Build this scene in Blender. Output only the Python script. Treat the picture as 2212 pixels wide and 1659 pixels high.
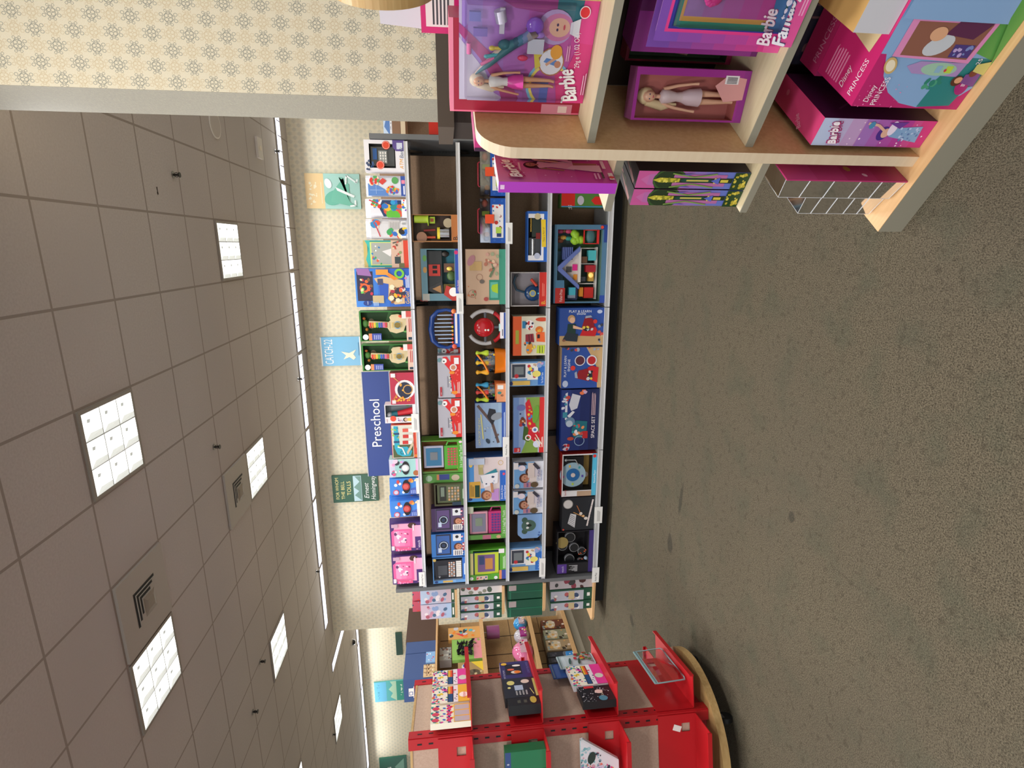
import bpy, bmesh, math, random
from mathutils import Vector, Matrix
for o in list(bpy.data.objects): bpy.data.objects.remove(o)
scene = bpy.context.scene
COL = scene.collection
R = math.radians
# ------------------------------------------------------------------ camera, world, exposure
FPX, CX, CY = 1163.2, 1106.0, 829.5
M0 = Vector((0.00183418, -0.1205336, -0.99270755))      # picture right in the room
M1 = Vector((-0.96865848, -0.24679319, 0.02817565))     # picture down
M2 = Vector((-0.24838957, 0.96154291, -0.11720855))     # view direction
CAMZ, CEIL, T = 1.417, 3.6574, 0.6096
CAM = Vector((0, 0, CAMZ))
cd = bpy.data.cameras.new('camera'); cam = bpy.data.objects.new('camera', cd); COL.objects.link(cam)
cd.sensor_width = 36; cd.lens = 36 * FPX / 2212; cd.clip_start = .05
cam.matrix_world = Matrix(((M0.x, -M1.x, -M2.x, 0), (M0.y, -M1.y, -M2.y, 0), (M0.z, -M1.z, -M2.z, CAMZ), (0, 0, 0, 1)))
scene.camera = cam
w = bpy.data.worlds.new('world'); scene.world = w; w.use_nodes = True
w.node_tree.nodes['Background'].inputs[0].default_value = (.8, .82, .85, 1)
w.node_tree.nodes['Background'].inputs[1].default_value = 1.0
vs = scene.view_settings
vs.view_transform = 'Standard'; vs.look = 'None'; vs.gamma = 1; vs.use_curve_mapping = False
vs.exposure = 0.5
LAMP = 30.0       # watts per ceiling troffer
def ray(x, y):
    v = ((x - CX) / FPX, (y - CY) / FPX)
    return M0 * v[0] + M1 * v[1] + M2
def onX(x, y, X): r = ray(x, y); return CAM + r * (X / r.x)
def onY(x, y, Y): r = ray(x, y); return CAM + r * (Y / r.y)
def onZ(x, y, Z): r = ray(x, y); return CAM + r * ((Z - CAMZ) / r.z)
def area(name, loc, sx, sy, W, rot=(0, 0, 0), col=(1, .98, .96)):
    l = bpy.data.lights.new(name, 'AREA'); l.shape = 'RECTANGLE'; l.size = sx; l.size_y = sy; l.energy = W; l.color = col
    o = bpy.data.objects.new(name, l); COL.objects.link(o); o.location = loc; o.rotation_euler = rot
    return o
def gx(j): return -(j + 1.5916) * T      # ceiling grid to room
def gy(i): return (i + 5.5539) * T
TROFF = [(0, 0), (0, 3), (4, -2), (4, 2), (4, 6), (4, 10), (8, 12), (0, -3), (0, 7), (-4, -2), (-4, 2), (-4, 6), (-8, 0), (-8, 4)]
for i, j in TROFF:
    area('troffer_light', (gx(j + .5), gy(i + .5), CEIL - .03), .55, .55, LAMP * (1 if i > -8 else 1.6))
# ------------------------------------------------------------------ materials
def lin(h):
    h = h.lstrip('#')
    return tuple((lambda c: c / 12.92 if c <= .04045 else ((c + .055) / 1.055) ** 2.4)(int(h[k:k + 2], 16) / 255) for k in (0, 2, 4)) + (1,)
_m = {}
def mat(h, rough=.5, metal=0, coat=0, spec=.5):
    k = (h, rough, metal, coat, spec)
    if k in _m: return _m[k]
    m = bpy.data.materials.new('m_' + h); m.use_nodes = True; b = m.node_tree.nodes['Principled BSDF']
    b.inputs['Base Color'].default_value = lin(h); b.inputs['Roughness'].default_value = rough
    b.inputs['Metallic'].default_value = metal; b.inputs['Coat Weight'].default_value = coat; b.inputs['Specular IOR Level'].default_value = spec
    _m[k] = m; return m
def emis(h, s):
    k = ('e', h, s)
    if k in _m: return _m[k]
    m = bpy.data.materials.new('lamp_' + h); m.use_nodes = True; b = m.node_tree.nodes['Principled BSDF']
    b.inputs['Base Color'].default_value = lin(h); b.inputs['Emission Color'].default_value = lin(h); b.inputs['Emission Strength'].default_value = s
    _m[k] = m; return m
def glassy(h='FFFFFF', a=.18, rough=.06):
    k = ('g', h, a)
    if k in _m: return _m[k]
    m = bpy.data.materials.new('clear_' + h); m.use_nodes = True; nt = m.node_tree; nt.nodes.clear()
    out = nt.nodes.new('ShaderNodeOutputMaterial'); mx = nt.nodes.new('ShaderNodeMixShader'); tr = nt.nodes.new('ShaderNodeBsdfTransparent'); gl = nt.nodes.new('ShaderNodeBsdfGlossy')
    gl.inputs['Color'].default_value = lin(h); gl.inputs['Roughness'].default_value = rough
    fr = nt.nodes.new('ShaderNodeFresnel'); fr.inputs[0].default_value = 1.35; ad = nt.nodes.new('ShaderNodeMath'); ad.operation = 'ADD'; ad.inputs[1].default_value = a; ad.use_clamp = True
    nt.links.new(fr.outputs[0], ad.inputs[0]); nt.links.new(ad.outputs[0], mx.inputs[0]); nt.links.new(tr.outputs[0], mx.inputs[1]); nt.links.new(gl.outputs[0], mx.inputs[2]); nt.links.new(mx.outputs[0], out.inputs[0])
    _m[k] = m; return m
STAINS = [(-1.52, 2.92, .13, .022, 3.0), (-1.9, 3.02, .07, .04, .1), (-2.93, 3.6, .05, .04, 1), (-2.62, 2.9, .05, .07, 1), (-1.1, 1.9, .025, .02, 0)]
class NT:
    def __init__(s, name, rough=.8):
        s.m = bpy.data.materials.new(name); s.m.use_nodes = True; s.t = s.m.node_tree; s.b = s.t.nodes['Principled BSDF']; s.b.inputs['Roughness'].default_value = rough
        s.co = s.t.nodes.new('ShaderNodeNewGeometry').outputs['Position']
    def n(s, ty, **kw):
        x = s.t.nodes.new(ty)
        for k, v in kw.items(): setattr(x, k, v)
        return x
    def lk(s, a, b): s.t.links.new(a, b)
    def math(s, op, a, b=0.0, c=None):
        x = s.n('ShaderNodeMath', operation=op)
        for i, v in enumerate((a, b) + ((c,) if c is not None else ())):
            if isinstance(v, (int, float)): x.inputs[i].default_value = v
            else: s.lk(v, x.inputs[i])
        return x.outputs[0]
    def xyz(s):
        x = s.n('ShaderNodeSeparateXYZ'); s.lk(s.co, x.inputs[0]); return x.outputs
    def mix(s, f, a, b):
        x = s.n('ShaderNodeMix', data_type='RGBA')
        if isinstance(f, (int, float)): x.inputs[0].default_value = f
        else: s.lk(f, x.inputs[0])
        for i, v in ((6, a), (7, b)):
            if isinstance(v, tuple): x.inputs[i].default_value = v
            else: s.lk(v, x.inputs[i])
        return x.outputs[2]
    def noise(s, sc, det=2, stretch=None):
        x = s.n('ShaderNodeTexNoise'); x.inputs['Scale'].default_value = sc; x.inputs['Detail'].default_value = det
        if stretch:
            mp = s.n('ShaderNodeMapping'); mp.inputs['Scale'].default_value = stretch; s.lk(s.co, mp.inputs[0]); s.lk(mp.outputs[0], x.inputs['Vector'])
        else: s.lk(s.co, x.inputs['Vector'])
        return x.outputs[0]
    def ramp(s, f, lo, hi): # clamp remap
        x = s.n('ShaderNodeMapRange'); x.inputs[1].default_value = lo; x.inputs[2].default_value = hi; s.lk(f, x.inputs[0]); return x.outputs[0]
    def bump(s, h, st, d=.01):
        x = s.n('ShaderNodeBump'); x.inputs['Strength'].default_value = st; x.inputs['Distance'].default_value = d; s.lk(h, x.inputs['Height']); s.lk(x.outputs[0], s.b.inputs['Normal'])
    def out(s, c): s.lk(c, s.b.inputs['Base Color']); return s.m
def m_carpet():
    n = NT('carpet', .95); a = n.noise(230, 3); b = n.noise(520, 2); c = n.noise(1.3, 3); d = n.noise(5.5, 4); e = n.noise(38, 4)
    k = n.mix(n.ramp(a, .34, .66), lin('4A4337'), lin('837965')); k = n.mix(n.math('MULTIPLY', n.ramp(d, .5, .68), .4), k, lin('525849'))
    k = n.mix(n.math('MULTIPLY', n.ramp(c, .42, .62), .3), k, lin('675F52')); k = n.mix(n.math('MULTIPLY', n.ramp(b, .6, .7), .6), k, lin('B0A58A')); k = n.mix(n.math('MULTIPLY', n.ramp(e, .56, .66), .35), k, lin('453F34'))
    x, y, z = n.xyz(); wob = n.math('MULTIPLY', n.math('SUBTRACT', n.noise(14, 3), .5), .16)
    for sx, sy, rx, ry, an in STAINS:
        ca, sa = math.cos(an), math.sin(an); u = n.math('SUBTRACT', x, sx); v = n.math('SUBTRACT', y, sy)
        p = n.math('DIVIDE', n.math('ADD', n.math('MULTIPLY', u, ca), n.math('MULTIPLY', v, sa)), rx); q = n.math('DIVIDE', n.math('SUBTRACT', n.math('MULTIPLY', v, ca), n.math('MULTIPLY', u, sa)), ry)
        r = n.math('ADD', n.math('SQRT', n.math('ADD', n.math('MULTIPLY', p, p), n.math('MULTIPLY', q, q))), n.math('MULTIPLY', wob, 7))
        k = n.mix(n.math('MULTIPLY', n.ramp(r, 1.1, .7), .5), k, lin('2E312F'))
    n.b.inputs['Specular IOR Level'].default_value = .12
    n.bump(a, 1.0, .012); return n.out(k)
def m_ceiling():
    n = NT('ceiling_tiles', .95); x, y, z = n.xyz()
    def g(v, off):
        q = n.math('MODULO', n.math('ADD', v, off + 60 * T), T); q = n.math('ABSOLUTE', n.math('SUBTRACT', q, T / 2)); return n.math('GREATER_THAN', q, T / 2 - .0085)
    gr = n.math('MAXIMUM', g(x, 1.5916 * T), g(y, -5.5539 * T))
    a = n.noise(70, 4); k = n.mix(n.ramp(a, .3, .7), lin('CAC0B9'), lin('D6CDC6')); k = n.mix(n.ramp(n.noise(.6, 2), .35, .7), k, lin('C8BFB9'))
    k = n.mix(gr, k, lin('A69A90')); n.bump(a, .35, .004); n.b.inputs['Specular IOR Level'].default_value = .2
    return n.out(k)
def m_paper(axis, u0=0, v0=0, ink=1.0):
    n = NT('wallpaper', .8); xyz = n.xyz(); u = n.math('ADD', xyz[axis], 400 * .0555 - u0); v = n.math('ADD', xyz[2], 20 * .0675 - v0)
    cu, cv = .0555, .0675
    def cell(q, c):
        f = n.math('DIVIDE', q, c); fl = n.math('FLOOR', f); return n.math('SUBTRACT', n.math('SUBTRACT', f, fl), .5), fl
    a, fa = cell(u, cu); b, fb = cell(v, cv)
    par = n.math('GREATER_THAN', n.math('MODULO', n.math('ADD', fa, fb), 2), .5)
    ax = n.math('MULTIPLY', n.math('ABSOLUTE', a), .9); ay = n.math('MULTIPLY', n.math('ABSOLUTE', b), .92)
    def ring(cx, cy, r, wd, sx=1.0):
        p = n.math('MULTIPLY', n.math('SUBTRACT', ax, cx), sx); q = n.math('SUBTRACT', ay, cy)
        d = n.math('SQRT', n.math('ADD', n.math('MULTIPLY', p, p), n.math('MULTIPLY', q, q)))
        return n.math('LESS_THAN', n.math('ABSOLUTE', n.math('SUBTRACT', d, r)), wd)
    ln = ring(.17, .35, .085, .015); ln = n.math('MAXIMUM', ln, ring(.105, .095, .095, .016)); ln = n.math('MAXIMUM', ln, ring(.37, .13, .065, .013)); ln = n.math('MAXIMUM', ln, ring(0, 0, .2, .014, .8))
    ar = n.math('LESS_THAN', n.math('ABSOLUTE', n.math('SUBTRACT', n.math('ADD', n.math('MULTIPLY', ax, .9), ay), .33)), .02)
    ln = n.math('MAXIMUM', ln, ar)
    col = n.mix(par, lin('BF9F66'), lin('7E8076')); st = n.math('MULTIPLY', n.math('ADD', n.math('MULTIPLY', par, .33), .42), ink)
    base = n.mix(n.ramp(n.noise(300, 2), .35, .65), lin('E3D7B9'), lin('EADFC5'))
    return n.out(n.mix(n.math('MULTIPLY', ln, st), base, col))
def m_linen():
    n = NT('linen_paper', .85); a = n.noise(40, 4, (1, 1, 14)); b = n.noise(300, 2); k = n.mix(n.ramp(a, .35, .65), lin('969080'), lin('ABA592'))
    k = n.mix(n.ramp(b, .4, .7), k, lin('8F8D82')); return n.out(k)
def m_wood(name, c1, c2, rough=.4, st=(1, 14, 14), sc=6):
    n = NT(name, rough); tc = n.n('ShaderNodeTexCoord'); n.co = tc.outputs['Object']; a = n.noise(sc, 5, st)
    return n.out(n.mix(n.ramp(a, .3, .7), lin(c1), lin(c2)))
MAPLE = m_wood('maple', 'CFA270', 'DBB380'); BEIGE = m_wood('laminate', 'C6B794', 'D0C3A2'); TANM = m_wood('tan_edge', 'B8935C', 'C7A671')
CREAM = m_wood('edge_band', 'D2BEA1', 'D7C5A9'); MDF = m_wood('board', 'B29783', 'BEA390', .7, (1, 1, 1), 120); SLAT = m_wood('slat_panel', '9C7B50', 'AE8C5E', .6)
BROWN = m_wood('brown_back', '8A7058', '977C62', .7, (1, 1, 1), 90); DKBR = mat('2E2219', .6)
STEEL = mat('E6E8EC', .25, .4); LIP = mat('DCDEE2', .32, .25); GREY = mat('6F7173', .5, .2); DGREY = mat('2A2927', .5, .3); BLACK = mat('0B0B0C', .6); GEDGE = mat('8E8A7A', .5)
WHITE = mat('E8E6E0', .6); RED = mat('B5121B', .42); REDD = mat('9E0F18', .45)
# ------------------------------------------------------------------ mesh builder
class MB:
    def __init__(s): s.v = []; s.f = []; s.m = []; s.sm = []; s.ms = []; s.smooth = set()
    def mi(s, m):
        if m not in s.ms: s.ms.append(m)
        return s.ms.index(m)
    def poly(s, pts, m, smooth=False):
        b = len(s.v); s.v += [tuple(p) for p in pts]; s.f.append(tuple(range(b, b + len(pts)))); s.m.append(s.mi(m))
        if smooth: s.smooth.add(len(s.f) - 1)
    def mesh(s, vs, fs, m, smooth=False):
        b = len(s.v); s.v += [tuple(p) for p in vs]; k = s.mi(m)
        for f in fs:
            s.f.append(tuple(b + q for q in f)); s.m.append(k)
            if smooth: s.smooth.add(len(s.f) - 1)
    def box(s, a, b, m, M=None):
        x0, y0, z0 = a; x1, y1, z1 = b
        vs = [Vector(p) for p in ((x0, y0, z0), (x1, y0, z0), (x1, y1, z0), (x0, y1, z0), (x0, y0, z1), (x1, y0, z1), (x1, y1, z1), (x0, y1, z1))]
        if M: vs = [M @ q for q in vs]
        s.mesh(vs, [(0, 3, 2, 1), (4, 5, 6, 7), (0, 1, 5, 4), (1, 2, 6, 5), (2, 3, 7, 6), (3, 0, 4, 7)], m)
    def prism(s, pts, z0, z1, m, M=None, smooth=False, side=None):   # outline in xy, extruded in z
        n = len(pts); ar = sum(pts[i][0] * pts[(i + 1) % n][1] - pts[(i + 1) % n][0] * pts[i][1] for i in range(n))
        if ar < 0: pts = pts[::-1]
        lo = [Vector((x, y, z0)) for x, y in pts]; hi = [Vector((x, y, z1)) for x, y in pts]
        if M: lo = [M @ q for q in lo]; hi = [M @ q for q in hi]
        s.mesh(lo + hi, [tuple(range(n))[::-1], tuple(range(n, 2 * n))], m)
        s.mesh(lo + hi, [(i, (i + 1) % n, n + (i + 1) % n, n + i) for i in range(n)], side or m, smooth)
    def tube(s, pts, r, m, n=8, cap=True):
        pts = [Vector(p) for p in pts]; rs = r if isinstance(r, (list, tuple)) else [r] * len(pts); rings = []
        for i, p in enumerate(pts):
            d = (pts[min(i + 1, len(pts) - 1)] - pts[max(i - 1, 0)]).normalized(); a = d.orthogonal().normalized()
            if i and rings: a = (la - d * la.dot(d)).normalized()
            la = a; c = d.cross(a); rings.append([p + (a * math.cos(q * 2 * math.pi / n) + c * math.sin(q * 2 * math.pi / n)) * rs[i] for q in range(n)])
        vs = [q for rr in rings for q in rr]
        s.mesh(vs, [(i * n + k, i * n + (k + 1) % n, (i + 1) * n + (k + 1) % n, (i + 1) * n + k) for i in range(len(pts) - 1) for k in range(n)], m, True)
        if cap: s.mesh(vs, [tuple(range(n))[::-1], tuple(range((len(pts) - 1) * n, len(pts) * n))], m)
    def cyl(s, a, b, r, m, n=20): s.tube([a, b], r, m, n)
    def ball(s, c, r, m, n=12, M=None):
        rx, ry, rz = r if isinstance(r, (tuple, list)) else (r, r, r); vs = []; fs = []; h = n // 2
        for i in range(h + 1):
            t = math.pi * i / h
            for k in range(n):
                p = 2 * math.pi * k / n; q = Vector((c[0] + rx * math.sin(t) * math.cos(p), c[1] + ry * math.sin(t) * math.sin(p), c[2] + rz * math.cos(t))); vs.append(M @ q if M else q)
        for i in range(h):
            for k in range(n): fs.append((i * n + k, (i + 1) * n + k, (i + 1) * n + (k + 1) % n, i * n + (k + 1) % n))
        s.mesh(vs, fs, m, True)
    def build(s, name, parent=None, loc=None, rz=0, bevel=0, clean=True):
        me = bpy.data.meshes.new(name); me.from_pydata(s.v, [], s.f)
        for m in s.ms: me.materials.append(m)
        me.polygons.foreach_set('material_index', s.m)
        me.polygons.foreach_set('use_smooth', [i in s.smooth for i in range(len(s.f))])
        me.update(); me.validate()
        o = bpy.data.objects.new(name, me); COL.objects.link(o)
        if parent: o.parent = parent
        if loc is not None: o.location = loc
        o.rotation_euler.z = rz
        if bevel:
            md = o.modifiers.new('bevel', 'BEVEL'); md.width = bevel; md.segments = 2; md.limit_method = 'ANGLE'
        return o
def tag(o, label=None, cat=None, group=None, kind=None):
    if label: o['label'] = label
    if cat: o['category'] = cat
    if group: o['group'] = group
    if kind: o['kind'] = kind
    return o
def empty(name, loc, rz=0):
    o = bpy.data.objects.new(name, None); COL.objects.link(o); o.location = loc; o.rotation_euler.z = rz; o.empty_display_size = .05; return o
def bx(name, a, b, m, parent=None, bevel=0):
    mb = MB(); mb.box(a, b, m); return mb.build(name, parent, bevel=bevel)
def struct(o): o['kind'] = 'structure'; return o
# ------------------------------------------------------------------ printed artwork on faces
_tx = {}
def textmesh(st, shear):
    k = (st, shear)
    if k not in _tx:
        c = bpy.data.curves.new('t', 'FONT'); c.body = st; c.shear = shear; c.resolution_u = 3; c.align_x = 'LEFT'
        o = bpy.data.objects.new('t', c); COL.objects.link(o); dg = bpy.context.evaluated_depsgraph_get(); dg.update()
        me = bpy.data.meshes.new_from_object(o.evaluated_get(dg)); vs = [(v.co.x, v.co.y) for v in me.vertices]; fs = [tuple(p.vertices) for p in me.polygons]
        bpy.data.objects.remove(o); bpy.data.curves.remove(c); bpy.data.meshes.remove(me)
        wd = max([v[0] for v in vs] + [.01]); _tx[k] = (vs, fs, wd)
    return _tx[k]
class Face:          # a rectangle W x H: O = lower left, U right, V up, N outward
    def __init__(s, mb, O, U, V, W, H, eps=.00035, rough=.38):
        s.mb = mb; s.O = Vector(O); s.U = Vector(U).normalized(); s.V = Vector(V).normalized(); s.N = s.U.cross(s.V); s.W = W; s.H = H; s.e = eps; s.k = 0; s.rough = rough
    def pt(s, x, y): return s.O + s.U * (x * s.W) + s.V * (y * s.H) + s.N * (s.k * s.e)
    def pm(s, x, y): return s.O + s.U * x + s.V * y + s.N * (s.k * s.e)
    def P2(s, P, c):       # print a polygon, trimmed to the face
        for ax, lim, sg in ((0, 0, 1), (0, s.W, -1), (1, 0, 1), (1, s.H, -1)):
            Q = []
            for i, p in enumerate(P):
                q = P[i - 1]; dp, dq = (p[ax] - lim) * sg, (q[ax] - lim) * sg
                if (dp >= 0) != (dq >= 0): t = dq / (dq - dp); Q.append((q[0] + (p[0] - q[0]) * t, q[1] + (p[1] - q[1]) * t))
                if dp >= 0: Q.append(p)
            P = Q
            if len(P) < 3: return
        s.mb.poly([s.pm(*p) for p in P], s.M(c))
    def M(s, c): return c if not isinstance(c, str) else mat(c, s.rough)
    def draw(s, art):
        for a in art:
            s.k += 1; t = a[0]
            if t == 'r': _, x0, y0, x1, y1, c = a; s.P2([(x0 * s.W, y0 * s.H), (x1 * s.W, y0 * s.H), (x1 * s.W, y1 * s.H), (x0 * s.W, y1 * s.H)], c)
            elif t == 'p': s.P2([(x * s.W, y * s.H) for x, y in a[1]], a[2])
            elif t == 'e':
                _, cx, cy, rx, ry, c = a[:6]; ro = R(a[6]) if len(a) > 6 else 0; X, Y = cx * s.W, cy * s.H; rx *= s.H; ry *= s.H; n = 20
                s.P2([(X + rx * math.cos(q) * math.cos(ro) - ry * math.sin(q) * math.sin(ro), Y + rx * math.cos(q) * math.sin(ro) + ry * math.sin(q) * math.cos(ro)) for q in [2 * math.pi * i / n for i in range(n)]], c)
            elif t == 'o':   # ring
                _, cx, cy, r0, r1, c = a; X, Y = cx * s.W, cy * s.H; n = 24
                for i in range(n):
                    q, p = 2 * math.pi * i / n, 2 * math.pi * (i + 1) / n
                    s.P2([(X + rr * s.H * math.cos(z), Y + rr * s.H * math.sin(z)) for rr, z in ((r0, q), (r1, q), (r1, p), (r0, p))], c)
            elif t == 'l':
                _, ps, wd, c = a; P = [(x * s.W, y * s.H) for x, y in ps]; h = wd * s.H / 2
                for (x0, y0), (x1, y1) in zip(P, P[1:]):
                    L = math.hypot(x1 - x0, y1 - y0) or 1; nx, ny = -(y1 - y0) / L * h, (x1 - x0) / L * h
                    s.P2([(x0 - nx, y0 - ny), (x1 - nx, y1 - ny), (x1 + nx, y1 + ny), (x0 + nx, y0 + ny)], c)
            elif t == 't':
                _, x, y, sz, st, c = a[:6]; ro = R(a[6]) if len(a) > 6 else 0; sh = a[7] if len(a) > 7 else 0; mw = a[8] if len(a) > 8 else None
                vs, fs, wd = textmesh(st, sh); sz *= s.H; kx = sz
                if mw: kx = min(sz, mw * s.W / wd) if mw > 0 else -mw * s.W / wd
                cs, sn = math.cos(ro), math.sin(ro); X, Y = x * s.W, y * s.H
                s.mb.mesh([s.pm(X + vx * kx * cs - vy * sz * sn, Y + vx * kx * sn + vy * sz * cs) for vx, vy in vs], fs, s.M(c))
            elif t == 'x':   # rows of fine print
                _, x0, y0, x1, y1, n, c = a; rd = random.Random(int(x0 * 997 + y0 * 31)); q = (y1 - y0) / n
                for i in range(n): s.mb.poly([s.pt(x0, y0 + q * i), s.pt(x1 - rd.random() * .2 * (x1 - x0), y0 + q * i), s.pt(x1 - rd.random() * .2 * (x1 - x0), y0 + q * (i + .5)), s.pt(x0, y0 + q * (i + .5))], s.M(c))
            elif t == 'k':   # scattered dots
                _, x0, y0, x1, y1, n, rr, cs = a; rd = random.Random(int(n * 7 + x0 * 100))
                for i in range(n):
                    s.k += .02; X, Y = (x0 + rd.random() * (x1 - x0)) * s.W, (y0 + rd.random() * (y1 - y0)) * s.H; r = rr * s.H * (.5 + rd.random() * .7); an = rd.random() * 3; f = .6 + rd.random() * .4
                    s.P2([(X + r * math.cos(q) * math.cos(an) - r * f * math.sin(q) * math.sin(an), Y + r * math.cos(q) * math.sin(an) + r * f * math.sin(q) * math.cos(an)) for q in [2 * math.pi * z / 7 for z in range(7)]], cs[i % len(cs)])
            elif t == 'g':   # printed colour blend, bottom to top
                _, x0, y0, x1, y1, c1, c2, n = a; A = [int(c1[i:i + 2], 16) for i in (0, 2, 4)]; B = [int(c2[i:i + 2], 16) for i in (0, 2, 4)]
                for i in range(n):
                    f = i / (n - 1); c = '%02X%02X%02X' % tuple(int(A[z] + (B[z] - A[z]) * f) for z in range(3)); q = (y1 - y0) / n
                    s.mb.poly([s.pt(x0, y0 + q * i), s.pt(x1, y0 + q * i), s.pt(x1, y0 + q * (i + 1)), s.pt(x0, y0 + q * (i + 1))], s.M(c))
            elif t == 'f':   # child: head, hair, shirt
                _, cx, cy, r, sk, ha, sh = a; s.draw([('p', [(cx - 1.5 * r * s.H / s.W, cy - 2.6 * r), (cx + 1.5 * r * s.H / s.W, cy - 2.6 * r), (cx + 1.1 * r * s.H / s.W, cy - 1.05 * r), (cx - 1.1 * r * s.H / s.W, cy - 1.05 * r)], sh), ('e', cx, cy + .15 * r, r * 1.12, r * 1.1, ha), ('e', cx, cy - .12 * r, r * .85, r * .9, sk),
                    ('e', cx - .35 * r * s.H / s.W, cy, .1 * r, .12 * r, '2B2020'), ('e', cx + .35 * r * s.H / s.W, cy, .1 * r, .12 * r, '2B2020'), ('e', cx, cy - .5 * r, .25 * r, .1 * r, 'A04848')])
            elif t == 'd':   # fashion doll: x, y feet, height, skin, hair, dress
                _, cx, y0, h, sk, ha, dr = a; q = s.H / s.W * h; P = lambda *l: [(cx + u * q, y0 + v * h) for u, v in l]
                s.draw([('e', cx, y0 + .88 * h, .085 * h, .1 * h, ha), ('p', P((-.085, .88), (-.1, .68), (.1, .68), (.085, .88)), ha), ('p', P((-.05, 0), (-.01, 0), (0, .5), (-.08, .5)), sk), ('p', P((.02, 0), (.06, 0), (.08, .5), (.0, .5)), sk), ('p', P((-.1, .76), (-.07, .77), (-.12, .45), (-.15, .46)), sk), ('p', P((.1, .76), (.07, .77), (.12, .45), (.15, .46)), sk),
                    ('p', P((-.13, .32), (.13, .32), (.055, .62), (.09, .78), (.03, .8), (-.03, .8), (-.09, .78), (-.055, .62)), dr), ('p', P((-.02, .78), (.02, .78), (.02, .84), (-.02, .84)), sk), ('e', cx, y0 + .885 * h, .052 * h, .066 * h, sk), ('e', cx - .02 * q, y0 + .89 * h, .008 * h, .008 * h, '222233'), ('e', cx + .02 * q, y0 + .89 * h, .008 * h, .008 * h, '222233'), ('e', cx, y0 + .855 * h, .012 * h, .006 * h, 'C03050')])
def carton(w, h, d, face='FFFFFF', side=None, top=None, art=(), lart=(), rart=(), tart=(), win=None, wback='201A18', wart=(), wd=None, eps=.00035, rotart=()):
    """closed carton, origin at the bottom centre, front at y=-d/2; win=(x0,y0,x1,y1) cuts a display opening"""
    mb = MB(); side = side or face; top = top or side; hw, hd = w / 2, d / 2; sm = mat(side, .42) if isinstance(side, str) else side; tm = mat(top, .42) if isinstance(top, str) else top; fm = mat(face, .38) if isinstance(face, str) else face
    P = lambda x, y, z: Vector((x, y, z))
    mb.poly([P(-hw, hd, 0), P(-hw, -hd, 0), P(-hw, -hd, h), P(-hw, hd, h)], sm); mb.poly([P(hw, -hd, 0), P(hw, hd, 0), P(hw, hd, h), P(hw, -hd, h)], sm)
    mb.poly([P(hw, hd, 0), P(-hw, hd, 0), P(-hw, hd, h), P(hw, hd, h)], sm); mb.poly([P(-hw, -hd, h), P(hw, -hd, h), P(hw, hd, h), P(-hw, hd, h)], tm); mb.poly([P(-hw, hd, 0), P(hw, hd, 0), P(hw, -hd, 0), P(-hw, -hd, 0)], sm)
    F = Face(mb, (-hw, -hd, 0), (1, 0, 0), (0, 0, 1), w, h, eps)
    if win:
        x0, y0, x1, y1 = win; bd = wd or d * .7
        for q in ((0, 0, 1, y0), (0, y1, 1, 1), (0, y0, x0, y1), (x1, y0, 1, y1)):
            if q[2] - q[0] > .001 and q[3] - q[1] > .001: mb.poly([F.pt(q[0], q[1]), F.pt(q[2], q[1]), F.pt(q[2], q[3]), F.pt(q[0], q[3])], fm)
        X0, X1, Z0, Z1 = -hw + x0 * w, -hw + x1 * w, y0 * h, y1 * h; wm = mat(wback, .6) if isinstance(wback, str) else wback
        for q in ([(X0, -hd, Z0), (X1, -hd, Z0), (X1, -hd + bd, Z0), (X0, -hd + bd, Z0)], [(X0, -hd + bd, Z1), (X1, -hd + bd, Z1), (X1, -hd, Z1), (X0, -hd, Z1)], [(X0, -hd, Z1), (X0, -hd, Z0), (X0, -hd + bd, Z0), (X0, -hd + bd, Z1)], [(X1, -hd, Z0), (X1, -hd, Z1), (X1, -hd + bd, Z1), (X1, -hd + bd, Z0)], [(X0, -hd + bd, Z0), (X1, -hd + bd, Z0), (X1, -hd + bd, Z1), (X0, -hd + bd, Z1)]): mb.poly(q, wm)
        Face(mb, (X0, -hd + bd, Z0), (1, 0, 0), (0, 0, 1), X1 - X0, Z1 - Z0, eps).draw(wart)
    else: mb.poly([F.pt(0, 0), F.pt(1, 0), F.pt(1, 1), F.pt(0, 1)], fm)
    F.draw(art)
    Face(mb, (-hw, -hd, h), (0, 0, -1), (1, 0, 0), h, w, eps).draw(rotart)
    Face(mb, (-hw, hd, 0), (0, -1, 0), (0, 0, 1), d, h, eps).draw(lart); Face(mb, (hw, -hd, 0), (0, 1, 0), (0, 0, 1), d, h, eps).draw(rart)
    Face(mb, (-hw, -hd, h), (1, 0, 0), (0, 1, 0), w, d, eps).draw(tart)
    return mb
# ================================================================== the room
bx_ = lambda n, a, b, m: struct(bx(n, a, b, m))
bx_('floor', (-17, -7, -.1), (7, 11.4, 0), m_carpet())
bx_('ceiling', (-17, -7, CEIL), (7, 11.4, CEIL + .1), m_ceiling())
WP = m_paper(0, ink=.62); WPY = m_paper(1)
mb = MB(); mb.box((-6.91, 8.84, 0), (7, 11.16, CEIL), WP); struct(mb.build('wall_back'))
bx_('wall_far', (-17, 11.16, 0), (-6.92, 11.3, CEIL), WP)
mb = MB(); LN = m_linen()
mb.box((.582, 2.45, 0), (2.4, 2.875, CEIL), m_paper(0, .582, .03))
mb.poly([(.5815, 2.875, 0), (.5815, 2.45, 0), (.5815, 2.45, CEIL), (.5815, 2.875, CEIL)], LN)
struct(mb.build('wall_pillar'))
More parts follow.
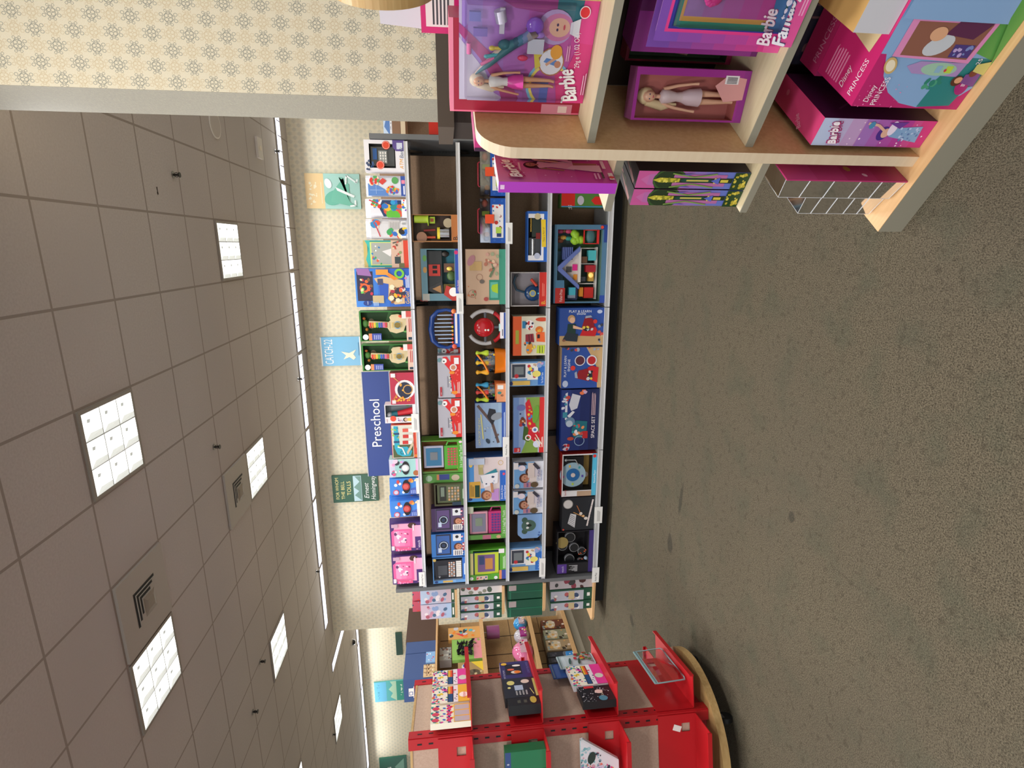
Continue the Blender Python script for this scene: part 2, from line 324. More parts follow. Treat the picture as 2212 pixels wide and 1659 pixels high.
# ceiling lamps: frame, louvre of nine cells given a glow, grey tray
def troffer(i, j, lab):
    t = empty('ceiling_light', (gx(j + .5), gy(i + .5), CEIL)); tag(t, lab, 'light', 'square ceiling lights')
    h = T / 2 - .012; f = MB()
    for a, b in (((-h, -h), (h, -h + .02)), ((-h, h - .02), (h, h)), ((-h, -h + .02), (-h + .02, h - .02)), ((h - .02, -h + .02), (h, h - .02))): f.box((a[0], a[1], -.014), (b[0], b[1], -.001), mat('9A9186', .5))
    f.build('frame', t)
    d = MB(); d.box((-h + .02, -h + .02, -.004), (h - .02, h - .02, -.0015), mat('6E6A62', .5)); d.build('lamp_tray', t)
    l = MB(); c = (h - .02) * 2 / 3; A_, B_, C_, D_ = emis('FFFFFF', 1.5), emis('F2F4EF', .95), emis('D6D9D3', .62), emis('C0C4BE', .42)
    for k in (-1, 0, 1):
        for q in (-1, 0, 1):      # reflector cells given a glow; facet light and shade set as emission tones
            x, y = k * c, q * c; e = c / 2 - .0035; z0, z1 = -.013, -.005
            P = lambda u, v, z: (x + u * e, y + v * e, z)
            l.poly([P(-1, -1, z0), P(-.55, -.2, z1), P(-.55, 1, z0), P(-1, 1, z0)], C_); l.poly([P(-1, -1, z0), P(1, -1, z0), P(.35, -.2, z1), P(-.55, -.2, z1)], B_)
            l.poly([P(-.55, -.2, z1), P(.35, -.2, z1), P(.6, 1, z0), P(-.55, 1, z0)], A_); l.poly([P(1, -1, z0), P(1, 1, z0), P(.6, 1, z0), P(.35, -.2, z1)], A_ if k else B_)
            l.poly([P(.3, -.55, z0 - .001), P(.55, -.5, z0 - .001), P(.5, -.15, z0 - .001), P(.25, -.25, z0 - .001)], D_)
    l.build('louvre', t)
for (i, j), lab in zip(TROFF, ['brightest square ceiling light, nearest and second row from the pillar', 'large square ceiling light beside the nearer air vent', 'small square ceiling light nearest the pillar', 'square ceiling light beside the farther air vent', 'square ceiling light above the left end of the preschool shelves',
     'square ceiling light cut by the left edge of the view', 'smallest farthest square ceiling light near the far wall'] + [None] * 7):
    if lab: troffer(i, j, lab)
# narrow lamps washing the wall
def strip(i0, i1, j0, j1, lab):
    t = empty('wall_wash_light', (gx(j0), gy(i0), CEIL)); tag(t, lab, 'light', 'narrow ceiling lights along the walls'); W, D = abs(gx(j1) - gx(j0)), gy(i1) - gy(i0)
    f = MB(); f.box((-W, 0, -.008), (0, D, -.001), mat('9A948C', .5)); f.build('frame', t)
    d = MB(); n = max(4, round(max(W, D) / .2)); ax = W > D; L = (W if ax else D) / n
    for k in range(n):
        a = k * L + .008; b = (k + 1) * L - .008
        if ax: d.box((-b, .02, -.013), (-a, D - .02, -.009), emis('E4E6FA', 1.0))
        else: d.box((-W + .02, a, -.013), (-.02, b, -.009), emis('E4E6FA', 1.0))
    d.build('diffuser', t)
    cx, cy = gx(j0) - W / 2, gy(i0) + D / 2
    if ax: area('wash_light', (cx, cy, CEIL - .03), W, D, 11, col=(.93, .97, 1), rot=(R(-22), 0, 0)) 
    else: area('wash_light', (cx, cy, CEIL - .03), W, D, 8, col=(.93, .97, 1))
names = ['nearest', 'second', 'third', 'fourth', 'fifth', 'sixth', 'last']
for k in range(7):
    strip(8.02, 8.38, -5 + 2 * k + .04, -3 + 2 * k - .04, '%s narrow light strip from the pillar, along the wall above the shelves' % names[k])
strip(8.4, 12, 10.42, 10.75, 'narrow light strip running back into the recess by the wall corner')
for k in range(4): strip(12.1, 12.45, 11 + 2 * k, 12.9 + 2 * k, '%s narrow light strip from the corner along the far recessed wall' % ['first', 'second', 'third', 'fourth'][k])
# air vents
for i, j, lab in ((0, 2, 'square air vent between the two nearest ceiling lights'), (3, 2, 'square air vent beside the small ceiling light farther back')):
    t = empty('ceiling_vent', (gx(j + .5), gy(i + .5), CEIL)); tag(t, lab, 'air vent', 'ceiling air vents'); h = T / 2 - .01
    f = MB(); f.box((-h, -h, -.02), (h, h, -.001), mat('B4ABA1', .5)); f.build('panel', t)
    for k, r in enumerate((.135, .102, .069)):      # L shaped slots open towards one corner, deflector vanes beside them
        g = MB(); w_ = .02; g.box((-r, -r, -.0215), (r, -r + w_, -.0203), BLACK); g.box((r - w_, -r + w_, -.0215), (r, r, -.0203), BLACK); g.build('air_slot', t)
        g = MB(); m_ = mat('B4ACA2', .5); g.box((-r, -r + w_, -.026), (r - w_, -r + w_ + .006, -.0203), m_); g.box((r - w_ - .006, -r + w_ + .006, -.026), (r - w_, r, -.0203), m_); g.build('vane', t)
    g = MB(); g.mesh([(-.12, -.03, -.0203), (.03, -.03, -.0203), (.03, .12, -.0203), (-.12, .12, -.0203), (-.08, -.0, -.03), (0, 0, -.03), (0, .08, -.03), (-.08, .08, -.03)], [(0, 1, 5, 4)[::-1], (1, 2, 6, 5)[::-1], (2, 3, 7, 6)[::-1], (3, 0, 4, 7)[::-1], (4, 5, 6, 7)[::-1]], mat('9A8F80', .6)); g.build('deflector', t)
def sprink(i, j, lab):
    z = CEIL; mb = MB(); mb.cyl((0, 0, -.004), (0, 0, -.001), .03, mat('8A8580', .4, .5)); mb.cyl((0, 0, -.05), (0, 0, -.004), .009, mat('2E2C2A', .4, .6), 8); mb.cyl((0, 0, -.055), (0, 0, -.05), .022, mat('2E2C2A', .4, .6), 10)
    for s_ in (-1, 1): mb.tube([(s_ * .012, 0, -.012), (s_ * .018, 0, -.03), (s_ * .004, 0, -.05)], .003, mat('2E2C2A', .4, .6), 5)
    tag(mb.build('fire_sprinkler', loc=(gx(j), gy(i), z)), lab, 'sprinkler', 'ceiling sprinklers')
for i, j, lab in ((2.83, -2.53, 'dark fire sprinkler nearest the pillar'), (2.88, 1.47, 'dark fire sprinkler between the bright light and the small light'), (7.85, -3.62, 'fire sprinkler beside the wall strip at its right end'), (7.85, 1.59, 'fire sprinkler beside the middle of the wall strip'), (7.77, 6.91, 'fire sprinkler beside the left end of the wall strip'), (3.5, 6.02, 'fire sprinkler next to the light above the shelf end'), (2.9, 6.57, 'fire sprinkler left of the light above the shelf end'), (7.8, 12.38, 'farthest fire sprinkler beside the smallest light')): sprink(i, j, lab)
mb = MB(); mb.cyl((0, 0, -.02), (0, 0, -.001), .075, mat('C9C2B8')); mb.ball((0, 0, -.03), (.06, .06, .05), mat('1C1C20', .1)); tag(mb.build('dome_camera', loc=(gx(12.1), gy(11.31), CEIL)), 'dark security dome on the ceiling of the far recess', 'camera')
mb = MB()
for r, m in ((.135, 'EFE8E0'),): mb.cyl((0, 0, -.008), (0, 0, -.001), r, mat(m), 28)
mb.cyl((0, 0, -.0105), (0, 0, -.0085), .12, mat('CFC5BC', .8), 28); tag(mb.build('ceiling_speaker', loc=(gx(-3.51), gy(4.54), CEIL)), 'round ceiling speaker grille by the pillar', 'speaker')
mb = MB(); mb.box((-.12, -.09, -.03), (.12, .09, -.001), mat('D8CEC4')); mb.cyl((0, 0, -.034), (0, 0, -.031), .03, mat('E8D8C0'), 12); tag(mb.build('ceiling_sensor', loc=(gx(-3.49), gy(6.66), CEIL)), 'small rectangular sensor box on the ceiling near the wall', 'sensor')
mb = MB(); mb.poly([(-.03, -.006, 0), (-.01, -.012, 0), (.0, -.004, 0), (.03, -.01, 0), (.035, .006, 0), (0, .006, 0), (-.02, .01, 0)][::-1], mat('3A2C26', .9)); tag(mb.build('ceiling_stain', loc=(gx(-2.27), gy(2.33), CEIL - .0015)), 'small dark stain on a ceiling tile', 'stain')
# canvases on the walls
def canvas(px, Y, lab, base, art, dp=.035):
    (xt, yr), (xb, yl) = px; a = onY(xt, (yr + yl) / 2, Y); b = onY(xb, (yr + yl) / 2, Y); l = onY((xt + xb) / 2, yl, Y); r = onY((xt + xb) / 2, yr, Y)
    W, H = r.x - l.x, a.z - b.z; mb = carton(W, H, dp, base, base, art=art, eps=.001)
    return tag(mb.build('wall_canvas', loc=((l.x + r.x) / 2, Y + dp / 2, b.z)), lab, 'picture', 'book cover canvases on the walls')
WY = 8.84 - .037
canvas(((660, 375), (778, 451)), WY, 'canvas with a pale orange band over a teal reclining figure', 'A9D3C5', [('r', 0, .66, 1, 1, 'EDCB93'), ('k', .12, .8, .85, .95, 26, .022, ['F4E6C4']), ('x', .15, .7, .85, .73, 1, 'F4E2BE'),
  ('e', .32, .47, .13, .2, '6DB79D', 20), ('p', [(.2, .55), (.5, .5), (.88, .3), (.9, .38), (.7, .2), (.2, .2), (.05, .05), (.1, .25)], '72BBA0'), ('e', .72, .58, .09, .06, 'EDF5F0', 20), ('p', [(.62, .45), (.52, .42), (.32, .13), (.38, .1)], 'F1F7F0'), ('l', [(.7, .26), (.95, .24), (.75, .06), (.85, .04)], .03, 'EAF2EC'), ('l', [(.25, .1), (.1, .1), (.08, .2)], .03, 'F1F7F0')])
canvas(((693, 728), (780, 790)), WY, 'blue canvas lettered CATCH-22 with a small cream figure', '7DB9D8', [('r', 0, .0, 1, .03, 'F1ECE0'), ('r', 0, .97, 1, 1, 'F1ECE0'), ('t', .06, .7, .3, 'CATCH-22', 'F4F1EA', 0, 0, .86), ('p', [(.12, .12), (.3, .3), (.22, .45), (.36, .38), (.5, .5), (.44, .3), (.56, .12), (.4, .2), (.28, .14), (.2, .2)], 'F1E7C8'), ('x', .35, .05, .9, .08, 1, '4F86A8')])
canvas(((718, 1026), (817, 1084)), WY, 'green canvas lettered FOR WHOM THE BELL TOLLS', '2F5B45', [('t', .12, .86, .105, 'FOR WHOM', 'E9DC8F', 0, 0, .8), ('t', .12, .74, .105, 'THE BELL', 'E9DC8F', 0, 0, .8), ('t', .26, .6, .12, 'TOLLS', 'E9DC8F', 0, 0, .6), ('r', .03, .36, .97, .54, 'B9D3D8'), ('p', [(.05, .37), (.25, .52), (.4, .42), (.55, .53), (.75, .4), (.95, .5), (.95, .37)], '6F9488'),
  ('t', .1, .21, .15, 'Ernest', 'F1F1EC', 0, .3, .6), ('t', .04, .06, .15, 'Hemingway', 'F1F1EC', 0, .3, .93)])
FY = 11.16 - .037
canvas(((809, 1472), (877, 1514)), FY, 'teal canvas with a pale cloud bank on the far wall', '5FB4B0', [('r', 0, .62, 1, 1, '6CB7D4'), ('p', [(0, .3), (.2, .5), (.4, .42), (.6, .55), (.8, .42), (1, .5), (1, .25), (0, .2)], 'B9D9B8'), ('r', 0, 0, 1, .3, '3C9C86'), ('k', .12, .84, .9, .92, 16, .02, ['4F9AA8']), ('k', .25, .08, .8, .16, 12, .025, ['DDF0DC'])])
canvas(((820, 1636), (879, 1678)), FY, 'dark green canvas at the left edge of the view on the far wall', '2F6A55', [('k', .1, .6, .5, .75, 6, .04, ['E9E9E0']), ('p', [(.1, .1), (.5, .45), (.9, .1)], '7FB096')])
canvas(((855, 1367), (869, 1415)), FY, 'dark green canvas mostly hidden above the navy header board', '2E4D3C', [('r', .08, .1, .92, .9, '29463A')])
# ================================================================== preschool gondola
LY = 4.23; XR, XL = .728, -2.925
XB = [XR, -.4755, -1.7005, XL]
SH = [('S1', 1.660, 1.688), ('S2', 1.287, 1.316), ('S3', .923, .953), ('S4', .598, .629), ('B', .112, .15)]
DECK = {n: b - .006 for n, a, b in SH}
BK = 4.72
g = empty('gondola_shelving', (0, 0, 0)); tag(g, 'long grey metal shelving with silver price rails and tan back panels under the preschool sign', 'shelving')
for k in range(3):
    x1, x0 = XB[k], XB[k + 1]
    bx('back_panel', (x0 + .001, BK, .12), (x1 - .001, BK + .02, 1.92), BROWN, g)
for k, x in enumerate([XR - .0, XB[1], XB[2], XL]):
    u = MB(); u.box((x - .025, BK - .03, 0.0), (x + .025, BK - .002, 1.93), DGREY)
    for q in range(70): u.box((x - .006, BK - .0315, .2 + q * .0245), (x + .006, BK - .0301, .214 + q * .0245), BLACK)
    u.build('upright', g)
for x, sgn in ((XR + .012, 1), (XL - .012, -1)):
    u = MB(); u.box((min(x, x + sgn * .035), LY + .012, .118), (max(x, x + sgn * .035), BK + .02, 1.928), GREY); u.build('end_panel', g)
for n, a, b in SH:
    for k in range(3):
        x1, x0 = XB[k] - .003, XB[k + 1] + .003
        s = MB(); yb = BK - .032
        s.box((x0, LY + .006, b - .02), (x1, yb, b - .006), mat('A9ABAD', .4, .6) if n != 'B' else mat('A6A8AA', .45, .5))
        if n != 'B':
            for q in (x0 + .004, x1 - .008): s.poly([(q, LY + .3, b - .02), (q, yb, b - .02), (q, yb, b - .12), (q, yb - .06, b - .12)], DGREY)
        sh = s.build('shelf', g)
        r = MB(); r.box((x0, LY - .004, a), (x1, LY + .005, b), LIP); r.box((x0, LY - .007, a), (x1, LY - .004, a + .005), STEEL); r.box((x0, LY - .007, b - .004), (x1, LY - .004, b), STEEL)
        r.build('price_rail', sh)
k = MB(); k.box((XL - .38, 4.37, 0), (XR + .04, BK + .3, .111), BLACK); k.build('kick_base', g)
# header sign
sg = empty('preschool_sign', (0, 0, 0)); tag(sg, 'long navy sign lettered Preschool above the top shelf', 'sign')
a = onY(787, 915, 4.62); l = onY(815, 1028, 4.62); r = onY(815, 803, 4.62)
mb = carton(r.x - l.x, .24, .02, '2A3F7E', 'A9ABB0', art=[('r', 0, 0, 1, .03, 'A9ABB0'), ('r', 0, .97, 1, 1, 'A9ABB0'), ('t', .285, .42, .5, 'Preschool', 'F1F2F4', 0, 0, -.46)], eps=.001)
mb.build('sign_board', sg, loc=((l.x + r.x) / 2, 4.63, a.z - .24))
for q in (.12, .88):
    mb = MB(); mb.box((l.x + (r.x - l.x) * q - .012, 4.645, 1.683), (l.x + (r.x - l.x) * q + .012, 4.66, a.z - .05), mat('C9CACC', .4, .5)); mb.build('sign_bracket', sg)
# white label cards clipped on the rails
for (x0, x1, y0, y1, Z, lab, tx) in ((1092, 1107, 481, 527, None, 'white price card on the third shelf rail below the clear toolbox', ''), (986, 1001, 634, 678, None, 'white price card on the second shelf rail below the black barn', ''), (1086, 1100, 944, 987, None, 'white price card lettered Musical Play on the third rail', 'Musical Play'), (889, 905, 894, 934, None, 'white price card hanging on the top shelf rail', ''),
     (1165, 1178, 1206, 1246, None, 'white price card on the fourth shelf rail near the left end', ''), (1284, 1301, 1095, 1130, None, 'white card on the base rail below the drum box', ''), (1279, 1294, 1226, 1258, None, 'white card lettered Role Play on the base rail at the left end', 'Role Play'), (905, 918, 1236, 1266, None, 'white card lettered Learning Toys at the left end of the top rail', 'Learning Toys')):
    Y = LY - .012; t = onY(x0, (y0 + y1) / 2, Y); b = onY(x1, (y0 + y1) / 2, Y); L_ = onY((x0 + x1) / 2, y1, Y); R_ = onY((x0 + x1) / 2, y0, Y)
    art = [('x', .12, .3, .8, .7, 3, 'A9A9A9')] if not tx else [('t', .1, .35, .35, tx, '333333', 0, 0, .8)]
    tag(carton(R_.x - L_.x, t.z - b.z, .002, 'EFEFEC', art=art).build('label_card', loc=((L_.x + R_.x) / 2, Y, b.z)), lab, 'label', 'white cards on the shelf rails')
# ================================================================== wooden doll fixture (rotated)
PH = R(51.5); FS = Vector((math.sin(PH), -math.cos(PH), 0)); FD = Vector((math.cos(PH), math.sin(PH), 0)); FK = Vector((.045, 1.588, 0))
FM = Matrix(((FS.x, FD.x, 0, FK.x), (FS.y, FD.y, 0, FK.y), (0, 0, 1, 0), (0, 0, 0, 1)))      # local (s, d, z) to room
FRZ = math.atan2(FS.y, FS.x)
fx = empty('toy_display_fixture', FK, FRZ); tag(fx, 'light maple display fixture with rounded divider panel holding the pink doll boxes', 'shelving')
mb = MB(); mb.prism([(0, 0), (1.35, 0), (1.35, .46), (0, .46)], .078, .08, MAPLE); mb.box((0, 0, .0), (1.35, .46, .078), GEDGE); mb.build('base_deck', fx)
pts = [(.04, .0802), (.04, 1.225)] + [(.04 + .1 * (1 - math.cos(q)), 1.225 + .1 * math.sin(q)) for q in [math.pi / 2 * k / 10 for k in range(1, 11)]] + [(.41, 1.325), (.41, .0802)]
mb = MB(); PM = Matrix(((0, 0, 1, 0), (1, 0, 0, 0), (0, 1, 0, 0), (0, 0, 0, 1)))
mb.prism(pts, .194, .224, MAPLE, PM, side=CREAM); mb.build('divider_panel', fx)
mb = MB(); mb.box((.02, .411, .0802), (.193, .43, 1.0), DKBR); mb.box((.225, .411, .0802), (1.35, .43, 1.32), DKBR); mb.build('back_panel', fx)
def board(s0, s1, z0, z1, d0=.07, nm='shelf'):
    mb = MB(); mb.box((s0, d0 + .003, z0), (s1, .409, z1), BEIGE); mb.box((s0, d0, z0), (s1, d0 + .003, z1), GEDGE); mb.build(nm, fx)
board(.2245, 1.35, 1.014, 1.034); board(.2245, 1.35, .569, .59); board(.015, .1935, .921, .942); board(.015, .1935, .494, .515)
# dark bookcase behind
b = empty('dark_bookcase', (0, 0, 0)); tag(b, 'dark brown bookcase between the wallpapered pillar and the doll display', 'bookcase')
bx('carcass', (.43, 2.12, 0), (1.6, 2.43, 1.37), DKBR, b); bx('top_board', (.41, 2.1, 1.3705), (1.62, 2.44, 1.428), mat('55493C', .5), b)
# round sign
d = empty('round_sign', FM @ Vector((.52, .2, 1.035)), FRZ); tag(d, 'round navy sign in a thick wooden ring above the doll boxes', 'sign')
RM = Matrix(((0, 0, 1, 0), (1, 0, 0, 0), (0, 1, 0, 0), (0, 0, 0, 1)))
mb = MB(); n = 48; r0, r1 = .098, .118; zc = .505
def cir(r): return [(r * math.cos(2 * math.pi * k / n), zc + r * math.sin(2 * math.pi * k / n)) for k in range(n)]
A, B = cir(r0), cir(r1)
for k in range(n):
    q = (k + 1) % n
    for (P0, P1, x0, x1) in ((B, B, -.019, .019),): mb.mesh([(x0, *P0[k]), (x0, *P0[q]), (x1, *P0[q]), (x1, *P0[k])], [(0, 1, 2, 3)[::-1]], TANM, True)
    mb.mesh([(.019, *A[k]), (.019, *A[q]), (.008, *A[q]), (.008, *A[k])], [(0, 1, 2, 3)], TANM, True)
    mb.mesh([(.019, *A[k]), (.019, *A[q]), (.019, *B[q]), (.019, *B[k])], [(0, 1, 2, 3)[::-1]], TANM); mb.mesh([(-.019, *A[k]), (-.019, *A[q]), (-.019, *B[q]), (-.019, *B[k])], [(0, 1, 2, 3)], TANM)
mb.build('ring', d); mb = MB(); mb.prism(A, -.018, .008, mat('323E5E', .6), RM); mb.build('sign_face', d)
mb = MB(); mb.box((-.01, -.02, 0), (.01, .02, zc - r1 + .002), TANM); mb.build('post', d)
# ================================================================== red spinner rack
TH = math.atan2(.24838957, .96154291); RC = (-1.98, 2.93)
RMX = Matrix(((math.cos(TH), -math.sin(TH), 0, 0), (math.sin(TH), math.cos(TH), 0, 0), (0, 0, 1, 0), (0, 0, 0, 1)))    # (r, f, z) to room
rk = empty('spinner_rack', RMX @ Vector((RC[0], RC[1], 0)), TH); tag(rk, 'red spinner rack with board panels and angled trays on a round wooden base', 'display rack')
H_ = .265
def ring(r, z0, z1, m, nm, par, n=56, side=None):
    mb = MB(); mb.prism([(r * math.cos(2 * math.pi * k / n), r * math.sin(2 * math.pi * k / n)) for k in range(n)], z0, z1, m, smooth=True, side=side); return mb.build(nm, par)
ring(.415, .085, .125, TANM, 'round_base', rk)
for k in range(5):
    a = R(20 + 72 * k); c = MB(); x, y = .34 * math.cos(a), .34 * math.sin(a); c.cyl((x - .012, y, .033), (x + .012, y, .033), .033, BLACK, 16); c.box((x - .014, y - .015, .045), (x + .014, y + .015, .084), mat('8A8A8A', .3, .8)); c.build('caster', rk)
m = MB(); m.box((-H_ + .02, -H_ + .02, .126), (H_ - .02, H_ - .02, 1.6), mat('8E0E16', .5)); m.build('core', rk)
for q in range(4):
    Q = Matrix.Rotation(q * math.pi / 2, 4, 'Z')
    p = MB(); p.box((-H_ + .055, -H_ + .001, .21), (H_ - .055, -H_ + .019, 1.645), MDF, Q); p.box((-H_ + .055, -H_ - .001, 1.64), (H_ - .055, -H_ + .019, 1.652), TANM, Q); p.build('board_panel', rk)
    for sx in (-1, 1):
        u = MB(); x0, x1 = sorted((sx * (H_ - .055), sx * H_)); u.box((x0 + (.0 if sx > 0 else .001), -H_ - .003, .126), (x1 - (.001 if sx > 0 else 0), -H_ + .016, 1.66), RED, Q)
        for k in range(26):
            z = .22 + k * .055
            u.box(((x0 + x1) / 2 - .004, -H_ - .0038, z), ((x0 + x1) / 2 + .004, -H_ - .0031, z + .022), BLACK, Q)
        u.build('slotted_upright', rk)
def tray(q, zt, zb, nm='tray', full=False):
    Q = Matrix.Rotation(q * math.pi / 2, 4, 'Z'); y = -H_ - .0045
    t = MB(); hw = H_ - .0
    w0, w1, s0, s1 = -hw + .01, hw - .01, hw - .1, hw - .055        # plate with a square hole near one corner
    zs = [zb, zb + .03, zb + .075, zt]; xs = [w0, s0, s1, w1]
    for a in range(3):
        for c in range(3):
            if a == 1 and c == 1: continue
            t.box((xs[a], y - .004, zs[c]), (xs[a + 1], y, zs[c + 1]), RED, Q)
    t.box((w0, y - .165, zb - .004), (w1, y - .0042, zb), RED, Q)
    tr = t.build('tray', rk)
    l = MB(); l.box((w0, y - .172, zb - .006), (w1, y - .1652, zb + .016), RED, Q); l.build('tray_lip', tr)
    return tr
for zt, zb in ((.40, .20), (.765, .606), (1.157, .996), (1.517, 1.352)): tray(0, zt, zb); tray(1, zt, zb); tray(2, zt, zb); tray(3, zt, zb)
# ================================================================== end cap shelves at the left end of the gondola
ec = empty('end_shelving', (0, 0, 0)); tag(ec, 'small end shelving with maple shelves on the left end of the grey gondola', 'shelving')
EX = XL - .05
bx('back_panel', (EX - .012, 4.27, .115), (EX, 4.74, 1.86), mat('8E9092', .5, .2), ec)
ES = [.135, .605, .985, 1.415]
for z in ES:
    mb = MB(); mb.prism([(EX - .0125, 4.25), (EX - .28 - (.14 if z < .2 else 0), 4.25), (EX - .33 - (.14 if z < .2 else 0), 4.28), (EX - .33 - (.14 if z < .2 else 0), 4.76), (EX - .0125, 4.76)], z - .022, z, m_wood('endwood', 'CDA06C', 'DDB585')); mb.build('shelf', ec)
bx('header_strip', (EX - .1, 4.5, 1.862), (EX - .001, 4.52, 1.93), mat('23478F', .5), ec)
# ================================================================== long slat wall fixture behind the gondola
SX = -4.3
sf = empty('slatwall_fixture', (SX, 4.9, 0)); tag(sf, 'tan slat wall shelving unit between the grey gondola and the red spinner', 'shelving')
mb = MB(); mb.box((-.34, -.24, 0), (-.3, .95, 1.62), SLAT)
for q in (-.05, .15, .35, .65): mb.box((-.3, q, .13), (-.2985, q + .012, 1.6), mat('4A3826', .8))
for q in (.38, .75, 1.35): mb.box((-.3, -.24, q), (-.2987, .95, q + .008), mat('5E472F', .8))
mb.build('slat_panel', sf)
for z, d in ((.13, 0), (.55, 0), (1.118, -.06)):
    s = MB(); s.box((-.2975, -.24, z - .02), (d - .012, .95, z), SLAT); s.box((d - .0119, -.24, z - .03), (d, .95, z + .015), MAPLE); s.build('shelf', sf)
mb = MB(); mb.box((-.2975, -.24, 0), (-.03, .95, .099), mat('A29A88', .6)); mb.build('base', sf)
mb = MB(); mb.box((-.34, -.24, 1.6205), (0, .95, 1.64), MAPLE); mb.build('top_board', sf)
for y0, y1, c, nm in ((-.2, .16, '3C5486', 'long'), (.168, .345, '3C5486', 'short'), (.347, .94, '4E3529', 'brown')):
    a = MB(); z1 = 1.975 if c[0] == '4' else 1.965
    a.box((-.3, y0, 1.6415), (-.02, y1, z1), mat(c, .6)); t = a.build('header_box' if c[0] != '4' else 'storage_crate', loc=(SX, 4.9, 0))
    tag(t, {'long': 'navy header box on the slat wall unit, nearest the red spinner', 'short': 'navy header box on the slat wall unit, between its neighbour and the brown one', 'brown': 'dark brown box on top of the slat wall unit behind the gondola end'}[nm], 'box')
# ================================================================== shelving glimpsed between gondola and pillar
rf = empty('wall_bookcase', (0, 0, 0)); tag(rf, 'grey bookcase with wooden shelf edges glimpsed between gondola and pillar', 'bookcase')
bx('back_panel', (.9, 5.62, 0), (2.3, 5.66, 1.8), BROWN, rf)
bx('side_panel', (.9, 5.2, 0), (.93, 5.615, 1.6), GREY, rf)
for z in (.4, .8, 1.24, 1.77):
    s = MB(); s.box((.935, 5.22, z - .04), (2.3, 5.615, z), mat('D9C6A8', .5)); s.build('shelf', rf)
def glimpse(x0, x1, y0, y1, Y, c, lab, nm='toy_box', art=(), zf=None):
    a = onY(x0, (y0 + y1) / 2, Y); b = onY(x1, (y0 + y1) / 2, Y); l = onY((x0 + x1) / 2, y1, Y); r = onY((x0 + x1) / 2, y0, Y)
    z = max([q for q in (.4, .8, 1.24, 1.77) if q <= b.z + .06]); z = zf or z; return tag(carton(r.x - l.x, a.z - z - .001, .15, c, art=art).build(nm, loc=((l.x + r.x) / 2, Y + .075, z + .001)), lab, 'box')
glimpse(828, 889, 252, 289, 5.22, zf=1.7705, c='5E86C4', lab='blue and white box at the top of the bookcase beside the pillar', art=[('p', [(0, .7), (.4, .95), (1, .8), (1, 1), (0, 1)], 'C9DDF4'), ('r', 0, 0, 1, .5, '8A6A54'), ('r', 0, .5, 1, .62, 'E8E8EC'), ('k', .1, .52, .9, .6, 4, .03, ['444A66'])])
glimpse(926, 1008, 250, 291, 5.24, 'C9281C', 'plain red box lying on the bookcase shelf beside the pillar')
# ================================================================== toys on the gondola
SK, SKD, BR, BL = 'E3B594', '8A5A3E', '4A2E20', 'C9A35E'
def G(yR, yL, xT, sh, name, label, face, art=(), d=.09, back=.03, group=None, cat='toy box', inside=None, iname='toy', gap=.002, xB=None, **kw):
    Y = LY + back; z0 = DECK[sh] + .0008; xb = xB or {'S1': 878, 'S2': 988, 'S3': 1090, 'S4': 1182, 'B': 1309}[sh]; xm = (xT + xb) / 2; ym = (yR + yL) / 2
    l = onY(xm, yL, Y).x; r = onY(xm, yR, Y).x; zt = onY(xT, ym, Y).z; w, h = r - l - gap, zt - z0
    if sh != 'S1': h = min(h, {'S2': 1.655, 'S3': 1.283, 'B': .595, 'S4': .92}[sh] - z0)
    if l < XL + .004: w -= XL + .004 - l; l = XL + .004
    mb = carton(w, h, d, face, art=art, **kw); o = mb.build(name, loc=((l + r) / 2, Y + d / 2, z0)); tag(o, label, cat, group)
    if inside:
        pb = MB(); inside(pb, w, h, d); pb.build(iname, o)
    return o
# ---- top shelf
def atm(m, w, h, d):
    m.box((-.3 * w, -.25 * d, .27 * h), (.3 * w, d * .2, .85 * h), mat('55585A', .4, .4)); m.box((-.22 * w, -.3 * d, .45 * h), (.18 * w, -.251 * d, .66 * h), mat('9AA0A2', .3, .3))
    for i in range(4):
        for j in range(3): m.box((-.19 * w + i * .09 * w, -.33 * d, .47 * h + j * .06 * h), (-.13 * w + i * .09 * w, -.301 * d, .505 * h + j * .06 * h), WHITE)
    m.box((-.1 * w, -.3 * d, .7 * h), (.25 * w, -.251 * d, .8 * h), mat('2F62A8'))
G(302, 372, 787, 'S1', 'toy_box', 'white boxed toy cash machine at the right end of the top shelf', 'E3E0E4', [('r', 0, .0, .03, 1, 'D6D3DC'), ('e', .22, .62, .1, .1, 'D9482E'), ('o', .22, .62, .08, .086, 'F4D8D0'), ('e', .84, .46, .1, .1, 'D9482E'), ('o', .84, .46, .08, .086, 'F4D8D0'), ('p', [(.66, 0), (1, 0), (1, .3), (.78, .3), (.66, .22)], '5B4A8C'), ('r', .72, .06, .92, .2, 'C8CCDC'),
  ('t', .1, .05, .13, 'ATM', 'E0A024', 0, .2, .32), ('t', .45, .05, .12, 'Bank', 'F2F2F2', 0, .2, .33), ('t', .43, .045, .13, 'Bank', '4A5570', 0, .2, .36), ('k', .05, .86, .35, .95, 9, .035, ['3B4A6B']), ('t', .12, .78, .1, 'Toys', '3F76C4', 0, .3, .2)], win=(.13, .24, .88, .88), wback='4A4A48', inside=atm)
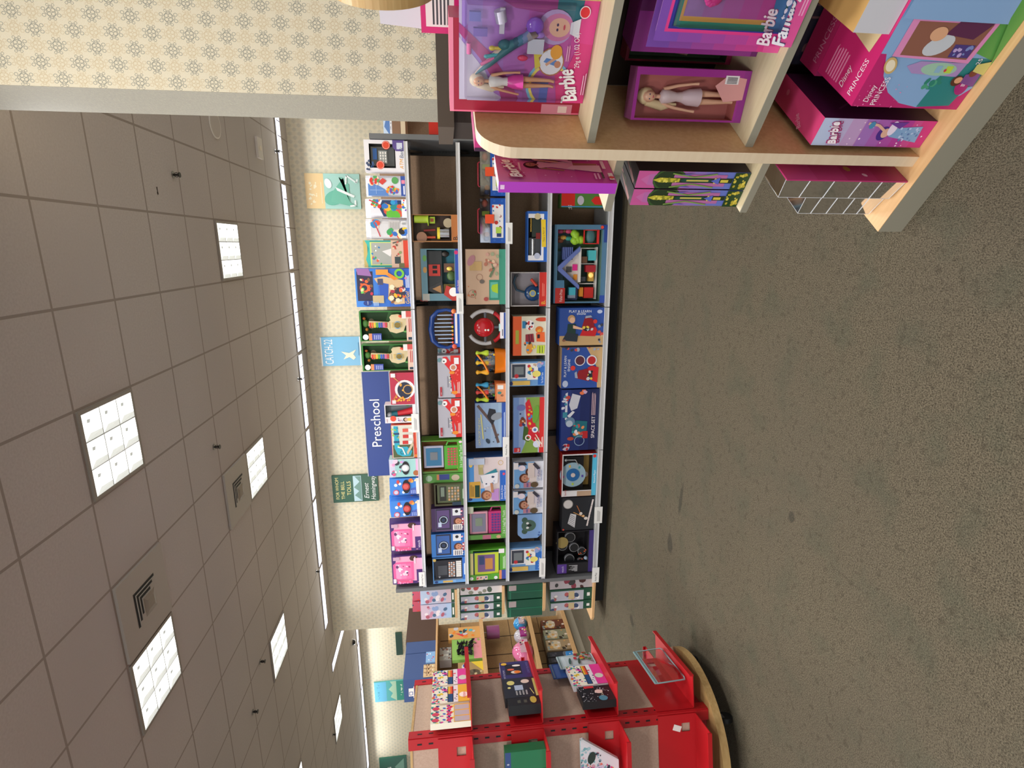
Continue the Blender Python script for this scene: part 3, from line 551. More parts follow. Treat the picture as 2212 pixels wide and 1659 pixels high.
def pouch(w, h, d, c, art, seed=0):
    mb = MB(); n = 8; rd = random.Random(seed); m_ = mat(c, .3)
    top = [(-w / 2 + w * k / n, d * .1) for k in range(n + 1)]
    for k in range(n):
        x0, x1 = -w / 2 + w * k / n, -w / 2 + w * (k + 1) / n
        def y(x, z): return -d / 2 * (1 - (2 * x / w) ** 8 * .8) * (1 - max(0, z / h - .9) * 8)
        for q in range(8):
            z0, z1 = h * q / 8, h * (q + 1) / 8
            mb.poly([(x0, y(x0, z0), z0), (x1, y(x1, z0), z0), (x1, y(x1, z1), z1), (x0, y(x0, z1), z1)], m_, True)
            mb.poly([(x1, -y(x1, z0), z0), (x0, -y(x0, z0), z0), (x0, -y(x0, z1), z1), (x1, -y(x1, z1), z1)], m_, True)
    Face(mb, (-w * .47, -d / 2 - .0006, .002), (1, 0, 0), (0, 0, 1), w * .94, h * .93, .0003).draw(art)
    return mb
def GP(yR, yL, xT, sh, label, c, art, seed=1, group=None, d=.09):
    Y = LY + .035 + d / 2; z0 = DECK[sh] + .004; l = onY((xT + 878) / 2, yL, Y).x; r = onY((xT + 878) / 2, yR, Y).x; zt = onY(xT, (yR + yL) / 2, Y).z
    return tag(pouch(r - l - .002, zt - z0, d, c, art, seed).build('toy_bag', loc=((l + r) / 2, Y, z0)), label, 'toy bag', group)
RB = ['D8382E', '2F6FC4', '3FA35A', 'E8B62C', 'E87A2C', '7A4AA8']
GP(380, 426, 791, 'S1', 'bag of magnetic shapes with a large blue quarter circle on it', 'DADCE4', [('p', [(0, .45), (0, 1), (.62, 1), (.55, .75), (.32, .55)], '5A86C8'), ('r', .28, .6, .3, .95, 'A8C4EC'), ('r', .1, .78, .5, .79, 'A8C4EC'), ('p', [(.55, .62), (.75, .5), (.9, .6), (.7, .72)], 'D2433C'), ('e', .78, .28, .09, .09, '57A05A'), ('k', .1, .2, .6, .5, 26, .04, RB), ('k', .6, .7, .95, .95, 10, .06, ['D8382E', 'F0D9B8', '57A05A']), ('r', 0, 0, 1, .13, '33509C'), ('x', .08, .03, .55, .1, 1, 'E8E8F4'), ('r', .62, .02, .8, .11, 'E9849C')])
GP(430, 472, 790, 'S1', 'clear fronted bag of blue and green building shapes', 'E4E3EA', [('p', [(.05, .1), (.95, .1), (.95, .65), (.6, .72), (.05, .6)], '1F3A66'), ('k', .1, .16, .9, .6, 22, .12, ['2F6FC4', '1F8A8A', '5FB83A', 'D8543A', '2A9AD0', 'E8B62C']), ('p', [(.55, .7), (.95, .62), (1, .95), (.6, .9)], 'EDEFF4'), ('k', .6, .68, .95, .92, 9, .07, RB), ('l', [(.95, .95), (.75, .72)], .03, 'C83040'), ('r', 0, 0, 1, .13, 'F2F2F4'), ('k', .4, .02, .95, .1, 8, .04, RB)], 2)
GP(473, 517, 791, 'S1', 'back of a white toy bag with a red loop and small pictures', 'D9D7DA', [('r', .45, .2, .95, .48, 'C6C2C0'), ('x', .5, .22, .9, .46, 6, 'A9A6A4'), ('k', .08, .2, .38, .55, 8, .1, ['E0502E', '3FA35A', '2F6FC4', 'F2E3B0']), ('k', .6, .68, .9, .9, 8, .1, ['E0502E', '2F8AC4', 'F2D0B0']), ('l', [(.85, .85), (.55, .78), (.1, .7)], .025, 'C83040'), ('r', .04, .05, .3, .18, 'EDEDF0'), ('k', .3, .03, .55, .18, 6, .09, ['2F6FC4', '222222', 'E8C62C', 'D8382E']), ('r', .7, .03, .9, .16, 'EEEEEE'), ('x', .72, .04, .88, .15, 5, '222222')], 3)
G(519, 578, 786, 'S1', 'toy_box', 'teal framed magnetic drawing board with a red edged card', 'D7D4CE', [('r', 0, .1, 1, 1, '2A9A94'), ('r', .0, .92, 1, 1, 'C8B46E'), ('p', [(0, .9), (.3, .96), (.7, .88), (1, .97), (1, .86), (0, .84)], '3FB8AC'), ('r', .08, .32, .94, .86, 'D4E27A'), ('r', .11, .32, .91, .83, 'A9ABA4'), ('k', .12, .62, .8, .82, 12, .03, ['E0603A', '3FA35A', 'F2F2F2', '2F7FB8']), ('p', [(.4, .42), (.72, .36), (.6, .6)], 'E8E4E2'), ('r', 0, .12, 1, .4, 'D6B49E'), ('e', .75, .33, .035, .04, 'C83A2A'), ('r', .14, .2, .4, .33, '333E40'), ('l', [(.9, .36), (1, .16)], .03, '5A5A50'), ('k', .4, .16, .95, .36, 9, .03, ['C85A4A', '7A5A48', 'E8C8A8', '8A9A60']), ('r', 0, 0, 1, .13, 'CE3F24'), ('r', 0, .12, .16, .24, '6A6A40')], d=.05, back=.05)
G(580, 663, 768, 'S1', 'toy_box', 'large bright blue boxed garage playset on the top shelf', '2C62C4', [('g', 0, 0, 1, 1, '2358B8', '3E86DC', 5), ('r', .16, .68, .93, .97, '2A2340'), ('p', [(.8, .7), (1, .75), (1, .97), (.84, .95)], '9A6AA8'), ('o', .5, .84, .05, .085, 'E2622A'), ('r', .42, .74, .58, .78, 'E2622A'), ('k', .3, .7, .75, .93, 14, .035, ['E2622A', '7A5A3A', '6AC85A', 'C8304A', 'E8D8A0']),
  ('p', [(.17, .4), (.75, .66), (.8, .5), (.7, .14), (.08, .12), (.06, .3)], 'DBB98A'), ('p', [(.2, .56), (.65, .58), (.6, .4), (.22, .42)], '2B56B8'), ('r', .58, .5, .74, .6, '4A4A66'), ('e', .33, .26, .11, .16, '33303C', 30), ('k', .12, .12, .6, .42, 26, .045, ['E2622A', 'F2E3C0', '8A5A3A', '3A3A50', 'E8B62C', 'B03040', 'D8D0C8']), ('r', .1, .5, .3, .7, 'C9B488'), ('o', .87, .2, .05, .09, '7AC83A'), ('p', [(.74, .22), (.92, .42), (.86, .46), (.7, .3)], 'E88A2A'), ('r', .84, .4, .98, .62, 'E89A3A'), ('e', .1, .8, .05, .075, '1C3C88'), ('t', .06, .785, .035, 'vtech', 'E8F0FC', 0, 0, .09), ('x', .03, .6, .14, .7, 4, 'B8D4F4'), ('t', .07, .035, .1, 'Go!Go!', 'F4C430', 0, .1, .34), ('x', .08, .01, .5, .03, 1, 'F2F2F2'), ('x', .5, .03, .85, .1, 3, 'E8EEF8'), ('e', .75, .09, .02, .02, 'E87A9C')], d=.13)
def guitar(m, w, h, d):
    def bodyp(): return [(.02, .12), (.2, .02), (.33, .1), (.4, .26), (.38, .38), (.3, .42), (.2, .4), (.12, .46), (-.02, .47), (-.16, .42), (-.22, .3), (-.16, .16)]
    PMx = Matrix(((1, 0, 0, 0), (0, 0, 1, 0), (0, 1, 0, 0), (0, 0, 0, 1))); s = lambda P: [(x * w * 1.05 - .03 * w, z * h + .02 * h) for x, z in P]
    m.prism(s(bodyp()), -.32 * d, .0, mat('D9C69A', .4), PMx)
    m.prism([(x * w, z * h) for x, z in ((-.08, .44), (.12, .44), (.17, .83), (.0, .84))], -.34 * d, -.05 * d, mat('D3BE92', .4), PMx)
    m.ball((.08 * w, -.2 * d, .9 * h), (.13 * w, .15 * d, .055 * h), mat('5F9A4A', .4)); m.ball((.25 * w, -.2 * d, .92 * h), (.05 * w, .05 * w, .03 * h), mat('D8743A')); m.ball((-.12 * w, -.2 * d, .88 * h), (.06 * w, .05 * w, .03 * h), mat('D8903A'))
    for k, c in enumerate(['D8382E', 'E8732C', 'E8C22C', '4FA84A', '2F62C4', '3F4AA8', 'D85A9A', 'C8303A']): m.box((-.055 * w + k * 0, -.365 * d, (.79 - k * .043) * h), (.115 * w, -.341 * d, (.822 - k * .043) * h), mat(c))
    m.cyl((.02 * w, -.33 * d, .29 * h), (.02 * w, -.345 * d, .29 * h), .13 * w, mat('7FA8C8'), 16); m.cyl((.02 * w, -.346 * d, .29 * h), (.02 * w, -.355 * d, .29 * h), .1 * w, mat('4A4438'), 16)
    for k in range(4): m.box((-.05 * w + k * .045 * w, -.37 * d, .2 * h), (-.035 * w + k * .045 * w, -.356 * d, .4 * h), mat('D8B23A', .3, .5))
    m.ball((.32 * w, -.34 * d, .22 * h), (.05 * w, .02, .05 * h), mat('D8482E')); m.ball((-.2 * w, -.34 * d, .12 * h), (.04 * w, .015, .06 * h), mat('4A8A3A'))
GA = [('r', 0, 0, .03, 1, '3F9A2E'), ('r', .97, 0, 1, 1, '3F9A2E'), ('r', .03, .97, .97, 1, '3F9A2E'), ('p', [(0, .6), (.28, .6), (.28, 1), (0, 1)], '4AAE34'), ('e', .14, .9, .055, .055, 'E8F0E8'), ('p', [(.03, .6), (.26, .6), (.26, .83), (.03, .83)], '3A4AA0'), ('r', .03, .78, .26, .84, 'DE8A5A'), ('x', .06, .62, .22, .76, 4, 'A8B0E0'), ('r', 0, 0, 1, .12, 'D9B8A4'), ('x', .3, .02, .8, .09, 2, 'B03A3A'), ('r', .75, .12, 1, .2, 'E8E0DC'), ('r', .8, 0, 1, .12, 'C8504A'), ('r', .03, .02, .12, .09, '22384A')]
for yr, yl, xt, lab in ((672, 737, 777, 'green boxed toy guitar next to the large blue garage box'), (744, 801, 782, 'green boxed toy guitar beside the red tambourine box')):
    G(yr, yl, xt, 'S1', 'toy_guitar_box', lab, '2E7A28', GA[4:] , win=(.03, .12, .97, .97), wback='1F4A1C', inside=guitar, iname='guitar', d=.1, group='green boxed toy guitars', wart=[('e', .55, .8, .12, .08, '8A7A5A'), ('p', [(0, 0), (1, 0), (1, .4), (.5, .5), (0, .3)], '2E6A22')])
G(805, 874, 843, 'S1', 'toy_box', 'small red boxed tambourine under the end of the navy sign', 'B52A44', [('e', .47, .42, .4, .4, 'E4DFE0'), ('e', .45, .43, .29, .34, '22283E', 90), ('o', .47, .3, .16, .2, 'C99A52'), ('e', .62, .58, .07, .05, 'D99A3A'), ('e', .45, .5, .04, .04, 'E8A83A'), ('l', [(.7, .62), (.88, .88)], .025, 'D9A85A'), ('k', .1, .2, .25, .85, 14, .05, ['E8902C', 'E8B43A']), ('t', .12, .88, .1, 'TAMBU', 'E8A23A', -35, 0, .3), ('r', .86, .78, .98, .96, 'E8E4E6'), ('r', .03, .8, .14, .95, 'E4D8DC')], d=.08)
def mic(m, w, h, d):
    m.tube([(.1 * w, -.1 * d, .08 * h), (-.02 * w, -.1 * d, .45 * h), (-.08 * w, -.1 * d, .68 * h)], [.03, .024, .022], mat('C0222C', .3), 12); m.tube([(-.06 * w, -.1 * d, .6 * h), (-.1 * w, -.1 * d, .78 * h)], [.024, .026], mat('1F6A78', .3), 12); m.ball((-.13 * w, -.1 * d, .86 * h), .026, mat('D4D6DA', .4, .3))
G(874, 914, 831, 'S1', 'toy_box', 'white box with a clear front holding a red toy microphone', 'DEDCDE', [('e', .24, .74, .095, .095, 'DD4A30'), ('r', .0, .0, .3, .12, 'E8E8EA'), ('p', [(.05, .05), (.3, .05), (.24, .3), (.1, .3)], 'E0C35A'), ('e', .17, .36, .07, .07, '3A2A22'), ('e', .17, .34, .05, .05, 'DDB090'), ('t', .04, .92, .05, 'HAPE', 'B03040', 0, 0, .2), ('k', .1, .4, .3, .6, 5, .03, ['C84A6A', '7A4AA8'])], win=(.33, .12, .97, .97), wback='8A949A', inside=mic, iname='microphone', d=.1, wart=[('e', .85, .2, .08, .08, '5F9A4A')])
G(917, 990, 846, 'S1', 'toy_box', 'red based box with a turquoise long necked dinosaur and small red bowls', 'C8442C', [('r', 0, .16, .98, .98, 'D6D2C4'), ('r', .02, .18, .4, .96, '4E5A34'), ('p', [(.06, .3), (.2, .22), (.34, .42), (.34, .7), (.95, .74), (.96, .9), (.3, .9), (.12, .8), (.05, .6)], '2AA7C0'), ('r', .46, .7, .52, .92, '20466E'), ('r', .7, .7, .76, .92, '20466E'), ('o', .17, .62, .05, .08, '1F7A94'), ('k', .3, .72, .9, .98, 9, .05, ['9AC84A', '1F7A94', 'B8D24A']), ('l', [(.1, .5), (.3, .6), (.34, .78)], .05, 'E4EEE8'),
   ('r', .42, .36, .52, .58, 'C8302A'), ('r', .42, .2, .52, .36, 'EDE4E0'), ('r', .6, .34, .7, .56, 'C8302A'), ('r', .6, .18, .7, .34, 'EDE4E0'), ('r', .78, .34, .88, .56, 'D85A4A'), ('r', .78, .18, .88, .34, 'EDE4E0'), ('p', [(.4, .16), (.1, .4), (.18, .44), (.48, .2)], 'C9B89A'), ('t', .03, .0, .2, 'B', 'E8A23A', 0, 0, .14), ('x', .3, .03, .9, .1, 1, 'E88A6A')], d=.09)
WA = lambda f, wt, rim: [('g', 0, 0, 1, 1, f, f, 2)] + wt + [('e', .5, .45, .13, .25, '171319', 90), ('e', .5, .46, .13, .13, rim), ('e', .5, .47, .09, .09, 'EAEAEA' if rim != 'B02A30' else 'D8605A')]
G(992, 1031, 841, 'S1', 'toy_box', 'pale teal box with a black toy watch beside the dinosaur box', '9FD0CC', WA('9FCFCB', [('r', 0, .8, 1, 1, 'C9CCE0'), ('e', .2, .88, .06, .06, '2A4A8C'), ('k', .55, .5, .95, .95, 9, .09, ['E89AC8', 'F2C8DC', '3A3A44', 'B8A8E0']), ('r', 0, 0, 1, .1, 'E8A8CC'), ('e', .2, .1, .1, .1, 'A8643A'), ('k', .1, .15, .4, .9, 7, .06, ['D85A8A', 'EDEDF4', '4A9A9A'])], 'C8CCD0'), d=.1)
WB = WA('3F86DC', [('p', [(0, 0), (.5, 0), (.35, .3), (0, .4)], '4A62B8'), ('r', 0, 0, 1, .12, 'E6DED8'), ('e', .6, .8, .055, .055, 'F2F4F8'), ('e', .68, .66, .05, .05, 'F2F4F8'), ('e', .8, .72, .07, .05, 'D8483A'), ('e', .15, .8, .1, .1, 'C8CCE8'), ('o', .15, .8, .07, .1, 'D85A6A'), ('k', .7, .08, .95, .35, 6, .07, ['E8A84A', 'F2D8B8', 'D8733A']), ('e', .15, .55, .05, .05, 'EEF2F8'), ('r', .12, .38, .28, .48, 'F4F6FA'), ('x', .05, .15, .3, .33, 3, '9AB0E8')], 'B02A30')
o = None
for k, (yr, yl, xt, bk, lab, dd) in enumerate(((1034, 1069, 842, .03, 'right hand blue box with a red and black toy watch', .1), (1082, 1117, 844, .03, 'left hand blue box with a red and black toy watch', .05), (1076, 1112, 843, .09, 'blue watch box standing second in its stack', .03), (1071, 1107, 842, .13, 'blue watch box at the back of its stack', .03))):
    G(yr, yl, xt, 'S1', 'toy_watch_box', lab, '3F86DC', WB, d=dd, back=bk, group='blue toy watch boxes')
PA = [('r', 0, .0, 1, 1, '4B2A6E'), ('p', [(.03, .14), (.9, .14), (.97, .3), (.97, .85), (.2, .95), (.03, .9)], 'EFA6C4'), ('p', [(.2, .13), (.72, .13), (.78, .25), (.78, .85), (.7, .96), (.22, .96), (.13, .85), (.13, .25)], 'E8609C'), ('g', .18, .22, .72, .88, 'E8609C', 'F49AC4', 4), ('k', .3, .4, .68, .84, 16, .055, ['F6E6EE', 'F2D2E0', 'C8386A', 'E8E0E8', '6A3A6A']), ('e', .9, .3, .1, .13, '4A2A22'), ('e', .82, .14, .05, .05, 'C8D0DC'), ('r', .0, .2, .1, .95, '4B2A6E'), ('r', .1, .3, .9, .02, 'EFA6C4'), ('p', [(.06, .03), (.5, .03), (.5, .22), (.06, .22)], '4A2A6E'), ('t', .1, .06, .12, 'vtech', 'E8D8EC', 0, 0, .3), ('r', .02, .35, .12, .85, 'E85A8C'), ('k', .03, .4, .11, .82, 6, .045, ['F49AC4']), ('x', .72, .24, .95, .3, 1, 'F6E6EE'), ('r', .85, .75, .97, .95, 'C8A0B8'), ('r', .05, .88, .2, .97, 'E3DCE6')]
for k, (yr, yl, xt, bk, lab) in enumerate(((1130, 1191, 843, .03, 'pink and purple music player box beside the blue watch boxes'), (1201, 1262, 847, .03, 'pink and purple music player box at the left end of the top shelf'))):
    for q in range(3):
        sh_ = q * 4
        G(yr - sh_, yl - sh_, xt, 'S1', 'music_player_box', lab if q == 0 else ['pink music player box, %s, beside the watch boxes', 'pink music player box, %s, at the end'][k] % ['', 'middle of its stack', 'rearmost of its stack'][q], '4B2A6E', PA, d=.035, back=.03 + q * .045, group='pink music player boxes')
# ---- second shelf
def bugs(m, w, h, d):
    m.tube([(.34 * w, -.2 * d, .95 * h), (.34 * w, -.2 * d, .64 * h)], .03, mat('B6D23A', .35), 12); m.cyl((.3 * w, -.2 * d, .66 * h), (.3 * w, -.2 * d, .64 * h), .042, mat('A8C834'), 14); m.box((.18 * w, -.35 * d, .5 * h), (.42 * w, -.1 * d, .62 * h), mat('A8C834')); m.box((.24 * w, -.36 * d, .53 * h), (.36 * w, -.351 * d, .6 * h), mat('9A4A2A'))
    m.cyl((-.18 * w, -.2 * d, .2 * h), (-.18 * w, -.2 * d, .4 * h), .04, glassy('E8E8E8', .3), 16); m.cyl((-.18 * w, -.2 * d, .4 * h), (-.18 * w, -.2 * d, .46 * h), .045, mat('E8D23A'), 16)
    m.cyl((-.33 * w, -.3 * d, .8 * h), (-.33 * w, -.27 * d, .8 * h), .04, mat('A87858', .2), 18); m.tube([(-.33 * w, -.28 * d, .68 * h), (-.33 * w, -.28 * d, .5 * h)], .009, mat('C8543A'), 8)
    m.tube([(-.08 * w, -.28 * d, .75 * h), (-.05 * w, -.28 * d, .5 * h)], .008, mat('8A2A2A'), 8)
    m.cyl((.2 * w, -.3 * d, .22 * h), (.2 * w, -.27 * d, .22 * h), .035, mat('B8A88A', .4), 18)
G(463, 523, 889, 'S2', 'toy_box', 'brown box with lime green and yellow bug catching tools', 'B07A4A', [('r', 0, 0, 1, .14, 'AE6A34'), ('t', .06, .01, .15, 'B.', '2A1E18', 0, 0, .2)], win=(.04, .15, .97, .98), wback='4A382C', inside=bugs, iname='bug_tools', d=.1)
def barn(m, w, h, d):
    m.box((-.3 * w, -.3 * d, .45 * h), (.46 * w, -.1 * d, .86 * h), mat('2F3234', .5)); m.box((-.02 * w, -.36 * d, .5 * h), (.2 * w, -.301 * d, .8 * h), mat('C0362C'))
    for a, b in ((.03, .1), (.12, .19)): m.box((a * w, -.37 * d, .58 * h), (b * w - .01 * w, -.361 * d, .7 * h), BLACK)
    PMx = Matrix(((1, 0, 0, 0), (0, 0, 1, 0), (0, 1, 0, 0), (0, 0, 0, 1)))
    m.prism([(x * w, z * h) for x, z in ((-.46, .4), (-.12, .46), (-.28, .9))], -.32 * d, -.1 * d, mat('3A3A3C', .5), PMx); m.prism([(x * w, z * h) for x, z in ((-.36, .48), (-.2, .5), (-.27, .72))], -.34 * d, -.321 * d, mat('B88A5A'), PMx)
    m.ball((.4 * w, -.3 * d, .35 * h), (.06 * w, .02, .1 * h), mat('1E1612')); m.box((.05 * w, -.3 * d, .12 * h), (.22 * w, -.2 * d, .4 * h), mat('6A4A3A')); m.ball((.12 * w, -.34 * d, .25 * h), (.04 * w, .02, .08 * h), mat('E8C85A')); m.ball((-.02 * w, -.3 * d, .2 * h), (.1 * w, .03, .13 * h), mat('3E5A2A')); m.box((-.4 * w, -.25 * d, .05 * h), (-.18 * w, -.2 * d, .42 * h), mat('6A5A1E')); m.ball((-.36 * w, -.34 * d, .16 * h), (.05 * w, .02, .1 * h), mat('EDE4DC'))
G(537, 650, 910, 'S2', 'toy_box', 'boxed black roofed toy barn on a pale blue card, second shelf', '5F8796', [('p', [(0, 0), (.2, 0), (.3, .35), (.12, .42), (0, .2)], 'B8362E'), ('e', .17, .16, .12, .12, 'F2EEEA'), ('r', 0, .8, .14, .98, 'A8A8A0'), ('t', .02, .86, .07, 'Fisher-Price', 'B03A34', 90, 0, .14), ('r', .14, 0, 1, .1, '2B4AA4'), ('t', .18, .02, .06, 'Little People', 'E8B8A8', 0, 0, .22), ('e', .93, .07, .05, .05, 'C82A6A'), ('e', .82, .9, .08, .05, '5F9A4A'), ('e', .6, .9, .08, .05, 'B88A4A')], win=(.14, .12, .98, .84), wback='2E5A5E', inside=barn, iname='toy_barn', d=.12, wart=[('r', .5, 0, 1, .3, '2A8AA0')])
def xylo(yR, yL, xT):
    Y = LY + .05; l = onY(955, yL, Y).x; r = onY(955, yR, Y).x; z0 = DECK['S2'] + .0008; zt = onY(xT, (yR + yL) / 2, Y).z; w, h = r - l, zt - z0
    o = empty('toy_harp', ((l + r) / 2, Y, z0)); tag(o, 'navy blue toy harp with silver bars on the second shelf', 'toy')
    NB = mat('163E86', .25); t = MB(); t.box((-.48 * w, -.02, 0), (.48 * w, .03, .2 * h), mat('1B56B4', .3)); t.box((-.38 * w, -.024, .1 * h), (.42 * w, -.0205, .17 * h), mat('E8DCD8')); t.ball((.46 * w, -.015, .2 * h), (.02, .015, .02), mat('E2743A')); t.ball((-.46 * w, -.015, .2 * h), (.02, .015, .02), mat('D8543A')); t.build('keyboard', o)
    f = MB(); f.tube([(-.44 * w, 0, .2 * h), (-.5 * w, 0, .45 * h), (-.44 * w, 0, .72 * h), (-.3 * w, 0, .9 * h), (0, 0, .95 * h), (.3 * w, 0, .9 * h), (.46 * w, 0, .72 * h), (.5 * w, 0, .45 * h), (.46 * w, 0, .2 * h)], [.014, .012, .016, .022, .024, .022, .016, .012, .014], NB, 12); f.build('frame', o)
    for k in range(8):
        x = (-.36 + k * .103) * w; b = MB(); b.cyl((x, -.002, .21 * h), (x, -.002, (.84 if 1 < k < 6 else .74) * h), .0055, mat('B8CDE8', .15, .8), 8); b.ball((x, -.004, .25 * h), .01, mat(['D8543A', 'D8543A', 'E8743A', 'D8A83A', 'D8B83A', '8A3A4A', '8A2A3A', 'B03A4A'][k])); b.build('chime_bar', o)
xylo(669, 751, 928)
CA = [('r', 0, 0, 1, 1, 'B4B2BC'), ('p', [(0, 0), (1, 0), (1, .45), (.55, .45), (0, .12)], 'D02A22'), ('r', 0, 0, 1, .28, 'CE2420'), ('p', [(.05, .3), (.82, .42), (.98, .6), (.97, .78), (.8, .7), (.66, .5), (.1, .4)], 'D8242C'), ('e', .88, .72, .11, .11, 'F2F0F0'), ('e', .87, .73, .03, .04, '222222'), ('k', .1, .44, .62, .52, 12, .035, ['F2D88A', 'F4F0E8', '3A2A2A']), ('e', .72, .34, .15, .15, 'E4DAD8'), ('e', .72, .34, .1, .1, 'C8886A'), ('e', .12, .3, .08, .14, 'E88A2A'), ('e', .6, .4, .07, .12, 'E88A2A'), ('r', .04, .84, .26, .93, 'B03440'), ('t', .07, .86, .06, 'hape', 'E8D8DC', 0, 0, .16), ('x', .25, .56, .55, .62, 2, '77757E'), ('e', .9, .92, .09, .09, '6A9098'), ('r', .8, .1, .95, .3, 'E8E4E6'), ('x', .1, .08, .4, .2, 3, 'F2C8C0'), ('k', .4, .1, .66, .24, 4, .06, ['E8605A'])]
for yr, yl, lab, bk, xt in ((768, 859, 'red crocodile toy box with a grey top, nearer the navy toy harp', .03, 946), (861, 945, 'red crocodile toy box with a grey top, beside the green laptop', .03, 947), (752, 800, 'shadowed crocodile toy box set back beside the navy toy harp', .16, 946)):
    G(yr, yl, xt, 'S2', 'crocodile_toy_box', lab, 'B4B2BC', CA, d=.1, back=bk, group='red crocodile toy boxes')
def laptop(c1, c2, ck, cs, lidside=1):
    def f(m, w, h, d):
        m.box((-.36 * w, -.3 * d, .48 * h), (.3 * w, -.15 * d, .95 * h), mat(c1, .35)); m.box((-.3 * w, -.33 * d, .53 * h), (.24 * w, -.301 * d, .9 * h), mat(ck, .4)); m.box((-.12 * w, -.35 * d, .62 * h), (.12 * w, -.331 * d, .8 * h), mat(cs, .25))
        m.box((-.42 * w, -.34 * d, .04 * h), (.3 * w, -.05 * d, .46 * h), mat(c2, .35)); m.tube([(.3 * w, -.2 * d, .1 * h), (.42 * w, -.2 * d, .14 * h), (.42 * w, -.2 * d, .36 * h), (.3 * w, -.2 * d, .4 * h)], .009, mat(c2, .35), 8)
        for a in range(7):
            for b in range(4): m.box((-.3 * w + a * .08 * w, -.36 * d, .1 * h + b * .075 * h), (-.245 * w + a * .08 * w, -.341 * d, .155 * h + b * .075 * h), mat('C84A5A' if c2 != 'C8367A' else '5A3A8C'))
        m.box((-.42 * w, -.35 * d, .0 * h + .04), (-.36 * w, -.345 * d, .05), mat('E8C85A'))
    return f
G(951, 1022, 907, 'S2', 'toy_laptop_box', 'open fronted box with a green and blue toy laptop', '5E9A34', [('r', 0, 0, 1, .13, '4F9A2C'), ('t', .14, .03, .085, '2 in 1 LeapTop Touch', 'E8F0E0', 0, 0, .7), ('e', .93, .06, .03, .04, 'E8C8D4'), ('r', 0, .13, .06, 1, '5A8A38')], win=(.06, .14, .97, .99), wback='9A6A3A', inside=laptop('C8CCE4', '57B03C', '3F86B4', '8A929A'), iname='laptop', d=.12)
G(1023, 1043, 907, 'S2', 'toy_box', 'green edge of a laptop carton with a blue tab, beside the green toy laptop', '5A9A44', [('e', .5, .85, .08, .08, 'A8C8A8'), ('r', .3, .35, .9, .6, '3A4A94'), ('r', .3, .6, .9, .66, 'D88A5A'), ('e', .5, .2, .08, .1, 'C8B8A0')], d=.1, back=.06)
def register(m, w, h, d):
    m.box((-.4 * w, -.35 * d, .08 * h), (.42 * w, -.1 * d, .9 * h), mat('5E6A4A', .5)); m.box((-.3 * w, -.37 * d, .6 * h), (.36 * w, -.351 * d, .82 * h), mat('2A2E28')); m.box((-.1 * w, -.39 * d, .66 * h), (.32 * w, -.371 * d, .78 * h), mat('7A8A7A'))
    for a in range(5):
        for b in range(4): m.box((-.3 * w + a * .13 * w, -.38 * d, .16 * h + b * .1 * h), (-.2 * w + a * .13 * w, -.351 * d, .23 * h + b * .1 * h), mat('A89A8A' if (a + b) % 3 else 'C89A6A'))
G(1045, 1093, 938, 'S2', 'toy_box', 'brown and green boxed toy cash register on the second shelf', '4A4A30', [('r', 0, 0, .16, .4, '22384A'), ('r', 0, 0, 1, .1, '3E5A34'), ('x', .3, .02, .8, .08, 1, 'A8B8A0')], win=(.08, .11, .96, .95), wback='3A2A1E', inside=register, iname='cash_register', d=.1)
def camart(f, a, lab):
    return [('g', 0, 0, 1, 1, f, f, 2), ('r', .0, .88, 1, 1, a), ('r', .08, .42, .98, .86, '2A2A3E'), ('r', .14, .46, .92, .84, lab), ('e', .5, .64, .15, .15, '16161E'), ('o', .5, .64, .1, .13, 'A8B8D0'), ('e', .5, .64, .06, .06, '2A3A5A'), ('r', .2, .7, .4, .8, 'C8D8F0'), ('f', .42, .2, .11, 'C88A6A', '5A3020', 'A84A5A'), ('r', .68, .12, .98, .36, 'DDE0E4'), ('e', .86, .24, .05, .05, '22222A'), ('k', .1, .05, .98, .1, 8, .03, ['F2F2F2', 'E88AA0']), ('r', .05, .08, .3, .36, 'EAE6E2'), ('x', .07, .11, .28, .34, 4, '6A6A78')]
G(1098, 1148, 932, 'S2', 'camera_toy_box', 'dark purple boxed toy camera on the second shelf', '4A3560', camart('5A4A6E', '4A3260', '5E4A7C'), d=.09, group='boxed toy cameras')
G(1153, 1203, 932, 'S2', 'camera_toy_box', 'bright blue boxed toy camera beside the keyboard toy', '2F6AB8', camart('3A78C4', '3F8AE0', '3A62A8'), d=.09, group='boxed toy cameras')
def keyb(m, w, h, d):
    m.box((-.36 * w, -.3 * d, .1 * h), (.36 * w, -.1 * d, .92 * h), mat('23242E', .4)); m.box((-.22 * w, -.33 * d, .56 * h), (.16 * w, -.301 * d, .84 * h), mat('50545C'))
    for a in range(8):
        for b in range(3): m.box((-.3 * w + a * .075 * w, -.33 * d, .33 * h + b * .07 * h), (-.25 * w + a * .075 * w, -.301 * d, .38 * h + b * .07 * h), mat('E8B8A0' if (a + b) % 2 else 'EEEEF0'))
    for a in range(8): m.box((-.32 * w + a * .08 * w, -.34 * d, .13 * h), (-.25 * w + a * .08 * w, -.301 * d, .29 * h), WHITE)
    m.ball((-.28 * w, -.3 * d, .8 * h), (.05 * w, .015, .05 * w), mat('B8BCC4', .2, .6))
G(1205, 1265, 935, 'S2', 'keyboard_toy_box', 'pale blue boxed toy keyboard at the left end of the second shelf', '5E9AD8', [('r', 0, 0, .1, .3, '6AA2DC'), ('r', .0, .3, .12, .6, '7FB4E8'), ('e', .06, .9, .04, .05, '1F3C80'), ('r', .02, .4, .1, .7, 'D8B05A'), ('r', .12, 0, 1, .1, '2A6AC0'), ('x', .3, .02, .8, .08, 1, 'D8E8FC'), ('e', .93, .94, .05, .05, 'E8C86A')], win=(.12, .1, .98, .97), wback='8A96A8', inside=keyb, iname='toy_keyboard', d=.1)
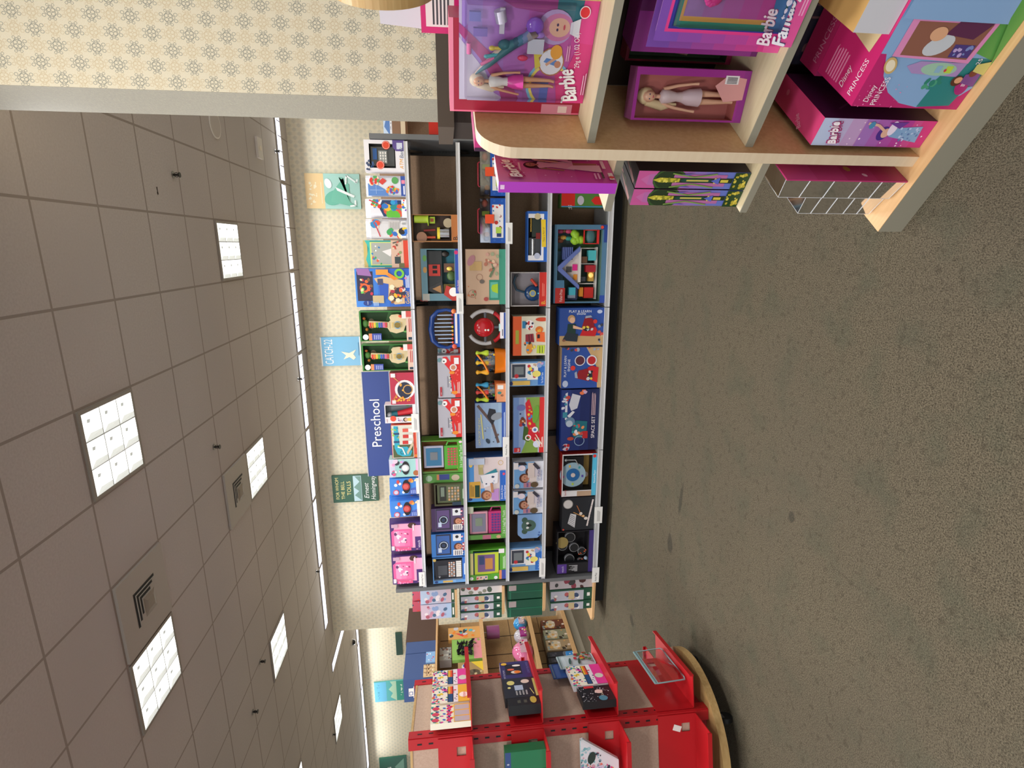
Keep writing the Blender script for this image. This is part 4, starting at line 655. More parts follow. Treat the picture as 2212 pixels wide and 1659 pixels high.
# ---- third shelf
def doccase(yR, yL, lab):
    Y = LY + .09; z0 = DECK['S3'] + .0008; l = onY(1063, yL, LY + .03).x; r = onY(1063, yR, LY + .03).x; w = r - l; h = onY(1036, yL, LY + .03).z - z0
    o = empty('doctor_kit_case', ((l + r) / 2, Y, z0)); tag(o, lab, 'toy case', 'blue based clear topped toy cases')
    b = MB(); b.box((-w / 2, -.06, 0), (w / 2, .06, h * .58), mat('1E52A8', .3)); F = Face(b, (-w / 2, -.06, 0), (1, 0, 0), (0, 0, 1), w, h * .58, .0005); F.draw([('r', .12, .16, .86, .88, 'E2DFDF'), ('k', .3, .3, .85, .85, 9, .1, ['C83A30', '3A7AA8', '8A3A3A', 'E8E0DC']), ('e', .46, .62, .12, .12, 'C2372E'), ('r', .22, .3, .36, .65, 'A8C84A'), ('r', .14, .3, .22, .6, '2A3A6A'), ('o', .06, .25, .04, .06, '4A7AC8'), ('o', .06, .75, .04, .06, '4A7AC8'), ('o', .94, .25, .04, .06, '4A7AC8'), ('o', .94, .75, .04, .06, '4A7AC8')]); b.build('base', o)
    k = MB(); k.box((-.06 * w, -.07, h * .45), (.14 * w, -.0605, h * .78), mat('E2502A', .35)); k.build('latch', o)
    c = MB(); g_ = glassy('E0E6F0', .22)
    for q in (((-w / 2 + .003, -.055, h * .585), (w / 2 - .003, -.053, h * .97)), ((-w / 2 + .003, .053, h * .585), (w / 2 - .003, .055, h * .97)), ((-w / 2 + .003, -.053, h * .95), (w / 2 - .003, .053, h * .97)), ((-w / 2 + .003, -.053, h * .585), (-w / 2 + .005, .053, h * .95)), ((w / 2 - .005, -.053, h * .585), (w / 2 - .003, .053, h * .95))): c.box(q[0], q[1], g_)
    c.build('clear_lid', o)
    i = MB(); i.ball((.4 * w, 0, h * .76), (.03, .03, .025), mat('E06A50')); i.box((.12 * w, -.02, h * .6), (.22 * w, .02, h * .88), mat('B8D24A')); i.cyl((-.3 * w, -.02, h * .7), (-.3 * w, .02, h * .7), .018, mat('D8904A'), 14); i.cyl((-.15 * w, .02, h * .62), (.1 * w, .02, h * .85), .008, mat('9AA0A8'), 8); i.ball((-.4 * w, 0, h * .7), (.02, .02, .02), mat('3A5A9A')); i.build('tools', o)
    hd = MB(); hd.tube([(-.28 * w, 0, h * .97), (-.25 * w, 0, h * 1.03), (.25 * w, 0, h * 1.03), (.28 * w, 0, h * .97)], .006, mat('A82A3A', .3), 8); hd.build('handle', o)
doccase(326, 423, 'clear topped blue toy tool case partly behind the tall pink box'); doccase(428, 525, 'clear topped blue toy tool case with an orange latch, fully in view')
G(538, 658, 1006, 'S3', 'toy_box', 'large beige and green wooden toy box on the third shelf', 'C9A98E', [('r', 0, 0, 1, .17, '3E9078'), ('p', [(.1, .17), (.35, .17), (.35, .2), (.1, .2)], '3E9078'), ('p', [(.08, .16), (.45, .16), (.45, .42), (.08, .42)], '2E8A74'), ('r', .12, .2, .41, .39, '5FB4A0'), ('p', [(.2, .2), (.38, .2), (.36, .34), (.3, .37), (.24, .34)], 'A8CC2E'), ('o', .2, .84, .09, .1, '9A6A58'), ('o', .5, .66, .07, .08, '9A6A58'), ('k', .1, .75, .35, .95, 10, .03, ['B8503A', '8A9A70', 'C8784A']), ('r', .62, .6, .78, .9, 'C2A06A'), ('e', .8, .86, .08, .14, 'B8808A', 60), ('l', [(.5, .4), (.66, .3), (.8, .36)], .06, '6A7A5C'), ('l', [(.72, .2), (.8, .5)], .04, 'B86A5A'), ('e', .42, .6, .05, .06, '6A6058'), ('k', .5, .2, .95, .55, 12, .05, ['C89A8A', '9AA080', 'D8B89A', 'B0705A']), ('e', .1, .5, .05, .06, 'A84A44')], d=.07)
def wheel(yR, yL, xT):
    Y = LY + .07; l = onY(1048, yL, Y).x; r = onY(1048, yR, Y).x; z0 = DECK['S3'] + .0008; zt = onY(xT, (yR + yL) / 2, Y).z; w, h = r - l, zt - z0; Rr = h * .5
    o = empty('toy_steering_wheel', ((l + r) / 2, Y, z0)); tag(o, 'red and grey toy steering wheel on the third shelf', 'toy'); c = Vector((0, 0, .5 * h + .012))
    P = lambda a, q=1.0: c + Vector((w * .46 * q * math.cos(R(a)), 0, Rr * .93 * q * math.sin(R(a))))
    m = MB(); m.tube([P(a) for a in range(-150, -29, 10)], .016, mat('B0121E', .25), 12); m.build('rim_lower', o)
    for a0, a1 in ((-28, 62), (118, 208)):
        m = MB(); m.tube([P(a) for a in range(a0, a1, 9)], .016, mat('C4C2C4', .3), 12); m.build('grip', o)
    m = MB(); m.ball(c + Vector((0, -.01, .01)), (w * .27, .03, h * .27), mat('C01A24', .2), 20); m.build('hub', o)
    m = MB()
    for a in (0, 180, -90): m.tube([c, P(a)], .012, mat('5A5C64', .3), 8)
    m.build('spokes', o); m = MB(); m.ball(c + Vector((-.06 * w, -.04, .0)), .009, WHITE); m.ball(c + Vector((-.06 * w, -.04, -.022)), .009, WHITE); m.box((-w * .1, -.03, .03), (w * .1, -.02, .055), mat('9AC8C4')); m.build('buttons', o)
    m = MB(); m.box((-.3 * w, -.045, 0), (.42 * w, -.02, .045), mat('E6E2E6')); F = Face(m, (-.3 * w, -.045, 0), (1, 0, 0), (0, 0, 1), .72 * w, .045); F.draw([('r', 0, 0, 1, .4, '2A4A94'), ('x', .1, .55, .4, .8, 1, '222A44')]); m.build('stand_card', o)
wheel(668, 745, 1011)
def drumset(yR, yL, lab, main, bod, seed):
    Y = LY + .105; l = onY(1055, yL, Y).x; r = onY(1055, yR, Y).x; z0 = DECK['S3'] + .0008; zt = onY(1023, (yR + yL) / 2, Y).z; w, h = r - l, zt - z0
    o = empty('musical_instrument_pack', ((l + r) / 2, Y, z0)); tag(o, lab, 'toy', 'round packs of toy shakers'); rd = random.Random(seed)
    m = MB(); m.tube([(0, 0, 0), (0, 0, h * .34)], [w * .42, w * .46], mat(bod, .3), 24); m.build('drum', o)
    m = MB(); m.cyl((0, .01, h * .35), (0, .01, h * .72), w * .42, glassy('E8F0F4', .12), 24)
    for k in range(22): m.ball((rd.uniform(-.34, .34) * w, rd.uniform(-.3, .0) * w, h * rd.uniform(.36, .66)), rd.uniform(.007, .012), mat(rd.choice(['2F6FC4', 'D8382E', '5FB83A', 'E8C62C', '222A44', 'E8E8EC'])))
    m.build('clear_drum', o)
    for x, c in ((-.34, main[0]), (0, main[1]), (.34, main[2])):
        m = MB(); z = h * .62; m.tube([(x * w, -.3 * w, z - .02), (x * w, -.3 * w, z + .0), (x * w, -.3 * w, z + .04), (x * w, -.3 * w, z + .055), (x * w, -.3 * w, z + .075), (x * w, -.3 * w, z + .085)], [.02, .024, .01, .012, .02, .008], mat(c, .25), 12); m.build('maraca', o)
    m = MB(); m.ball((.02 * w, -.1 * w, h * .84), (w * .2, w * .12, h * .12), mat('163A6A' if seed == 1 else '1E2A2E', .2)); m.build('castanet', o)
    m = MB(); m.tube([(-.34 * w, -.36 * w, h * .55), (.05 * w, -.42 * w, h * .72), (.3 * w, -.36 * w, h * .9)], .008, mat('E27A1E'), 6); m.build('strap', o)
    if seed == 2:
        m = MB(); m.box((-.42 * w, -.5 * w, 0), (.42 * w, -.47 * w, h * .3), mat('DE9468')); Face(m, (-.42 * w, -.5 * w, 0), (1, 0, 0), (0, 0, 1), .84 * w, h * .3).draw([('t', .3, .3, .4, 'B.', '2A1E1A', 0, 0, .3), ('r', .7, .3, .92, .9, 'EDEAE6'), ('e', .5, .7, .15, .2, '3A8A8A')]); m.build('label_sleeve', o)
drumset(749, 809, 'round orange based pack of toy shakers beside the steering wheel', ('E8A82A', 'E8C03A', 'B8D234'), 'E87A14', 1); drumset(820, 866, 'round pack of toy shakers with a peach sleeve, beside the fish catching game', ('B8D234', 'D84A44', '3A9AC8'), 'D87A44', 2)
G(870, 967, 1027, 'S3', 'toy_box', 'pale blue box with a slanting rod and a dark fish, third shelf', '8FA8C4', [('g', 0, 0, 1, 1, '9AB4CC', '8098BC', 4), ('l', [(.95, .92), (.55, .45), (.1, .25)], .09, '5E4A44'), ('p', [(.5, .45), (.7, .3), (.85, .35), (.88, .55), (.7, .62)], '22242C'), ('e', .7, .3, .12, .2, '8A9098', 20), ('e', .15, .6, .1, .06, '2A3A4A', 30), ('l', [(.2, .75), (.75, .82)], .04, 'C8C27A'), ('t', .06, .84, .1, 'CATCH OF THE DAY', 'D8D08A', 0, .2, .7), ('k', .1, .2, .5, .7, 8, .04, ['3A4A5A', 'A8B4C0', '6A5A5A']), ('r', 0, 0, 1, .14, '2A4FA0'), ('x', .2, .04, .8, .1, 1, 'B8C8E8')], side='2A4FA0', d=.08)
G(988, 1083, 1003, 'S3', 'toy_box', 'large pale box of a drawing learning desk with a child writing', 'D8C6C4', [('r', 0, 0, 1, 1, 'D9CBCB'), ('p', [(0, .82), (1, .82), (1, 1), (0, 1)], '4F9AE0'), ('r', 0, .55, .3, 1, '4F9AE0'), ('r', .08, .66, .46, .95, 'E2B04A'), ('r', .1, .68, .38, .8, '1E4A3A'), ('x', .12, .83, .4, .93, 3, '8A6A2A'), ('e', .06, .92, .035, .05, '1F3478'), ('p', [(.62, .58), (.97, .62), (.97, .72), (.62, .7)], 'B8AC7A'), ('r', .78, .58, .96, .68, 'C9BC8C'), ('o', .87, .14, .055, .065, 'C8A84A'), ('p', [(.42, .62), (.58, .66), (.74, .26), (.6, .2)], '2F8494'), ('p', [(.32, .56), (.6, .66), (.66, .2), (.42, .22)], 'E4E2E8'), ('k', .36, .3, .6, .6, 6, .03, ['3A4A6A', '8AA0C8']), ('f', .14, .5, .12, 'C08A68', '7A4A34', 'B88AC8'), ('l', [(.2, .35), (.42, .38)], .06, 'B88260'), ('r', 0, 0, .7, .16, '2862B8'), ('t', .04, .09, .06, 'Doodle & Draw', 'F0F2F8', 0, 0, .42), ('t', .04, .02, .06, 'Learning Center', 'F0F2F8', 0, 0, .45), ('e', .86, .9, .08, .05, 'E8C86A'), ('e', .62, .06, .035, .035, 'D84A6A'), ('r', .85, .55, .99, .95, 'B8C4D8')], side='3A5E96', d=.14)
G(1093, 1165, 1004, 'S3', 'toy_laptop_box', 'green boxed pink toy laptop on the third shelf', '4E8A3A', [('r', .05, 0, 1, .13, '5C9A3C'), ('t', .14, .03, .085, '2 in 1 LeapTop Touch', 'E8F0E0', 0, 0, .7), ('r', 0, .1, .14, 1, '5E9A44'), ('r', 0, .4, .13, .62, 'B0647A'), ('e', .06, .2, .05, .06, 'C89A7A'), ('r', .8, .85, 1, 1, 'C8D0B8')], win=(.14, .13, .97, .97), wback='2E4A24', inside=laptop('E8A8BC', 'C8367A', '8A88A0', '8A9A84'), iname='laptop', d=.12)
def padtoy(m, w, h, d):
    m.box((-.42 * w, -.2 * d, .18 * h), (.4 * w, -.05 * d, .9 * h), mat('1F4A6A', .4)); m.box((-.32 * w, -.35 * d, .2 * h), (.38 * w, -.201 * d, .84 * h), mat('C8D83A', .35)); m.box((-.24 * w, -.37 * d, .3 * h), (.32 * w, -.351 * d, .76 * h), mat('7A5A8C')); m.box((-.16 * w, -.38 * d, .36 * h), (.2 * w, -.371 * d, .56 * h), mat('C88A4A')); m.box((.0, -.38 * d, .58 * h), (.28 * w, -.371 * d, .72 * h), mat('3A4A7A'))
    m.tube([(-.4 * w, -.2 * d, .8 * h), (-.46 * w, -.2 * d, .5 * h), (-.4 * w, -.2 * d, .2 * h)], .008, mat('C8D83A'), 8)
for q, (lab, dd, bk) in enumerate((('green boxed yellow learning pad, frontmost of its stack', .04, .03), ('green learning pad box, middle of its stack', .04, .08), ('green learning pad box, rearmost of its stack', .04, .13))):
    G(1187 - q * 4, 1253 - q * 4, 1003, 'S3', 'learning_pad_box', lab, '57A02E', [('r', 0, .0, .2, .4, '58A82E'), ('e', .07, .93, .05, .05, 'E8ECE8'), ('r', .01, .5, .14, .8, 'E8C8B8'), ('k', .02, .52, .12, .78, 5, .03, ['3A6A9A', 'D84A4A']), ('e', .06, .28, .05, .05, 'E8ECF0'), ('r', 0, 0, .3, .16, '3A4AA0'), ('r', 0, .12, .3, .19, 'DE8A5A'), ('r', .86, .05, 1, .2, 'E8E4E4'), ('x', .35, .03, .8, .1, 2, 'D8F0C8'), ('r', .2, .88, .9, .96, 'D8CC8A')], win=(.18, .17, .97, .88), wback='3E8A24', wd=.035, inside=padtoy if q == 0 else None, iname='learning_pad', d=dd, back=bk, group='green learning pad boxes')
# ---- fourth shelf
def train(m, w, h, d):
    m.box((-.4 * w, -.3 * d, .25 * h), (-.02 * w, -.05 * d, .9 * h), mat('5C6066', .3, .5)); m.cyl((-.38 * w, -.32 * d, .7 * h), (-.05 * w, -.32 * d, .7 * h), .012, mat('C8CCD0', .2, .8), 10); m.box((.0, -.3 * d, .3 * h), (.4 * w, -.05 * d, .75 * h), mat('2E3A34')); m.box((-.04 * w, -.33 * d, .3 * h), (.08 * w, -.301 * d, .55 * h), mat('8A2A2A')); m.cyl((.1 * w, -.33 * d, .8 * h), (.42 * w, -.33 * d, .8 * h), .005, mat('C8A24A', .3, .6), 8)
    for k in range(5): m.cyl((-.3 * w + k * .14 * w, -.34 * d, .22 * h), (-.3 * w + k * .14 * w, -.31 * d, .22 * h), .014, BLACK, 12)
G(456, 566, 1139, 'S4', 'toy_box', 'wide low blue and white box with a black and silver toy train', '2A62B8', [('r', 0, 0, 1, .18, '2A62B8'), ('r', .05, .18, .95, .3, 'E4E4EA'), ('r', .03, .18, .13, .95, 'E4E4EA'), ('r', .87, .18, .95, .95, 'E4E4EA'), ('e', .12, .5, .15, .15, 'B8C0D8'), ('e', .9, .5, .15, .15, 'C8B890'), ('p', [(.3, .06), (.84, .1), (.84, .33), (.3, .28)], 'E4C32E'), ('t', .4, .13, .12, "Take a Part it!", '6A5A2A', 2, .2, .38)], win=(.13, .33, .87, .95), wback='1C1C1E', inside=train, iname='toy_train', d=.11)
def vac(m, w, h, d):
    m.ball((-.12 * w, -.1 * d, .36 * h), (.24 * w, .3 * d, .24 * h), mat('143E6E', .25), 18); m.cyl((-.12 * w, -.42 * d, .38 * h), (-.12 * w, -.4 * d, .38 * h), .1 * w, mat('C8B84A'), 18); m.cyl((-.12 * w, -.44 * d, .38 * h), (-.12 * w, -.421 * d, .38 * h), .07 * w, mat('7A94B0'), 18)
    m.tube([(-.1 * w, -.1 * d, .58 * h), (-.02 * w, -.1 * d, .82 * h), (.2 * w, -.1 * d, .9 * h), (.4 * w, -.1 * d, .84 * h)], .009, mat('24445A', .4), 8); m.tube([(.3 * w, -.25 * d, .42 * h), (.1 * w, -.25 * d, .26 * h)], .012, mat('C8402A'), 8); m.box((-.14 * w, -.44 * d, .12 * h), (-.1 * w, -.4 * d, .24 * h), mat('5AB4D8')); m.cyl((.4 * w, -.2 * d, .82 * h), (.4 * w, -.1 * d, .82 * h), .05 * w, mat('22282E'), 14)
G(588, 662, 1103, 'S4', 'toy_box', 'red edged clear box holding a navy toy vacuum cleaner', 'C4BFBC', [('r', 0, 0, 1, .2, 'C22A20'), ('t', .05, .03, .16, 'B.', 'E8B43A', 0, 0, .2), ('x', .3, .06, .7, .14, 2, 'E87A6A')], win=(.03, .2, .98, .97), wback='8F8A90', inside=vac, iname='toy_vacuum', d=.1)
G(683, 768, 1108, 'S4', 'toy_chest', 'orange lidded soft toy chest with appliqued animal shapes', 'D9D2BC', [('r', 0, .74, 1, 1, 'DE5A26'), ('r', .3, .82, .65, .92, 'A8A83A'), ('e', .78, .5, .15, .15, 'EDE8E8'), ('k', .68, .4, .86, .62, 8, .06, ['C83A3A', '2A2A44', 'C83A3A']), ('e', .66, .2, .1, .12, 'D8742A'), ('t', .6, .16, .14, 'B.', 'F2D84A', 0, 0, .12), ('p', [(.34, .35), (.56, .38), (.54, .62), (.36, .62)], '8E2434'), ('l', [(.38, .42), (.54, .44)], .02, '3A1A22'), ('l', [(.38, .5), (.54, .52)], .02, '3A1A22'), ('p', [(.34, .02), (.6, .04), (.58, .3), (.36, .28)], 'E2642E'), ('r', .44, .18, .54, .26, '2A2024'), ('e', .18, .5, .1, .17, 'DC943A', 80), ('p', [(.04, .04), (.26, .02), (.26, .26), (.06, .28)], 'BCCF3E'), ('l', [(.06, .1), (.24, .1)], .02, '4A5A1E'), ('l', [(.06, .18), (.24, .18)], .02, '4A5A1E'), ('k', .1, .3, .36, .64, 8, .05, ['E8743A', '2A2A2A', 'E8D24A', '3A8AC8']), ('e', .92, .12, .06, .2, 'C8482A'), ('r', .7, .62, .88, .72, '2A7AA8')], side='D9D2BC', top='D8542A', d=.14, cat='toy chest')
VL = [('r', 0, 0, 1, 1, '6A9ACC'), ('r', .04, 0, .8, .2, '2A68B8'), ('t', .1, .05, .08, 'Tiny Touch Tablet', 'E0ECFC', 0, 0, .45), ('r', .32, .5, .94, .96, 'E6E6EC'), ('r', .36, .55, .9, .92, '3A3E4C'), ('r', .48, .6, .8, .86, '7A8286'), ('e', .42, .8, .06, .06, 'C8303A'), ('r', .26, .2, .94, .5, 'E9E6E0'), ('k', .34, .24, .9, .46, 14, .045, ['3A8AB8', 'C8303A', '4A9A6A', 'E8D44A', '2A5AA0']), ('e', .5, .24, .09, .12, 'E8D870'), ('r', .04, .42, .22, .92, 'D9B45A'), ('e', .12, .95, .05, .05, '1F3478'), ('k', .8, .05, .98, .3, 6, .06, ['B89AC8', 'C8A890', '8AA0D0'])]
G(781, 834, 1098, 'S4', 'toy_tablet_box', 'pale blue boxed white toy computer between the toy chest and the crocodile box', '6A9ACC', VL, d=.1, group='boxed white toy computers')
G(858, 978, 1109, 'S4', 'toy_box', 'wide box of a red crocodile xylophone on a green meadow', 'B8C4D8', [('g', 0, .3, 1, 1, 'C8D0E0', '6A8AC0', 4), ('p', [(0, .2), (.35, .2), (.5, .1), (1, .15), (1, .6), (.6, .45), (.4, .65), (.2, .6), (0, .75)], '7FA048'), ('p', [(.25, .7), (.5, .66), (.45, .5), (.2, .5)], '3E5E26'), ('p', [(.1, .2), (.3, .5), (.35, .5), (.2, .14)], 'CBB89A'), ('p', [(.2, .3), (.3, .55), (.42, .5), (.5, .56), (.9, .62), (.98, .5), (.8, .4), (.5, .28), (.3, .12)], 'CE2430'), ('k', .42, .4, .85, .52, 10, .05, ['3A8AC8', 'E8C83A', 'E8803A', '6AC85A']), ('o', .28, .52, .06, .1, 'F2E4E4'), ('e', .42, .3, .1, .1, 'EAE6EC'), ('e', .42, .3, .05, .05, '5A7AB8'), ('e', .58, .7, .1, .1, '9A4A24'), ('e', .82, .76, .1, .14, '6A74B4'), ('k', .5, .6, .8, .8, 8, .06, ['2A3A6A', 'B03A3A', '6A3A2A', 'E8C8A0']), ('e', .7, .28, .1, .3, '6AA238', 80), ('r', 0, 0, 1, .16, 'CB2A28'), ('r', .02, .78, .1, .98, 'C22A30'), ('t', .03, .82, .1, 'hape', 'F2E4E4', 0, 0, .06), ('e', .16, .24, .12, .12, 'D4D8EC'), ('l', [(.28, .3), (.1, .12)], .03, 'E8DCC0'), ('l', [(.34, .28), (.14, .06)], .03, 'E8DCC0'), ('x', .1, .04, .3, .12, 1, 'F2C8C0')], d=.08)
KA = [('r', 0, 0, 1, 1, 'D6D6DE'), ('g', 0, .3, 1, .98, '8AB4DC', '6FA4D8', 3), ('f', .38, .62, .15, 'C08A70', '5A3020', 'D8CCC8'), ('f', .62, .44, .13, 'D0A088', '4A2A20', 'C8C0C8'), ('r', .4, .3, .96, .52, 'CDBFBA'), ('p', [(.75, .1), (.98, .3), (.9, .36), (.7, .2)], '3A3A44'), ('p', [(.88, .55), (1, .62), (1, .95), (.9, .92)], '26262E'), ('e', .78, .72, .1, .12, 'E4D8E4'), ('r', .03, .42, .22, .66, 'B07A8A'), ('r', .05, .5, .2, .56, '6A5A8A'), ('e', .13, .3, .1, .13, '5A4A34'), ('e', .1, .88, .08, .08, 'C8CCC8'), ('t', .28, .12, .11, 'STYLING', '3A4A84', 0, 0, .5), ('t', .28, .04, .08, 'ON THE GO', '4A6AA8', 0, 0, .4), ('r', .74, .84, .99, .99, 'E2DEE2')]
for yr, yl, xt, lab in ((997, 1054, 1109, 'white and blue box with two children playing, beside the crocodile xylophone box'), (1059, 1109, 1108, 'white and blue box with two children playing, beside the koala')): G(yr, yl, xt, 'S4', 'play_set_box', lab, 'D6D6DE', KA, d=.1, group='white play set boxes with two children')
def koala():
    Y = LY + .07; l = onY(1145, 1160, Y).x; r = onY(1145, 1109, Y).x; z0 = DECK['S4'] + .0008; zt = onY(1118, 1135, Y).z; w, h = r - l, zt - z0
    mb = MB(); q = .18 * h; PMx = Matrix(((1, 0, 0, 0), (0, 0, 1, 0), (0, 1, 0, 0), (0, 0, 0, 1)))
    mb.prism([(-w / 2 + q, 0), (w / 2, 0), (w / 2, h), (-w / 2 + q, h), (-w / 2, h - q), (-w / 2, q)], -.02, .02, mat('7FA4D4', .3), PMx)
    Face(mb, (-w / 2, -.02, 0), (1, 0, 0), (0, 0, 1), w, h).draw([('e', .3, .72, .12, .12, '3E5A4A'), ('e', .78, .72, .12, .12, '3E5A4A'), ('e', .54, .55, .26, .3, '48665A'), ('e', .45, .6, .05, .06, 'E8E8E8'), ('e', .64, .6, .05, .06, 'E8E8E8'), ('e', .55, .52, .06, .09, '16221C'), ('k', .1, .08, .3, .3, 3, .05, ['4A6AA8'])])
    tag(mb.build('koala_book', loc=((l + r) / 2, Y, z0)), 'pale blue rounded case with a green koala face', 'toy')
koala()
G(1182, 1234, 1098, 'S4', 'toy_tablet_box', 'pale blue boxed white toy computer near the left end of the fourth shelf', '6A9ACC', VL, d=.1, group='boxed white toy computers')
# ---- base shelf
G(418, 448, 1213, 'B', 'toy_box', 'red and green fronted toy car box partly behind the maple fixture shelf', '4F7A3A', [('r', 0, .72, 1, 1, 'C8281E'), ('t', .15, .78, .12, 'Fisher-Price', 'F4E8E4', 90, 0, .3), ('e', .5, .6, .09, .07, 'B8B4C0'), ('p', [(.2, .1), (.8, .1), (.8, .3), (.5, .38), (.2, .3)], 'CE2A24'), ('e', .3, .1, .06, .06, '1A1A1E'), ('e', .7, .1, .06, .06, '1A1A1E'), ('r', 0, 0, .08, 1, '3F8AB8')], d=.14)
def house(m, w, h, d):
    PMx = Matrix(((1, 0, 0, 0), (0, 0, 1, 0), (0, 1, 0, 0), (0, 0, 0, 1))); W_ = mat('E6E2DC', .5); BLU = mat('6A7CC0', .4); y0, y1 = -.46 * d, -.1 * d
    def X(u): return (u - .5) * w
    m.prism([(X(.21), .5 * h), (X(.69), .5 * h), (X(.47), .9 * h), (X(.43), .9 * h)], y0 + .04, y1, mat('D8CFC8'), PMx)
    m.prism([(X(.18), .5 * h), (X(.23), .5 * h), (X(.45), .84 * h), (X(.67), .5 * h), (X(.73), .5 * h), (X(.47), .93 * h), (X(.43), .93 * h)], y0, y0 + .039, BLU, PMx)
    m.box((X(.27), y0 + .01, .47 * h), (X(.7), y1, .52 * h), W_)
    for k in range(6): m.box((X(.56) + k * .0 * w, y0 + .04, (.62 + k * .035) * h), (X(.72), y1, (.64 + k * .035) * h), BLU)
    m.box((X(.04), y0 + .06, .12 * h), (X(.72), y1, .16 * h), W_); m.box((X(.05), y0 + .05, .5 * h), (X(.24), y1, .54 * h), mat('3E4A78')); m.box((X(.03), y0 + .06, .5 * h), (X(.05), y1, .8 * h), mat('3E4A78'))
    for u in (.24, .5, .7): m.box((X(u), y0 + .06, .16 * h), (X(u + .012), y1, .47 * h), W_)
    for u0, u1, z0, z1, c in ((.06, .2, .2, .38, 'C8261E'), (.08, .2, .4, .47, 'D88A2A'), (.55, .68, .17, .32, '4FC0C8'), (.52, .6, .34, .46, '6A4A34'), (.28, .4, .2, .3, 'C8A24A'), (.4, .49, .17, .36, 'B02430'), (.28, .34, .36, .46, '3A3E44'), (.1, .2, .55, .68, '49B4C8'), (.06, .1, .55, .7, '8A94A8'), (.42, .5, .53, .62, 'E22A8C'), (.3, .37, .53, .6, 'E8942A'), (.4, .47, .64, .74, '4A4A4E')): m.box((X(u0), y0 + .03, z0 * h), (X(u1), y0 + .09, z1 * h), mat(c))
    m.ball((X(.36), y0 + .03, .26 * h), .02, emis('F0B060', .8))
    for k in range(9): rd = random.Random(k); m.ball((X(.78 + rd.random() * .12), y0 + .06, (.44 + rd.random() * .16) * h), .03, mat('A4D838', .5))
    for q in ((.76, .16, .77, .42), (.93, .16, .94, .42), (.76, .13, .94, .17), (.76, .41, .94, .43)): m.box((X(q[0]), y0 + .02, q[1] * h), (X(q[2]), y0 + .035, q[3] * h), mat('DE2A2A'))
    m.ball((X(.86), y0 + .05, .28 * h), (.06, .02, .04), mat('4A7A7C'))
    for u, z, c in ((.92, .86, 'B8406A'), (.84, .8, 'D8A84A'), (.8, .86, '8A4A34'), (.92, .7, 'C8406A'), (.83, .7, '3A9A8C')): m.ball((X(u), y0 + .06, z * h), (.018, .018, .028), mat(c)); m.ball((X(u) + .002, y0 + .06, z * h + .036), .015, mat('7A4A34'))
G(485, 655, 1197, 'B', 'toy_house_box', 'very large open box with a blue roofed dollhouse on the base shelf', '4F7896', [('r', 0, 0, .1, .1, '2A4AA0'), ('r', .94, 0, 1, .12, '1F3F8A'), ('p', [(0, .78), (.3, .8), (.3, .98), (0, .98)], '4A7A9C'), ('r', 0, .78, .2, .97, 'B8302C'), ('t', .02, .83, .08, 'Fisher-Price', 'F0D8D4', 0, 0, .16), ('r', .78, .0, .98, .06, '24428C'), ('e', .97, .1, .03, .03, 'E2482E')], win=(.02, .09, .94, .94), wback='4A6A60', inside=house, iname='dollhouse', d=.28, back=.04, wart=[('r', .74, 0, 1, 1, '5E7C84'), ('r', .0, .75, .7, 1, '6A94AC'), ('r', .74, 0, 1, .5, '3E6A34')])
EN = [('r', 0, 0, 1, 1, '2B4C96'), ('p', [(0, 0), (1, 0), (1, .2), (0, .24)], 'C4A272'), ('t', .2, .88, .095, 'PLAY & LEARN', 'E8ECF6', 0, 0, .62), ('t', .3, .78, .095, 'ENGINE', 'E8ECF6', 0, 0, .4)]
CAR = lambda cx, cy, s: [('p', [(cx - .2 * s, cy), (cx + .24 * s, cy - .02), (cx + .3 * s, cy + .18 * s), (cx + .24 * s, cy + .3 * s), (cx - .1 * s, cy + .26 * s)], 'C4242A'), ('p', [(cx - .16 * s, cy + .24 * s), (cx + .22 * s, cy + .28 * s), (cx + .16 * s, cy + .56 * s), (cx - .06 * s, cy + .64 * s)], '8E1A24'), ('e', cx, cy + .22 * s, .12 * s, .07 * s, '2E3038'), ('k', cx - .1 * s, cy + .16 * s, cx + .16 * s, cy + .3 * s, 8, .04, ['C8CCD0', '22242A', 'E8C84A']), ('p', [(cx - .06 * s, cy + .58 * s), (cx + .14 * s, cy + .62 * s), (cx + .1 * s, cy + .68 * s), (cx - .05 * s, cy + .66 * s)], '9AA4B8')]
G(665, 746, 1209, 'B', 'engine_set_box', 'navy box of a red toy engine with a boy kneeling at it', '2B4C96', rotart=[('r', 0, 0, 1, 1, '2C4E9C'), ('r', 0, 0, 1, .26, 'C4A272')] + EN[2:3] + [('t', .38, .82, .07, 'ENGINE', 'E8ECF6', 0, 0, .36), ('r', .05, .9, .05, .9, 'FFFFFF'), ('e', .9, .9, .07, .05, 'B8C4E0')] + CAR(.62, .26, .8)[:] + [('e', .26, .72, .1, .1, 'B8946A'), ('e', .28, .68, .075, .08, 'DDB294'), ('p', [(.16, .32), (.36, .3), (.36, .58), (.18, .58)], '1E3A34'), ('p', [(.3, .55), (.52, .46), (.52, .42), (.3, .46)], 'DDB294'), ('p', [(.06, .14), (.4, .1), (.42, .3), (.16, .36)], '26303A'), ('e', .1, .14, .05, .03, '8A5A44'), ('e', .8, .64, .055, .055, 'D83A34'), ('k', .9, .08, .98, .7, 7, .05, ['8A94A8', '3A3E4C', 'C84A44', 'C8B088'])], side='3460B4', d=.16, group='navy toy engine boxes')
